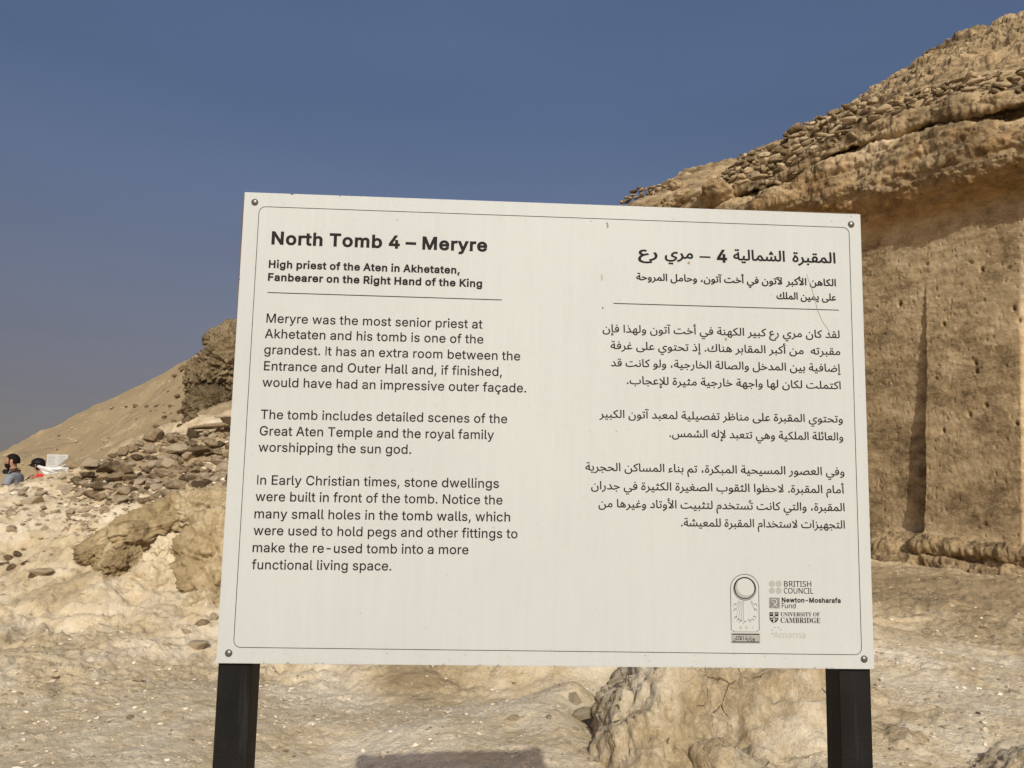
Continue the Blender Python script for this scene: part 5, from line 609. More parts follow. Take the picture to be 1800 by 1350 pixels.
def _k(r2): return 0.5 * r2 * np.log(r2 + 1e-12)
_A = np.zeros((_n + 3, _n + 3))
_A[:_n, :_n] = _k(((_c[:, None] - _c[None]) ** 2).sum(-1)) + np.eye(_n) * 2e-4
_A[:_n, _n] = 1; _A[:_n, _n + 1:] = _c; _A[_n, :_n] = 1; _A[_n + 1:, :_n] = _c.T
_w = np.linalg.solve(_A, np.concatenate([CP[:, 2], np.zeros(3)]))
def tps(x, y):
    q = lp(x, y); out = np.empty(len(q))
    for i in range(0, len(q), 40000):
        b = q[i:i + 40000]
        out[i:i + 40000] = _k(((b[:, None] - _c[None]) ** 2).sum(-1)) @ _w[:_n] + _w[_n] + b @ _w[_n + 1:]
    return out

def ground_z(x, y, detail=True):
    x = np.atleast_1d(np.asarray(x, float)); y = np.atleast_1d(np.asarray(y, float))
    th = np.abs(np.arctan2(x, y)); r = np.hypot(x, y)
    z = tps(x, y)
    z = z * (1 - sstep(1.2, 1.9, th))
    far = sstep(75, 140, r)
    z = z * (1 - far) + far * (-14.0 + 2.5 * perlin(np.stack([x / 160, y / 160, 0 * x], -1)))
    if detail:
        P = np.stack([x, y, z * 1.0], -1)
        rough = sstep(6.0, 9.5, r) * 0.8 + 0.2
        z = z + rough * 0.16 * fbm(P * 0.7, 4) * sstep(2.5, 6, r) + 0.05 * fbm(P * 2.6 + 9, 5, 0.55) * (0.35 + rough) + 0.012 * fbm(P * 14, 3, 0.6)
        z = z + sstep(14, 30, r) * (1 - far) * (0.28 * fbm(P * 0.33 + 40, 5, 0.55) + 0.26 * fbm(P * 1.1, 5, 0.62, ridged=True) * sstep(-0.35, 0.3, fbm(P * 0.22 + 55, 3)))
        z = z + sstep(6.5, 9, r) * (1 - sstep(22, 40, r)) * 0.05 * fbm(P * 4.2 + 13, 4, 0.6, ridged=True)
        # broken ledges on the slope to the left and the bank behind the sign
        led = sstep(5.6, 6.6, r) * (1 - sstep(15, 19, r)) * sstep(1.5, -1.0, x)
        f1, f2, _ = worley(np.stack([x * 1.7, y * 1.7, z * 3.0], -1) + 0.35 * np.stack([perlin(P * 2), perlin(P * 2 + 5), perlin(P * 2 + 11)], -1))
        z = z + sstep(3.2, 4.5, r) * (1 - sstep(12, 20, r)) * (0.030 * fbm(P * 5.5 + 33, 4, 0.62, ridged=True) * sstep(-0.25, 0.3, fbm(P * 0.8 + 21, 3)) + 0.012 * fbm(P * 22 + 7, 3, 0.6))
        z = z + led * (0.05 * fbm(P * 5.0 + 3, 4, 0.6, ridged=True) + 0.035 * fbm(P * 10.0 + 43, 4, 0.65)) + led * 0.085 * (np.minimum(f2 - f1, 0.25) / 0.25 - 0.6) * sstep(-0.2, 0.25, fbm(P * 0.9 + 70, 3))
    return z

def hit_ground(px, py, d0=3.0, d1=60.0):
    d = np.exp(np.linspace(math.log(d0), math.log(d1), 500)); r = ray(px, py)
    Q = CAM[None] + r[None] * (d / r[1])[:, None]
    below = Q[:, 2] < ground_z(Q[:, 0], Q[:, 1])
    k = int(np.argmax(below)) if below.any() else len(d) - 1
    return Q[k]

# the sheet: polar grid round the camera, fine where the picture looks
ang = np.concatenate([np.linspace(-math.pi, -0.80, 60)[:-1], np.linspace(-0.80, 0.80, 860), np.linspace(0.80, math.pi, 60)[1:-1]])
rad = np.concatenate([np.geomspace(0.25, 3.2, 24)[:-1], np.geomspace(3.2, 20, 430)[:-1], np.geomspace(20, 90, 170)[:-1], np.geomspace(90, 6000, 40)])
AA, RR = np.meshgrid(ang, rad, indexing='ij')
gx, gy = (np.sin(AA) * RR).ravel(), (np.cos(AA) * RR).ravel()
gz = ground_z(gx, gy)
# tone of the soil: pale chalky spots and brown earth spots where the photograph has them (px, py, size in log-polar, amount)
TONE = [(60, 930, .10, .12), (160, 870, .05, .05), (20, 890, .06, .12), (385, 738, .012, .45), (350, 752, .012, .35), (405, 728, .012, .3), (312, 700, .022, -.25), (300, 790, .05, -.35), (250, 830, .05, -.3), (350, 840, .05, -.35), (100, 1000, .05, .18), (40, 955, .05, -.15), (300, 1140, .05, .12),
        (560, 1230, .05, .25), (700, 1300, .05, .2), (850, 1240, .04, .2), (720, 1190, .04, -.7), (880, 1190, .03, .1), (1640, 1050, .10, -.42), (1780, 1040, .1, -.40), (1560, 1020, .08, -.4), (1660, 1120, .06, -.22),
        (1760, 1160, .04, .3), (1580, 1150, .03, .25), (1650, 1220, .05, .02), (1740, 1330, .05, .25), (100, 1170, .05, -.10), (330, 1180, .05, -.12), (250, 1090, .05, -.12), (1600, 1258, .02, -.25)]
tone = np.zeros(len(gx)); LPg = lp(gx, gy)
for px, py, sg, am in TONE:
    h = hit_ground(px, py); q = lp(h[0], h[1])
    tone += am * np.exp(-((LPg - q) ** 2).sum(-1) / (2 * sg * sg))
Pg = np.stack([gx, gy, gz], -1)
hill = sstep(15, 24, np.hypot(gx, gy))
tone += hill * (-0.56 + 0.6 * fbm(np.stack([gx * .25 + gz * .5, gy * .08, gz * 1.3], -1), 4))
st_ = np.stack([(gx * .75 - gy * .66) * 2.2, (gx * .66 + gy * .75) * 0.5, gz * 1.5], -1)
tone += sstep(6.3, 7.5, np.hypot(gx, gy)) * (1 - sstep(11, 14, np.hypot(gx, gy))) * sstep(0.5, -1.0, gx) * 0.42 * fbm(st_, 4, 0.55)
tone += 0.20 * (1 - sstep(3.5, 9, np.hypot(gx, gy))) * fbm(np.stack([gx * 1.6, gy * 1.0, 0 * gx], -1) + 60, 4, 0.6)
tone += 0.13 * (1 - sstep(7.0, 8.5, np.hypot(gx, gy)))
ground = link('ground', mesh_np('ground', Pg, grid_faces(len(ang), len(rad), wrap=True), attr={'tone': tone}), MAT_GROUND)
tag(ground, 'pale sandy desert ground rising into a bare hillside on the left', 'ground', kind='structure')

# ------------------------------------------------------------------ cliff with the cut tomb front
NA = math.radians(33)
WN = np.array([-math.cos(NA), -math.sin(NA), 0]); WD = np.array([-math.sin(NA), math.cos(NA), 0]); W0 = np.array([8.4, 12.6, 0])
def to_wall(px, py, o):
    r = ray(px, py); t = (o - (CAM - W0) @ WN) / (r @ WN); p = CAM + r * t
    return (p - W0) @ WD, p[2]
def from_wall(s, o, z):
    s, o, z = np.broadcast_arrays(np.asarray(s, float), np.asarray(o, float), np.asarray(z, float))
    return W0 + s[..., None] * WD + o[..., None] * WN + z[..., None] * np.array([0, 0, 1.0])
KN = [  # offset from the wall plane, then the line in the photograph
    (0.95, [(1800, 1030), (1680, 1018), (1580, 998), (1535, 985)]),
    (0.62, [(1800, 996), (1680, 985), (1590, 970), (1560, 966), (1535, 956)]),
    (0.40, [(1800, 974), (1680, 964), (1600, 954), (1570, 956), (1535, 948)]),
    (0.04, [(1800, 950), (1680, 938), (1590, 926), (1535, 928)]),
    (0.00, [(1800, 700), (1535, 690)]),
    (-0.04, [(1800, 345), (1640, 395), (1513, 428)]),
    (0.22, [(1800, 310), (1640, 350), (1513, 378), (1400, 385)]),
    (0.40, [(1800, 288), (1650, 328), (1513, 355), (1400, 366), (1300, 380)]),
    (0.56, [(1800, 245), (1650, 290), (1513, 322), (1400, 350), (1300, 370)]),
    (0.34, [(1800, 214), (1700, 226), (1560, 248), (1450, 290), (1370, 338), (1280, 362)]),
    (-0.30, [(1800, 203), (1680, 216), (1560, 240), (1450, 283), (1370, 328), (1280, 352)]),
    (-0.38, [(1800, 190), (1680, 207), (1590, 232), (1470, 272), (1370, 322), (1280, 345)]),
    (0.26, [(1800, 180), (1700, 200), (1600, 224), (1470, 266), (1370, 318), (1280, 340)]),
    (0.20, [(1800, 168), (1700, 178), (1600, 200), (1520, 222), (1440, 264), (1370, 312), (1280, 332), (1180, 352)]),
    (-0.18, [(1800, 160), (1700, 166), (1600, 186), (1520, 213), (1440, 258), (1370, 306), (1280, 322), (1180, 340), (1110, 365)]),
    (-0.95, [(1800, 130), (1700, 140), (1600, 172), (1520, 205), (1420, 252), (1330, 298), (1280, 312), (1190, 318), (1110, 362)]),
    (-2.6, [(1800, 78), (1700, 104), (1600, 146), (1530, 184), (1420, 236), (1330, 286), (1280, 300), (1190, 306), (1110, 360)]),
    (-5.0, [(1800, 32), (1760, 45), (1700, 66), (1650, 92), (1600, 119), (1555, 156), (1530, 176), (1420, 230), (1330, 280), (1290, 294), (1190, 299), (1125, 326), (1100, 358)]),
]
S = np.concatenate([np.linspace(-7.5, -1.0, 40)[:-1], np.linspace(-1.0, 6.5, 560)[:-1], np.linspace(6.5, 17, 130)])
prof_o, prof_z = [], []
for o, pts in KN:
    sz = np.array(sorted(to_wall(px, py, o) for px, py in pts))
    z = np.interp(S, sz[:, 0], sz[:, 1])
    prof_o.append(np.full(len(S), o)); prof_z.append(z)
prof_o.append(np.full(len(S), -12.0)); prof_z.append(prof_z[-1] + 1.0)
prof_o.append(np.full(len(S), -30.0)); prof_z.append(prof_z[-1] + 1.5)
PO, PZ = np.array(prof_o).T, np.array(prof_z).T            # (ns, nk)
PZ[:, 0] = -0.3
# beyond the left end of the picture's cliff everything sinks into the hillside
endf = sstep(9.5, 15.5, S)[:, None]
PZ = PZ * (1 - 0.45 * endf); PO = PO * (1 - 0.3 * endf)
SEG = [16, 30, 26, 70, 120, 30, 16, 22, 26, 20, 12, 12, 12, 14, 36, 70, 80, 20, 6]
tv = []
for k, n in enumerate(SEG): tv += list(k + np.arange(n) / n)
tv = np.array(tv + [len(SEG)])
ki = np.minimum(tv.astype(int), len(SEG) - 1); fr = tv - ki
O = PO[:, ki] * (1 - fr) + PO[:, ki + 1] * fr
Z = PZ[:, ki] * (1 - fr) + PZ[:, ki + 1] * fr
# soften the corners a little
for _ in range(2):
    O[:, 1:-1] = 0.25 * O[:, :-2] + 0.5 * O[:, 1:-1] + 0.25 * O[:, 2:]; Z[:, 1:-1] = 0.25 * Z[:, :-2] + 0.5 * Z[:, 1:-1] + 0.25 * Z[:, 2:]
SS = np.repeat(S[:, None], len(tv), 1); TV = np.repeat(tv[None], len(S), 0)
wall_m = sstep(2.6, 3.2, TV) * (1 - sstep(4.9, 5.1, TV))
s_p = to_wall(1624, 700, 0.2)[0] + 0.010 * np.sin(Z * 3.1) + 0.005 * np.sin(Z * 17)
pil = sstep(1.2, 2.4, TV) * (1 - sstep(4.9, 5.1, TV)) * (1 - sstep(-0.025, 0.025, SS - s_p))
topz = to_wall(1624, 480, 0)[1]
O = O + pil * np.clip((topz - Z) / 5.0, 0, 1) * 0.37
s_q = to_wall(1797, 700, 0.2)[0]                              # the second, paler setback at the right edge
O = O + wall_m * (1 - sstep(-0.04, 0.04, SS - s_q)) * -0.10 * np.clip((topz - 0.6 - Z) / 1.0, 0, 1)
B = from_wall(SS, O, Z)
du = np.gradient(B, axis=0); dv = np.gradient(B, axis=1); NR = np.cross(dv, du); NR /= np.linalg.norm(NR, axis=2)[..., None] + 1e-9
if (NR[300, 80] @ WN) < 0: NR = -NR
Bf = B.reshape(-1, 3); wm = wall_m.ravel(); tvf = TV.ravel()
ledge = sstep(5.0, 6.0, tvf) * (1 - sstep(15.2, 16, tvf)); plinth = 1 - sstep(2.4, 3.0, tvf); slope = sstep(15, 16, tvf)
loc = np.stack([SS.ravel(), O.ravel(), Z.ravel()], -1)        # wall coordinates for stretched strata
big_ = lambda q: fbm(q * (0.35, .4, .35) + 90, 3)
strat = fbm(loc * (0.5, 0.6, 3.0), 4, 0.55); rough = fbm(loc * (1.3, 1.3, 2.2) + 3, 5, 0.58)
rid = fbm(loc * (1.1, 1.5, 2.6) + 8, 5, 0.55, ridged=True)
f1, f2, _ = worley(loc * (1.6, 2.0, 3.0) + 0.5 * rough[:, None])
crk = np.minimum(f2 - f1, 0.2) / 0.2
chis = fbm(loc * (6, 5, 14) + 20, 4, 0.62); big = fbm(loc * (0.6, .5, .6) + 31, 3)
fine = fbm(loc * (6, 6, 9) + 60, 4, 0.62); hole = sstep(.30, .52, fbm(loc * (2.4, 2.4, 4.2) + 44, 4, 0.6))
lay = np.abs(((loc[:, 2] * 3.1 + 0.9 * big_(loc) + 0.25 * rough) % 1.0) - 0.5) * 2           # thin bedding planes
disp = ledge * (0.10 * strat + 0.13 * rough + 0.10 * rid + 0.055 * fine + 0.16 * big + 0.03 * (sstep(.1, .5, lay) - .8) - 0.10 * hole + 0.03 * (crk - 0.8))
disp += plinth * (0.16 * rough + 0.14 * rid + 0.09 * fine + 0.05 * (sstep(.1, .4, lay) - .8) - 0.12 * hole)
disp += wm * (0.020 * chis + 0.05 * big + 0.022 * fbm(loc * (2.2, 2, 4) + 50, 4) + 0.008 * fbm(loc * (16, 12, 34), 3, .6) - 0.035 * sstep(.42, .55, fbm(loc * (5, 4, 11) + 80, 3)) - 0.025 * sstep(.40, .52, fbm(loc * (11, 8, 26) + 95, 2)))
disp += slope * (0.20 * rough + 0.20 * rid + 0.16 * strat + 0.09 * fine - 0.14 * hole + 0.06 * (crk - 0.8))
# small dark peg holes cut into the wall
for px, py in [(1571, 533), (1573, 530), (1654, 569), (1713, 638), (1716, 653), (1790, 745), (1707, 729), (1662, 757), (1777, 541), (1788, 562), (1716, 470), (1735, 712)]:
    s0, z0 = to_wall(px, py, 0.15)
    d2 = ((loc[:, 0] - s0) / 0.026) ** 2 + ((loc[:, 2] - z0) / 0.026) ** 2
    disp -= wm * 0.12 * np.exp(-d2)
Bd = Bf + NR.reshape(-1, 3) * disp[:, None]
ct = -0.10 * wm + ledge * (0.16 * sstep(8.6, 9.4, tvf) * (1 - sstep(10.2, 11, tvf)) - 0.16 + 0.34 * fbm(loc * (0.8, .8, 1.6) + 120, 4)) + slope * (-0.13 + 0.30 * fbm(loc * (0.7, .7, 1.2) + 140, 4)) - 0.26 * plinth
och = sstep(5.0, 5.6, tvf) * (1 - sstep(6.9, 7.5, tvf)) * 0.6 + 0.35 * sstep(7.4, 8.2, tvf) * (1 - sstep(8.6, 9.2, tvf)) * sstep(0, .3, fbm(loc * .9 + 150, 3))
ct = ct + wm * 0.35 * (1 - sstep(-0.02, 0.06, SS.ravel() - s_q)) * (1 - sstep(2.8, 4.3, np.abs(Z.ravel() - 2.6)))
cliff = link('cliff', mesh_np('cliff', Bd, grid_faces(len(S), len(tv)), attr={'tone': ct, 'ochre': och}), MAT_CLIFF)
tag(cliff, 'brown limestone cliff with an overhanging ledge above a smoothly cut tomb wall', 'cliff', kind='structure')

# ------------------------------------------------------------------ rocks
def ico(sub):
    bm = bmesh.new(); bmesh.ops.create_icosphere(bm, subdivisions=sub, radius=1.0)
    V = np.array([v.co[:] for v in bm.verts]); Fs = np.array([[v.index for v in f.verts] for f in bm.faces]); bm.free()
    V /= np.linalg.norm(V, axis=1)[:, None]
    return V, Fs
ICO = {k: ico(k) for k in (2, 3, 4, 5, 6)}

def chunk(sub, seed, radii, cuts=14, rough=0.10, freq=1.6, crack=0.0, soft=0.06, lo=0.62, hi=0.95, block=0.0):
    """one lump of rock: a ball cut by random planes, then broken up by noise"""
    V, Fs = ICO[sub]; r = np.random.default_rng(seed)
    N = r.normal(size=(cuts, 3)); N /= np.linalg.norm(N, axis=1)[:, None]; D = r.uniform(lo, hi, cuts)
    dots = V @ N.T; t = np.where(dots > 0.05, D / np.maximum(dots, 0.05), 9)
    R = -soft * np.log(np.exp(-np.minimum(t, 3) / soft).sum(1) + np.exp(-1.0 / soft))
    P = V * R[:, None]; Q = P * np.array(radii)
    sc = np.mean(radii); off = r.uniform(0, 50, 3)
    d = rough * sc * (fbm(Q / sc * freq + off, 5, 0.56) + 0.5 * fbm(Q / sc * freq * 2 + off, 4, 0.55, ridged=True))
    if sub >= 5: d = d + rough * sc * 0.38 * fbm(Q / sc * freq * 5 + off, 4, 0.6)
    if block:
        wq = Q / sc * freq * 1.25 + off + 0.25 * np.stack([fbm(Q / sc * 2.5 + o_, 3) for o_ in (3, 9, 15)], -1)
        f1, f2, cid = worley(wq); d = d + block * sc * ((cid * 0.6180339) % 1.0 - 0.5) * sstep(0.0, 0.10, f2 - f1)
        f1, f2, cid = worley(wq * 2.7 + 5); d = d + block * 0.4 * sc * ((cid * 0.6180339) % 1.0 - 0.5) * sstep(0.0, 0.12, f2 - f1)
    if crack:
        f1, f2, _ = worley(Q / sc * freq * 1.5 + off + 0.3 * fbm(Q / sc * 3, 2)[:, None])
        d = d - crack * sc * (1 - np.minimum(f2 - f1, 0.16) / 0.16)
    return Q + V * d[:, None], Fs

def rotz(a): c, s = math.cos(a), math.sin(a); return np.array([[c, -s, 0], [s, c, 0], [0, 0, 1.0]])
def roty(a): c, s = math.cos(a), math.sin(a); return np.array([[c, 0, s], [0, 1.0, 0], [-s, 0, c]])
def rotx(a): c, s = math.cos(a), math.sin(a); return np.array([[1.0, 0, 0], [0, c, -s], [0, s, c]])

def rock_group(name, parts, mat, sub=6):
    VV, FF, TT, n = [], [], [], 0
    for seed, cen, radii, R, kw, tn in parts:
        v, f = chunk(sub, seed, radii, **kw); v = v @ R.T + np.array(cen)
        VV.append(v); FF.append(f + n); TT.append(np.full(len(v), tn)); n += len(v)
    V = np.concatenate(VV); base = V[:, :].mean(0); base[2] = V[:, 2].min()
    o = link(name, mesh_np(name, V - base, np.concatenate(FF), attr={'tone': np.concatenate(TT)}), mat); o.location = base
    return o

I3 = np.eye(3)
o = rock_group('boulder', [
    (21, (1.55, 5.25, -0.36), (1.15, 1.20, 1.00), rotz(0.15), dict(cuts=18, rough=0.09, freq=2.4, crack=0.0, soft=0.05, block=0.13), 0.12),
    (22, (0.94, 4.75, -0.30), (0.44, 0.72, 0.92), rotz(-0.25), dict(cuts=12, rough=0.11, freq=2.4, crack=0.0, soft=0.05, block=0.16), 0.15),
    (24, (0.76, 4.30, -0.28), (0.34, 0.42, 0.48), rotz(0.3), dict(cuts=12, rough=0.11, freq=2.4, crack=0.0, soft=0.05, block=0.16), 0.18),
    (25, (1.35, 4.35, -0.34), (0.66, 0.52, 0.52), rotz(0.7), dict(cuts=12, rough=0.10, freq=2.4, crack=0.0, soft=0.05, block=0.16), 0.12),
    (23, (1.98, 4.55, -0.46), (0.60, 0.60, 0.64), rotz(0.5), dict(cuts=12, rough=0.10, freq=2.4, crack=0.0, soft=0.05, block=0.16), 0.12)], MAT_BOULDER)
tag(o, 'large pale cracked limestone boulder below the sign beside its right post', 'boulder')
o = rock_group('boulder', [
    (31, (2.20, 3.92, -0.15), (0.42, 0.34, 0.30), rotz(0.2), dict(cuts=12, rough=0.16, freq=2.0, crack=0.03, soft=0.09), 0.18),
    (32, (2.68, 4.02, -0.16), (0.46, 0.36, 0.34), rotz(-0.4), dict(cuts=12, rough=0.16, freq=2.0, crack=0.03, soft=0.09), 0.2)], MAT_BOULDER)
tag(o, 'low whitish rock hump in the bottom right corner, right of the sign', 'boulder')
def tilt(a): return roty(a)
o = rock_group('rock_outcrop', [
    (41, W(290, 920, 8.6), (0.92, 0.62, 0.24), rotz(0.15) @ roty(-0.30), dict(cuts=14, rough=0.20, freq=2.4, crack=0.03, soft=0.03, block=0.26), -0.12),
    (47, W(360, 905, 8.5), (0.62, 0.5, 0.26), rotz(-0.2) @ roty(-0.22), dict(cuts=14, rough=0.20, freq=2.4, crack=0.03, soft=0.03, block=0.26), 0.0),
    (42, W(190, 965, 8.25), (0.30, 0.32, 0.13), rotz(0.4) @ roty(-0.25), dict(cuts=10, rough=0.26, freq=2.4, crack=0.03, block=0.2), -0.22),
    (48, W(225, 985, 8.15), (0.30, 0.28, 0.16), rotz(1.1) @ roty(-0.1), dict(cuts=10, rough=0.30, freq=2.6, crack=0.05, block=0.2), -0.15),
    (43, W(300, 1035, 8.05), (0.50, 0.42, 0.42), rotz(0.5), dict(cuts=12, rough=0.14, freq=2.2, crack=0.02, block=0.22), 0.40),
    (49, W(305, 965, 8.2), (0.24, 0.24, 0.26), rotz(0.9), dict(cuts=12, rough=0.18, freq=2.2, crack=0.02, block=0.2), 0.42),
    (44, W(395, 985, 8.1), (0.52, 0.5, 0.60), rotz(-0.4), dict(cuts=12, rough=0.20, freq=2.6, crack=0.02, block=0.18), -0.08),
    (45, W(235, 1025, 8.1), (0.28, 0.28, 0.24), rotz(0.9), dict(cuts=10, rough=0.26, freq=2.4, crack=0.03, block=0.25), 0.0),
    (40, W(195, 1015, 8.1), (0.17, 0.2, 0.2), rotz(0.3), dict(cuts=10, rough=0.26, freq=2.4, crack=0.03, block=0.25), -0.2),
    (46, W(355, 1085, 7.6), (0.32, 0.3, 0.22), rotz(0.2), dict(cuts=10, rough=0.2, freq=2.4, crack=0.02, block=0.2), 0.10)], MAT_OUTCROP)
tag(o, 'brown rock outcrop with an overhanging top and a pale cracked face left of the sign', 'rock outcrop')
MAT_FAR = rock_mat('far_crag', (0.085, 0.063, 0.034), (0.235, 0.178, 0.100), (0.38, 0.30, 0.185), scale=0.8, bump=1.0, bdist=0.12, fine=0.4)
o = rock_group('rock_outcrop', [
    (51, W(408, 640, 24), (1.15, 1.0, 1.15), rotz(0.3), dict(cuts=12, rough=0.40, freq=3.2, crack=0.12), -0.05),
    (81, W(455, 640, 25.0), (1.30, 1.1, 1.20), rotz(0.6), dict(cuts=12, rough=0.40, freq=3.2, crack=0.12), -0.05),
    (82, W(515, 615, 26.5), (1.40, 1.1, 1.10), rotz(1.2), dict(cuts=12, rough=0.40, freq=3.2, crack=0.12), 0.0),
    (83, W(585, 600, 27.5), (1.50, 1.1, 0.95), rotz(0.2), dict(cuts=12, rough=0.40, freq=3.2, crack=0.12), 0.0),
    (84, W(660, 590, 28.0), (1.30, 1.1, 0.80), rotz(0.9), dict(cuts=12, rough=0.40, freq=3.2, crack=0.12), 0.05),
    (85, W(470, 705, 23.5), (1.10, 0.8, 0.70), rotz(0.1), dict(cuts=12, rough=0.40, freq=3.2, crack=0.12), -0.1),
    (52, W(358, 668, 24.2), (0.60, 0.6, 0.75), rotz(0.8), dict(cuts=12, rough=0.40, freq=3.2, crack=0.12), -0.1),
    (53, W(385, 715, 23.4), (0.85, 0.6, 0.75), rotz(0.1), dict(cuts=12, rough=0.40, freq=3.2, crack=0.12), -0.2),
    (54, W(348, 712, 23.8), (0.45, 0.5, 0.55), rotz(0.7), dict(cuts=12, rough=0.40, freq=3.2, crack=0.12), -0.15),
    (56, W(392, 600, 24.4), (0.55, 0.5, 0.45), rotz(0.9), dict(cuts=10, rough=0.42, freq=3.2, crack=0.12), -0.05),
    (57, W(412, 585, 24.4), (0.45, 0.5, 0.40), rotz(0.2), dict(cuts=10, rough=0.42, freq=3.2, crack=0.12), -0.05)], MAT_FAR)
tag(o, 'dark craggy outcrop on the hill skyline left of the sign edge', 'rock outcrop')

# loose stones: shared shapes, one object per stone
STONES = []
for k in range(14):
    v, f = chunk(4, 100 + k, (1.0, 0.72 + 0.02 * k, 0.46 + 0.05 * (k % 6)), cuts=11, rough=0.05, freq=2.6, crack=0.0, soft=0.012, lo=0.42, hi=0.84)
    STONES.append(mesh_np('stone', v, f)); STONES[-1].materials.append(MAT_STONE)
def stone(name, p, size, label, cat, group=None, rot=None, sink=0.25, sq=(1, 1, 1), tn=None):
    me = STONES[random.randrange(len(STONES))]
    o = bpy.data.objects.new(name, me); COL.objects.link(o)
    o.scale = tuple(size * q for q in sq)
    o.rotation_euler = rot or (random.uniform(-.35, .35), random.uniform(-.35, .35), random.uniform(0, 6.28))
    o.location = (p[0], p[1], p[2] + size * 0.42 * (1 - 2 * sink))
    if tn is None:
        w = set(label.replace('-', ' ').split()[:4])
        tn = 0.12 if w & {'black'} else 0.32 if w & {'dark'} else 0.95 if w & {'white', 'whitish'} else 0.75 if w & {'pale', 'buff'} else 0.66 if 'tan' in w else 0.52
    if label and group is None and 'rubble' not in label and 'heap' not in label: tn = min(1.1, tn + 0.2)
    o.color = (tn, tn, tn, 1)
    tag(o, label, cat, group); return o

def in_poly(x, y, poly):
    c = False; n = len(poly)
    for i in range(n):
        (x1, y1), (x2, y2) = poly[i], poly[(i + 1) % n]
        if (y1 > y) != (y2 > y) and x < (x2 - x1) * (y - y1) / (y2 - y1) + x1: c = not c
    return c
RUB = [(118, 858), (140, 830), (205, 800), (265, 778), (330, 770), (412, 752), (412, 905), (350, 892), (265, 890), (200, 892), (160, 880)]
placed = []
tries = 0
while len(placed) < 290 and tries < 12000:
    tries += 1
    px, py = random.uniform(115, 412), random.uniform(750, 895)
    if not in_poly(px, py, RUB): continue
    wpx = random.choice([10, 13, 16, 19, 22, 26, 31, 38, 48]) * (0.75 + 0.35 * (px - 115) / 300)
    if any(abs(px - q[0]) < 0.36 * (wpx + q[2]) / 1.7 and abs(py - q[1]) < 0.22 * (wpx + q[2]) / 1.7 for q in placed): continue
    placed.append((px, py, wpx))
for px, py, wpx in placed:
    h = hit_ground(px, py); d = h[1]
    stone('rubble_stone', h, wpx / 2 / F_PX * d * 1.0, 'loose angular grey-brown stone in the rubble heap left of the sign', 'stone', 'rubble stones heaped left of the sign', sink=random.uniform(-0.35, 0.25), tn=min(1, max(0, random.gauss(0.54, 0.27))))
SLABS = [(55, 888, 40, 'tan split slab lying on the pale slope below the two people', (1.2, .8, .8)), (38, 872, 22, 'small tan wedge stone on the crest below the bearded man', (1, 1, .8)),
         (72, 872, 24, 'brown oval stone on the slope just right of the tan split slab', (1.2, .8, .8)), (112, 862, 28, 'buff rounded stone on the slope below the woman in red', (1, .9, .9)),
         (108, 845, 24, 'round buff boulder on the crest below the distant white notice', (1, 1, 1.1)), (52, 916, 13, 'single brown pebble in the middle of the pale slope', (1, 1, 1)),
         (68, 1012, 34, 'long brown stone below the cluster at the left edge', (1.5, .8, .7)), (150, 900, 22, 'buff flat stone on the slope left of the brown outcrop', (1.3, .9, .6))]
for px, py, wpx, lab, sq in SLABS:
    h = hit_ground(px, py); stone('slope_stone', h, wpx / 2 / F_PX * h[1], lab, 'stone', None, sink=0.05, sq=sq, rot=(random.uniform(-.2, .2), random.uniform(-.3, .0), random.uniform(-.3, .3)))
BIGS = [(205, 850, 42, 'large grey-brown slab lying at the lower left end of the rubble heap', (1.3, 1, .8)),
        (155, 842, 34, 'dark rounded grey stone at the left tip of the rubble heap', (1, 1, .9)),
        (340, 812, 66, 'long dark flat slab across the middle of the rubble heap', (1.5, .8, .6)),
        (375, 765, 58, 'long brown slab at the top of the rubble heap under the white chalk patch', (1.5, .8, .5)),
        (128, 826, 24, 'dark angular stone on the crest beside the distant white notice', (1.1, 1, 1)),
        (395, 830, 36, 'pale buff stone in the rubble heap next to the sign edge', (1, 1, 1.1))]
for px, py, wpx, lab, sq in BIGS:
    h = hit_ground(px, py); stone('rubble_stone', h, wpx / 2 / F_PX * h[1], lab, 'stone', None, sink=-0.15, sq=sq, rot=(random.uniform(-.2, .2), random.uniform(-.3, .0), random.uniform(-.3, .3)))
for k in range(46):
    px, py = random.uniform(0, 190), random.uniform(852, 935)
    if py < 862 - px * 0.16: continue
    h = hit_ground(px, py); stone('slope_stone', h, random.uniform(5, 13) / F_PX * h[1], 'small buff stone scattered on the pale slope at the left edge', 'stone', 'small stones on the pale slope at the left', sink=0.3, tn=random.uniform(.55, 1.1))
for k, (px, py, wpx) in enumerate([(15, 985, 26), (32, 978, 22), (45, 992, 20), (20, 1000, 24), (5, 995, 20), (62, 1012, 30), (75, 1008, 16)]):
    h = hit_ground(px, py); stone('slope_stone', h, wpx / 2 / F_PX * h[1], 'dark brown stone in the little cluster at the left edge of the slope', 'stone', 'stone cluster at the left edge', sink=0.2)
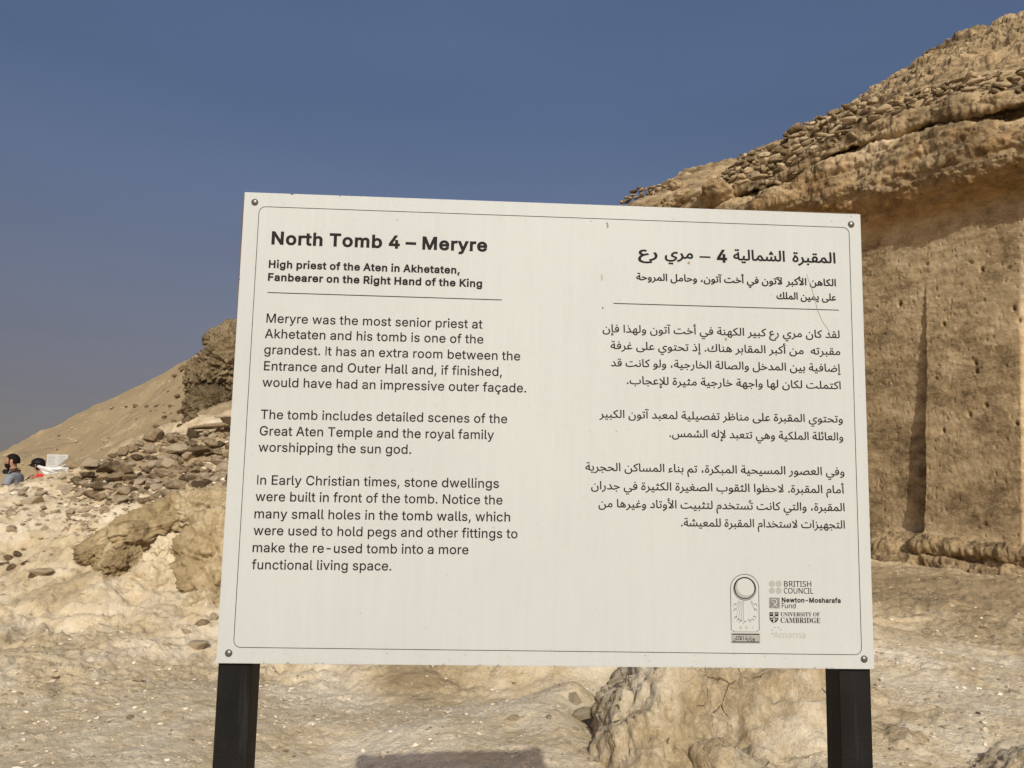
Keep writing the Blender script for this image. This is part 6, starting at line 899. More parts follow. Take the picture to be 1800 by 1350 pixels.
LOOSE = [(97, 1196, 20, 'dark pointed stone on the open ground at the lower left'), (34, 1222, 17, 'reddish brown oval stone near the left edge of the foreground'),
         (243, 1197, 24, 'long tan stone with a shadow left of the left post'), (235, 1218, 15, 'small tan wedge stone just below the long tan stone'),
         (82, 1213, 20, 'thin whitish chip below the dark pointed stone'), (33, 1187, 9, 'small white pebble above the reddish brown stone'), (230, 1264, 16, 'pale stone with dark twig-like chips at the lower left'),
         (325, 1112, 20, 'tan block standing at the foot of the brown outcrop'), (355, 1098, 26, 'dark brown flat stone at the foot of the outcrop near the sign edge'), (375, 1086, 22, 'pale stacked block above the dark flat stone at the sign edge'), (297, 1136, 16, 'flat stone half buried below the brown outcrop'),
         (345, 1140, 48, 'whitish rounded lump of chalk beside the lower left corner of the sign'), (467, 1206, 8, 'small black chip right of the left post'), (553, 1260, 9, 'small dark brown chip in the middle foreground'),
         (900, 1268, 30, 'curved reddish brown stone on the ground left of the large boulder'), (1022, 1268, 52, 'brown block wedged in the gully beside the large boulder'), (1010, 1236, 40, 'brown ledge stone at the top of the gully'), (1020, 1325, 14, 'pale pebble in the gully left of the large boulder'),
         (1785, 1220, 24, 'rounded buff stone near the right edge of the foreground'), (1610, 1320, 20, 'pale block between two low rocks at the lower right'), (1635, 1075, 12, 'white flat chip on the brown forecourt right of the sign'), (1625, 1112, 14, 'larger white chip in front of the tomb wall'), (1728, 1106, 14, 'dark chip casting a shadow on the forecourt'), (1755, 1197, 10, 'small dark stone on the right foreground'), (1720, 1255, 9, 'tiny black stone above the low rocks at right'),
         (1645, 1018, 6, 'tiny dark pebble at the foot of the tomb wall')]
for px, py, wpx, lab in LOOSE:
    h = hit_ground(px, py); stone('stone', h, wpx / 2 / F_PX * h[1], lab, 'stone', None, sink=0.15)
for k in range(40):
    px, py = random.choice([(random.uniform(1005, 1060), random.uniform(1215, 1345)), (random.uniform(1545, 1790), random.uniform(1235, 1345))])
    h = hit_ground(px, py); stone('stone', h, random.choice([3, 4, 5, 7, 10]) / 2 / F_PX * h[1] * 1.2, 'small buff limestone chip lying round the foot of the big boulder', 'stone', 'limestone chips round the boulder', sink=0.2, tn=random.uniform(.7, 1.2))
for px, py, wpx in [(198, 720, 11), (222, 716, 9), (238, 718, 17), (258, 717, 13), (275, 715, 10), (322, 650, 22), (308, 664, 14), (328, 676, 26), (312, 700, 16), (330, 712, 24), (318, 728, 18), (300, 716, 12), (326, 742, 20), (305, 742, 14), (288, 735, 12), (296, 690, 10), (332, 696, 18), (276, 752, 14), (316, 752, 20), (338, 735, 26)]:
    h = hit_ground(px, py, 15, 70); stone('hill_stone', h, wpx / 2 / F_PX * h[1], 'dark boulder on the bare hillside between the row of rocks and the dark crag', 'boulder', 'dark boulders on the bare hillside', sink=0.1)
for k in range(110):
    px = random.uniform(20, 330); sky_y = np.interp(px, [0, 110, 240, 330], [803, 752, 690, 640])
    py = random.uniform(sky_y + 4, sky_y + 95)
    if py > np.interp(px, [0, 120, 260, 330], [845, 825, 775, 755]): continue
    h = hit_ground(px, py, 14, 70); stone('hill_stone', h, random.uniform(1.5, 4.5) / F_PX * h[1], 'small stone on the bare hillside behind the people', 'stone', 'stones scattered on the bare hillside', sink=0.3, tn=random.uniform(.3, .9))

# gravel: thousands of chips, one object
v0, f0 = ICO[2]; keep = None
bm = bmesh.new(); bmesh.ops.create_icosphere(bm, subdivisions=1, radius=1.0)
gv = np.array([v.co[:] for v in bm.verts]); gf = np.array([[v.index for v in f.verts] for f in bm.faces]); bm.free()
ng = 30000
a_ = rng.uniform(-0.72, 0.72, ng); r_ = np.exp(rng.uniform(math.log(3.3), math.log(15), ng))
x_, y_ = np.sin(a_) * r_, np.cos(a_) * r_
dens = fbm(np.stack([x_ * 0.8, y_ * 0.8, 0 * x_], -1), 3)
ok = dens > rng.uniform(-0.6, 0.35, ng); x_, y_ = x_[ok], y_[ok]
count = 5200; x2 = rng.uniform(-6.9, -2.4, count); y2 = rng.uniform(8.6, 12.4, count)
heap = (np.abs(x2 / y2 + 0.44) < 0.13) & (rng.uniform(0, 1, count) < 0.75) | (rng.uniform(0, 1, count) < 0.18)
x2, y2 = x2[heap], y2[heap]; grit = np.concatenate([np.zeros(len(x_)), np.ones(len(x2))]); x_, y_ = np.concatenate([x_, x2]), np.concatenate([y_, y2])
z_ = ground_z(x_, y_); ng = len(x_)
sz = np.where(grit > 0, 0.019 * np.exp(rng.normal(0, 0.5, ng)), 0.0027 * np.exp(rng.normal(0, 0.78, ng)) * (1 + 0.05 * np.hypot(x_, y_)))
sz = np.where(grit > 0, np.minimum(sz, 0.05), np.minimum(sz, 0.017))
jit = rng.normal(1, 0.22, (ng, len(gv), 1)); yaw = rng.uniform(0, 6.28, ng); fl = rng.uniform(0.35, 0.75, ng); ex = rng.uniform(1.0, 1.9, ng)
GV = gv[None] * jit * np.stack([ex, np.ones(ng), fl], -1)[:, None] * sz[:, None, None]
cs, sn = np.cos(yaw)[:, None], np.sin(yaw)[:, None]
GV = np.stack([GV[..., 0] * cs - GV[..., 1] * sn, GV[..., 0] * sn + GV[..., 1] * cs, GV[..., 2]], -1) + np.stack([x_, y_, z_ + sz * 0.12], -1)[:, None]
GF = (gf[None] + (np.arange(ng) * len(gv))[:, None, None]).reshape(-1, 3)
gt = np.repeat(rng.normal(0.0, 0.38, ng) - 0.40 * grit, len(gv))
tag(link('gravel', mesh_np('gravel', GV.reshape(-1, 3), GF, smooth=False, attr={'tone': gt}), MAT_GRAVEL), 'fine pale gravel chips strewn over the sandy ground', 'gravel', kind='stuff')

# ------------------------------------------------------------------ dry stone walls on the cliff
BASEST = [chunk(3, 300 + k, (1.0, 0.85, 0.62), cuts=9 + k % 5, rough=0.05, freq=2.2, soft=0.015, lo=0.45, hi=0.85) for k in range(16)]
def dry_wall(name, low, up, o0, o1, course, label):
    """courses of rough stones between a lower and an upper line, leaning back from o0 to o1"""
    lw = np.array(sorted(to_wall(px, py, o0) for px, py in low)); uw = np.array(sorted(to_wall(px, py, o1) for px, py in up))
    VV, FF, TT, n = [], [], [], 0
    s0, s1 = max(lw[0, 0], uw[0, 0]) , min(lw[-1, 0], uw[-1, 0])
    s0 = min(lw[0, 0], uw[0, 0]); s1 = max(lw[-1, 0], uw[-1, 0])
    zmin, zmax = lw[:, 1].min() - 0.1, uw[:, 1].max()
    row = 0; z = zmin
    while z < zmax + course:
        s = s0 + random.uniform(-.2, .0)
        while s < s1:
            w = course * random.choice([1.0, 1.3, 1.6, 2.0, 2.6, 3.2]) * random.uniform(.85, 1.15); ch_ = course * random.uniform(.8, 1.25)
            sc_ = s + w / 2
            zl, zu = np.interp(sc_, lw[:, 0], lw[:, 1]) - 0.06, np.interp(sc_, uw[:, 0], uw[:, 1])
            zz = z + 0.10 * math.sin(sc_ * 0.9 + row) * course + random.uniform(-.35, .35) * course
            if zl - 0.3 * course < zz < zu - 0.55 * course + random.uniform(-.2, .15) * course:
                fz = (zz - zl) / max(zu - zl, 0.2); oo = o0 + (o1 - o0) * min(max(fz, 0), 1)
                v, f = BASEST[random.randrange(16)]
                v = v * np.array([w * 0.56, course * random.uniform(.8, 1.25), ch_ * random.uniform(0.75, 1.0)])
                v = v @ (rotx(random.uniform(-.5, .5)) @ roty(random.gauss(0, .25)) @ rotz(random.uniform(-.6, .6))).T
                if random.random() < 0.5: v = v * (-1, 1, 1); f = f[:, ::-1]
                p = from_wall(sc_ + v[:, 0], oo + v[:, 1] + random.uniform(-.06, .06), zz + v[:, 2])
                VV.append(p); FF.append(f + n); n += len(p); TT.append(np.full(len(p), random.gauss(0.0, 0.30)))
            s += w * random.uniform(0.92, 1.02)
        z += course * random.uniform(1.25, 1.45); row += 1
    for _ in range(int((s1 - s0) * 16)):                                   # chips and fallen pieces between the big stones
        sc_ = random.uniform(s0, s1); zl, zu = np.interp(sc_, lw[:, 0], lw[:, 1]), np.interp(sc_, uw[:, 0], uw[:, 1]); fz = random.uniform(-.05, .82)
        v, f = BASEST[random.randrange(16)]; q = course * random.uniform(.18, .42)
        v = v @ (rotx(random.uniform(-1, 1)) @ roty(random.uniform(-1, 1))).T * np.array([1.3, 1, .8]) * q
        p = from_wall(sc_ + v[:, 0], o0 + (o1 - o0) * fz + .06 + v[:, 1], zl + (zu - zl) * fz + v[:, 2])
        VV.append(p); FF.append(f + n); n += len(p); TT.append(np.full(len(p), random.gauss(0.05, 0.3)))
    V = np.concatenate(VV); base = V.mean(0); base[2] = V[:, 2].min()
    o = link(name, mesh_np(name, V - base, np.concatenate(FF), attr={'tone': np.concatenate(TT)}), MAT_WALLSTONE); o.location = base
    tag(o, label, 'stone wall'); return o
dry_wall('dry_stone_wall', [(1285, 318), (1340, 326), (1400, 305), (1450, 268), (1520, 216), (1590, 190)], [(1285, 296), (1310, 262), (1370, 238), (1420, 212), (1475, 180), (1530, 158), (1590, 180)], 0.30, -0.40, 0.135,
         'dry stone retaining wall of brown stones running down the cliff skyline above the sign')
dry_wall('dry_stone_wall', [(1600, 187), (1660, 178), (1720, 166), (1810, 158), (1900, 150)], [(1605, 154), (1640, 146), (1700, 128), (1745, 116), (1810, 116), (1900, 110)], 0.16, -0.30, 0.10,
         'upper dry stone wall on the cliff terrace at the right edge of the photo')
dry_wall('dry_stone_wall', [(1098, 366), (1140, 362), (1180, 346)], [(1098, 352), (1120, 328), (1150, 322), (1180, 326)], -0.35, -0.6, 0.10,
         'low heap of walling stones at the far left end of the cliff top')
def cliff_rock(px, py, o, wpx, seed, label, flat=.6):
    s, z = to_wall(px, py, o); c = from_wall(s, o, z); d = c[1]; r = wpx / 2 / F_PX * d
    ob = rock_group('boulder', [(seed, c, (r, r * .8, r * flat), rotz(seed) @ roty(.2), dict(cuts=12, rough=.16, freq=2.2, soft=.04, block=.14), -0.05)], MAT_CLIFF, 5); tag(ob, label, 'boulder')
cliff_rock(1188, 326, -0.5, 30, 61, 'rounded boulder near the far left end of the cliff top', .8)
cliff_rock(1588, 180, -0.1, 36, 63, 'wedge-shaped boulder between the two dry stone walls', .6)
cliff_rock(1262, 352, 0.2, 120, 64, 'smooth broad boulder on the cliff edge just above the sign', .42)
cliff_rock(1190, 356, 0.1, 90, 65, 'sloping slab of rock on the cliff edge left of the smooth boulder', .4)

# ------------------------------------------------------------------ the sign
SW, SH = 1.0, 0.7243
SB = CAM + R_CW @ np.array([-0.43958686, -0.41467272, 1.14182793])       # lower left corner of the panel
SU = R_CW @ np.array([0.99864, -0.02677741, 0.04473384]); SU[2] = 0; SU /= np.linalg.norm(SU)
SN = np.cross(SU, (0, 0, 1.0))                                           # out of the panel, towards the reader
H0 = SB[2]
sign = empty('information_sign', tuple((SB + SU * 0.5)[:2]) + (0.0,)); sign.rotation_euler = (0, 0, math.atan2(SU[1], SU[0]))
tag(sign, 'large cream bilingual tomb information sign on two black steel posts', 'sign')

def UV(px, py):
    r = ray(px, py); t = ((SB - CAM) @ SN) / (r @ SN); p = CAM + r * t - SB
    return np.array([p @ SU, p[2]])

MAT_INK = plain('black_print', (0.012, 0.010, 0.010), 0.7, var=0.15, vscale=40, spec=0.15)
MAT_STEEL = plain('black_steel', (0.006, 0.006, 0.0055), 0.6, spec=0.18, bump=0.12, bscale=260, var=0.45, vscale=14)
MAT_BOLT = plain('grey_bolt', (0.16, 0.155, 0.145), 0.38, metal=0.75, bump=0.1, bscale=500, var=0.2, vscale=120)
MAT_BACK = plain('brown_backing', (0.10, 0.065, 0.04), 0.7, var=0.3, vscale=30)
n_ = MAT_STEEL.node_tree.nodes; l_ = MAT_STEEL.node_tree.links; pb = n_['Principled BSDF']        # dusty scuffs and rust on the posts
t_ = n_.new('ShaderNodeTexCoord'); m_ = n_.new('ShaderNodeMapping'); m_.inputs['Scale'].default_value = (60, 60, 5); l_.new(t_.outputs['Object'], m_.inputs[0])
a_n = n_.new('ShaderNodeTexNoise'); a_n.inputs['Scale'].default_value = 1.0; a_n.inputs['Detail'].default_value = 6; l_.new(m_.outputs[0], a_n.inputs[0])
a_r = n_.new('ShaderNodeValToRGB'); a_r.color_ramp.elements[0].position = .56; a_r.color_ramp.elements[1].position = .74; l_.new(a_n.outputs['Fac'], a_r.inputs[0])
b_n = n_.new('ShaderNodeTexNoise'); b_n.inputs['Scale'].default_value = 11; b_n.inputs['Detail'].default_value = 7; l_.new(t_.outputs['Object'], b_n.inputs[0])
b_r = n_.new('ShaderNodeValToRGB'); b_r.color_ramp.elements[0].position = .60; b_r.color_ramp.elements[1].position = .68; l_.new(b_n.outputs['Fac'], b_r.inputs[0])
src_ = pb.inputs['Base Color'].links[0].from_socket
x1 = n_.new('ShaderNodeMixRGB'); x1.inputs[2].default_value = (0.024, 0.022, 0.018, 1); l_.new(a_r.outputs[0], x1.inputs[0]); l_.new(src_, x1.inputs[1])
x2 = n_.new('ShaderNodeMixRGB'); x2.inputs[2].default_value = (0.035, 0.016, 0.007, 1); l_.new(b_r.outputs[0], x2.inputs[0]); l_.new(x1.outputs[0], x2.inputs[1]); l_.new(x2.outputs[0], pb.inputs['Base Color'])
def grey(v, name): return plain(name, v, 0.55)
MAT_GREY = grey((0.30, 0.315, 0.285), 'pale_grey_print'); MAT_MID = grey((0.16, 0.155, 0.14), 'mid_grey_print'); MAT_FADE = grey((0.345, 0.345, 0.315), 'faded_print')
MAT_LITE = grey((0.29, 0.288, 0.26), 'light_grey_print')
MAT_STAIN = plain('brown_stain', (0.25, 0.18, 0.11), 0.7, var=0.3, vscale=300); MAT_SCUFF = plain('grey_scuff', (0.29, 0.28, 0.245), 0.6, var=0.2, vscale=200)

# panel paint: aged cream with faint vertical rain streaks and dust
m, nt, p = new_mat('cream_panel'); N, L = nt.nodes, nt.links
tc = N.new('ShaderNodeTexCoord')
def nz(scale, vec3, det, rgh):
    mp = N.new('ShaderNodeMapping'); mp.inputs['Scale'].default_value = vec3; L.new(tc.outputs['Object'], mp.inputs[0])
    n = N.new('ShaderNodeTexNoise'); n.inputs['Scale'].default_value = scale; n.inputs['Detail'].default_value = det; n.inputs['Roughness'].default_value = rgh
    L.new(mp.outputs[0], n.inputs[0]); return n.outputs['Fac']
def ramp_(fac, a, b, ca, cb):
    r = N.new('ShaderNodeValToRGB'); e = r.color_ramp.elements; e[0].position = a; e[0].color = (*ca, 1); e[1].position = b; e[1].color = (*cb, 1); L.new(fac, r.inputs[0]); return r.outputs[0]
def mult(a, b):
    x = N.new('ShaderNodeMixRGB'); x.blend_type = 'MULTIPLY'; x.inputs[0].default_value = 1; L.new(a, x.inputs[1]); L.new(b, x.inputs[2]); return x.outputs[0]
c = ramp_(nz(2.2, (1, 1, 1), 4, 0.6), 0.3, 0.7, (0.408, 0.430, 0.416), (0.446, 0.468, 0.450))
c = mult(c, ramp_(nz(9, (9, 1, 0.55), 6, 0.7), 0.28, 0.62, (0.955, 0.955, 0.955), (1, 1, 1)))
c = mult(c, ramp_(nz(70, (1, 1, 1), 3, 0.8), 0.24, 0.42, (0.93, 0.92, 0.90), (1, 1, 1)))
c = mult(c, ramp_(nz(28, (1, 1, .7), 2, 0.6), 0.19, 0.25, (0.88, 0.86, 0.82), (1, 1, 1)))
L.new(c, p.inputs['Base Color']); p.inputs['Roughness'].default_value = 0.55; p.inputs['Specular IOR Level'].default_value = 0.3
bn = N.new('ShaderNodeBump'); bn.inputs['Strength'].default_value = 0.05; bn.inputs['Distance'].default_value = 0.002; L.new(nz(350, (1, 1, 1), 2, 0.6), bn.inputs['Height']); L.new(bn.outputs[0], p.inputs['Normal'])
MAT_PANEL = m

b = MB(); b.box((-0.5, 0, H0), (1.0, 0, 0), (0, 0.004, 0), (0, 0, SH))
panel = b.build('panel', MAT_PANEL, sign, bevel=0.0008)
# posts: square steel tube behind the panel, from the ground to its top edge
def post(x, leanx):
    w = 0.05
    b = MB(); top = H0 + SH - 0.004
    o = np.array((x, 0.0085, -0.4))
    b.box(o, (w, 0, 0), (0, w, 0), (leanx * 0 , 0, top + 0.4))
    return b.build('post', MAT_STEEL, sign, bevel=0.003)
post(-0.4995, 0); post(0.4485, 0)
# backing board, set slightly askew so that a sliver shows past the upper left and top right edges
b = MB(); zt = H0 + SH
v = [(-0.4992, H0 + 0.25), (0.4985, H0 + 0.02), (0.4985, zt + 0.0032), (0.30, zt + 0.002), (0.05, zt - 0.002), (-0.45, zt - 0.001), (-0.5032, zt - 0.003), (-0.5028, zt - 0.12)]
n = len(v); V = [(x, 0.0045, z) for x, z in v] + [(x, 0.008, z) for x, z in v]
b.add(V, [tuple(range(n)), tuple(range(2 * n - 1, n - 1, -1))] + [(i, i + n, (i + 1) % n + n, (i + 1) % n) for i in range(n)])
b.build('backing_board', MAT_BACK, sign)
# bolts
bm = bmesh.new(); bmesh.ops.create_uvsphere(bm, u_segments=20, v_segments=12, radius=0.0055)
bmesh.ops.delete(bm, geom=[v_ for v_ in bm.verts if v_.co.z < -1e-5], context='VERTS')
for v_ in bm.verts: v_.co = Vector((v_.co.x, -v_.co.z * 0.62, v_.co.y))
bmesh.ops.recalc_face_normals(bm, faces=bm.faces)
me_b = bpy.data.meshes.new('bolt'); bm.to_mesh(me_b); bm.free(); me_b.polygons.foreach_set('use_smooth', [True] * len(me_b.polygons)); me_b.materials.append(MAT_BOLT)
for px, py in [(448, 355.5), (1496, 394.5), (402, 1148), (1519, 1158.5)]:
    u, v = UV(px, py); o = bpy.data.objects.new('bolt', me_b); COL.objects.link(o); o.parent = sign; o.location = (u - 0.5, -0.0001, H0 + v)

# ---- print: lines, discs and letters laid on the panel as thin flat ink
class Ink:
    def __init__(s, lift=0.0003): s.v = []; s.f = []; s.lift = lift; s.k = 0
    def poly(s, pts, holes=()):
        s.k += 1; y = -s.lift - 0.000003 * (s.k % 60)
        rings = [[Vector((q[0], q[1], 0)) for q in r] for r in (pts, *holes)]
        tr = tessellate_polygon(rings); n = len(s.v)
        s.v += [(q.x - 0.5, y, H0 + q.y) for r in rings for q in r]
        for t in tr:
            a, b_, c_ = (Vector((s.v[n + i][0], s.v[n + i][2])) for i in t)
            cr = (b_ - a).cross(c_ - a)
            if abs(cr) < 1e-13: continue
            s.f.append(tuple(n + i for i in (t if cr > 0 else t[::-1])))
    def stroke(s, pxs, w, closed=False, px=True):
        Q = [UV(*q) for q in pxs] if px else [np.array(q) for q in pxs]
        n = len(Q)
        Ls, Rs = [], []
        for i in range(n):
            a, c_ = (Q[i - 1], Q[(i + 1) % n]) if closed else (Q[max(i - 1, 0)], Q[min(i + 1, n - 1)])
            t = (c_ - a) / (np.linalg.norm(c_ - a) + 1e-12); nn = np.array([-t[1], t[0]])
            ww = w[i] if hasattr(w, '__len__') else w
            Ls.append(Q[i] + nn * ww / 2); Rs.append(Q[i] - nn * ww / 2)
        s.k += 1; y = -s.lift - 0.000003 * (s.k % 60); b0 = len(s.v)
        for l_, r_ in zip(Ls, Rs): s.v += [(l_[0] - 0.5, y, H0 + l_[1]), (r_[0] - 0.5, y, H0 + r_[1])]
        for i in range(n if closed else n - 1):
            j = (i + 1) % n; s.f.append((b0 + 2 * i + 1, b0 + 2 * j + 1, b0 + 2 * j, b0 + 2 * i))
    def disc(s, px, py, rpx, rin=0, n=40):
        c = UV(px, py); r = np.linalg.norm(UV(px + rpx, py) - c); 
        ring = lambda q: [c + q * np.array([math.cos(t), math.sin(t)]) for t in np.linspace(0, 2 * math.pi, n, endpoint=False)]
        if rin: 
            ri = r * rin / rpx
            s.stroke(ring((r + ri) / 2), r - ri, closed=True, px=False)
        else: s.poly(ring(r))
    def text(s, font, txt, p0, p1, capm, ref):
        """set txt so that its ink runs from pixel p0 to pixel p1 (both on the baseline); capm: height in metres of the letter ref"""
        A, B_ = UV(*p0), UV(*p1); g = GL[font]; x = 0; out = []
        for ch in txt:
            adv, cs = g[ch]
            out.append((x, cs)); x += adv
        if font in ('regular', 'bold'): out = [(x0, [[((q[0] - g[ch][0] / 2) * 0.975 + g[ch][0] / 2, q[1]) for q in c] for c in cs]) for (x0, cs), ch in zip(out, txt)]
        xs = [x0 + q[0] for x0, cs in out for c in cs for q in c]
        mn, mx = min(xs), max(xs)
        rys = [q[1] for c in g[ref][1] for q in c]; lo = min(rys)
        d = (B_ - A); Lg = np.linalg.norm(d); d /= Lg; up = np.array([-d[1], d[0]])
        if up[1] < 0: up = -up
        if font.startswith('arabic'): A, d = B_, -d
        sx = Lg / (mx - mn); sy = capm / (max(rys) - lo)
        area = lambda c: 0.5 * sum(c[i - 1][0] * c[i][1] - c[i][0] * c[i - 1][1] for i in range(len(c)))
        for x0, cs in out:
            f = lambda pts: [A + d * ((q[0] + x0 - mn) * sx) + up * ((q[1] - lo) * sy) for q in pts]
            outer = [c for c in cs if area(c) > 0]; holes = [c for c in cs if area(c) <= 0]; used = set()
            for c in sorted(outer, key=area):
                hs = [k for k, h in enumerate(holes) if k not in used and in_poly(h[0][0] + .1, h[0][1] + .1, c)]
                used.update(hs); s.poly(f(c), [f(holes[k]) for k in hs])
    def build(s, name, mat, parent):
        me = bpy.data.meshes.new(name); me.from_pydata(s.v, [], s.f); me.update()
        return link(name, me, mat, parent)

ink = Ink()
T = ink.text
T('bold', 'North Tomb 4 – Meryre', (476.9, 429.8), (856.4, 442.6), 0.0217, 'N')
ink.build('english_title', MAT_INK, panel)
ink = Ink(); T = ink.text
T('bold', 'High priest of the Aten in Akhetaten,', (472.2, 471), (808.2, 481.6), 0.0127, 'H')
T('bold', 'Fanbearer on the Right Hand of the King', (470.9, 493.7), (847.4, 505.2), 0.0127, 'H')
ink.build('english_subtitle', MAT_INK, panel)
paras = [[('Meryre was the most senior priest at', (468.1, 567.1), (848, 577.8)), ('Akhetaten and his tomb is one of the', (465.3, 594.2), (849.6, 604.2)),
               ('grandest. It has an extra room between the', (464.1, 622.2), (914.3, 633.8)), ('Entrance and Outer Hall and, if finished,', (463.8, 651), (882.3, 661.2)),
               ('would have had an impressive outer façade.', (461, 679.7), (924.9, 690))],
              [('The tomb includes detailed scenes of the', (458.2, 736.4), (891.6, 744.2)), ('Great Aten Temple and the royal family', (456.3, 765.4), (868.3, 772.3)), ('worshipping the sun god.', (454.1, 793.9), (722.7, 798))],
              [('In Early Christian times, stone dwellings', (451.7, 851.8), (877, 857.9)), ('were built in front of the tomb. Notice the', (448.9, 880.7), (883.2, 887)), ('many small holes in the tomb walls, which', (447, 911), (896.6, 916.8)),
               ('were used to hold pegs and other fittings to', (445.4, 940.4), (909.6, 946.3)), ('make the re-used tomb into a more', (443.9, 970.5), (823.4, 974.4)), ('functional living space.', (442.3, 1000.8), (687.8, 1003))]]
for para in paras:
    ink = Ink()
    for t, a, b_ in para: ink.text('regular', t, a, b_, 0.0146, 'N')
    ink.build('english_paragraph', MAT_INK, panel)

def arabic(ink, key, right, left, alef=0.0130, font='arabic'):
    ink.text(font, AR[key], right, left, alef, chr(0xfe8e))
ink = Ink()
arabic(ink, 't1', (1468.8, 463.4), (1392.8, 461), .0185, 'arabic_bold'); arabic(ink, 't2', (1379.8, 460.4), (1288.8, 457.6), .0185, 'arabic_bold')
arabic(ink, 't3', (1218.6, 455.6), (1168.3, 454), .0185, 'arabic_bold'); arabic(ink, 't4', (1155.9, 453.6), (1121.5, 452.5), .0185, 'arabic_bold')
ink.text('bold', '4', (1259.9, 461.4), (1278.1, 462), 0.0217, 'N')
ink.stroke([(1229.6, 451.6), (1248.9, 452.2)], 0.0026)
ink.build('arabic_title', MAT_INK, panel)
ink = Ink()
arabic(ink, 's1', (1469.4, 503.4), (1118.3, 492.6), .0122, 'arabic_bold'); arabic(ink, 's2', (1469.9, 529.0), (1364.8, 525.8), .0122, 'arabic_bold')
ink.build('arabic_subtitle', MAT_INK, panel)
for para in [[('a1', (1476, 594.8), (1059.1, 583.8)), ('a2', (1477.1, 624.5), (1073, 613.6)), ('a3', (1477.7, 654), (1073.6, 644)), ('a4', (1478, 684.4), (1101.9, 675))],
                 [('b1', (1481.5, 743.3), (1053.3, 734)), ('b2', (1482.3, 774.6), (1176.7, 768.2))],
                 [('c1', (1484.4, 836), (1028.8, 827.2)), ('c2', (1483.8, 867.6), (1038.9, 860)), ('c3', (1484.7, 898.8), (1051.9, 891.6)), ('c4', (1485.2, 929.3), (1197.2, 925.2))]]:
    ink = Ink()
    for k, r_, l_ in para: arabic(ink, k, r_, l_)
    if para[0][0] == 'c1': ink.stroke([(1316.3, 881.6), (1318.0, 879.3), (1320.2, 879.6), (1319.6, 881.8), (1316.0, 883.2)], 0.0011)   # the small vowel mark over one word
    ink.build('arabic_paragraph', MAT_INK, panel)
# rules and border line
ink = Ink()
ink.stroke([(470.3, 514.2), (882.3, 527.3)], 0.0013); ink.stroke([(1078.5, 533.3), (1474.5, 545.2)], 0.0013)
ink.build('rule_line', MAT_INK, panel)
ink = Ink()
c4 = [UV(455.8, 363), UV(1492.3, 400.2), UV(1514.6, 1151), UV(410.4, 1137.8)]      # TL TR BR BL
pts = []
rc = 0.0105
for i in range(4):
    p0, p1, p2 = c4[i - 1], c4[i], c4[(i + 1) % 4]
    a = p1 + (p0 - p1) / np.linalg.norm(p0 - p1) * rc; b_ = p1 + (p2 - p1) / np.linalg.norm(p2 - p1) * rc
    for t in np.linspace(0, 1, 9): 
        ang_ = t * math.pi / 2; cc = a + b_ - p1
        pts.append(cc + (a - cc) * math.cos(ang_) + (b_ - cc) * math.sin(ang_))
pts = [tuple(q) for q in pts]
ink.stroke(pts, 0.0009, closed=True, px=False); ink.build('border_line', MAT_INK, panel)

# emblems
Z8 = lambda x, y: (1250 + x / 6.207, 1000 + y / 6.207)
PXM = 1 / 1120.0
ink = Ink()
arc = [Z8(365 + 154 * math.cos(t), 212 - 154 * math.sin(t)) for t in np.linspace(0, math.pi, 25)]
frame = [Z8(500, 686), Z8(504, 676), Z8(525, 664)] + arc + [Z8(219, 668), Z8(243, 677), Z8(247, 690)]
ink.stroke(frame, 0.9 * PXM)
ink.disc(*Z8(367, 216), 19.9, 18.9); ink.disc(*Z8(367, 210), 18.6, 16.9)
for x0, y0, x1, y1 in [(300, 345, 262, 395), (308, 348, 268, 455), (318, 350, 270, 540), (330, 352, 298, 560), (343, 352, 325, 575), (355, 352, 352, 560), (438, 346, 470, 395), (430, 350, 478, 455)]:
    ink.stroke([Z8(x0, y0), Z8(x1, y1)], 0.35 * PXM)
for x, y, a in [(262, 385, 1), (262, 440, 1), (270, 525, 1), (300, 550, .6), (328, 565, .4), (370, 575, 0.1), (415, 560, -.4), (450, 550, -.6), (472, 520, -1), (480, 440, -1), (482, 385, -1)]:
    pts = [(-16, 22), (-12, 4), (-3, -5), (7, -3), (12, 6)]; s_ = 1 if a >= 0 else -1
    ink.stroke([Z8(x + s_ * q[0] * 1.1, y + q[1] * 1.1) for q in pts], [0.3 * PXM, .7 * PXM, .9 * PXM, .8 * PXM, .4 * PXM])
for x in (315, 325, 375, 390, 455): ink.stroke([Z8(x, 625), Z8(x + 3, 655)], 0.4 * PXM)
box = lambda x0, y0, x1, y1: [Z8(x0, y0), Z8(x1, y0 + 2), Z8(x1, y1 + 2), Z8(x0, y1)]
ink.stroke(box(228, 712, 524, 795), 1.5 * PXM, closed=True); ink.stroke(box(218, 706, 531, 806), 0.6 * PXM, closed=True)
ink.text('arabic', AR['w'], Z8(476, 778), Z8(244, 776), 0.0062, chr(0xfe8e))
emb = ink.build('antiquities_emblem', MAT_INK, panel)
ink = Ink(0.00015)
th = np.linspace(math.radians(150), math.radians(330), 26)      # printed crescent on the ball
cres = [Z8(367 + 108 * math.cos(t), 210 - 108 * math.sin(t)) for t in th] + [Z8(388 + 104 * math.cos(t), 192 - 98 * math.sin(t)) for t in th[::-1]]
ink.poly([UV(*q) for q in cres]); ink.build('emblem_tint', MAT_LITE, panel); ink = Ink(0.00015); ink.poly([UV(*q) for q in box(250, 680, 500, 692)]); ink.poly([UV(*q) for q in box(232, 716, 520, 791)])
ink.build('emblem_tint', MAT_LITE, panel)
ink = Ink()
for x, y in [(663, 161), (737, 163), (663, 237), (737, 238)]: ink.disc(*Z8(x, y), 5.3)
ink.build('logo_dots', MAT_GREY, panel)
ink = Ink()
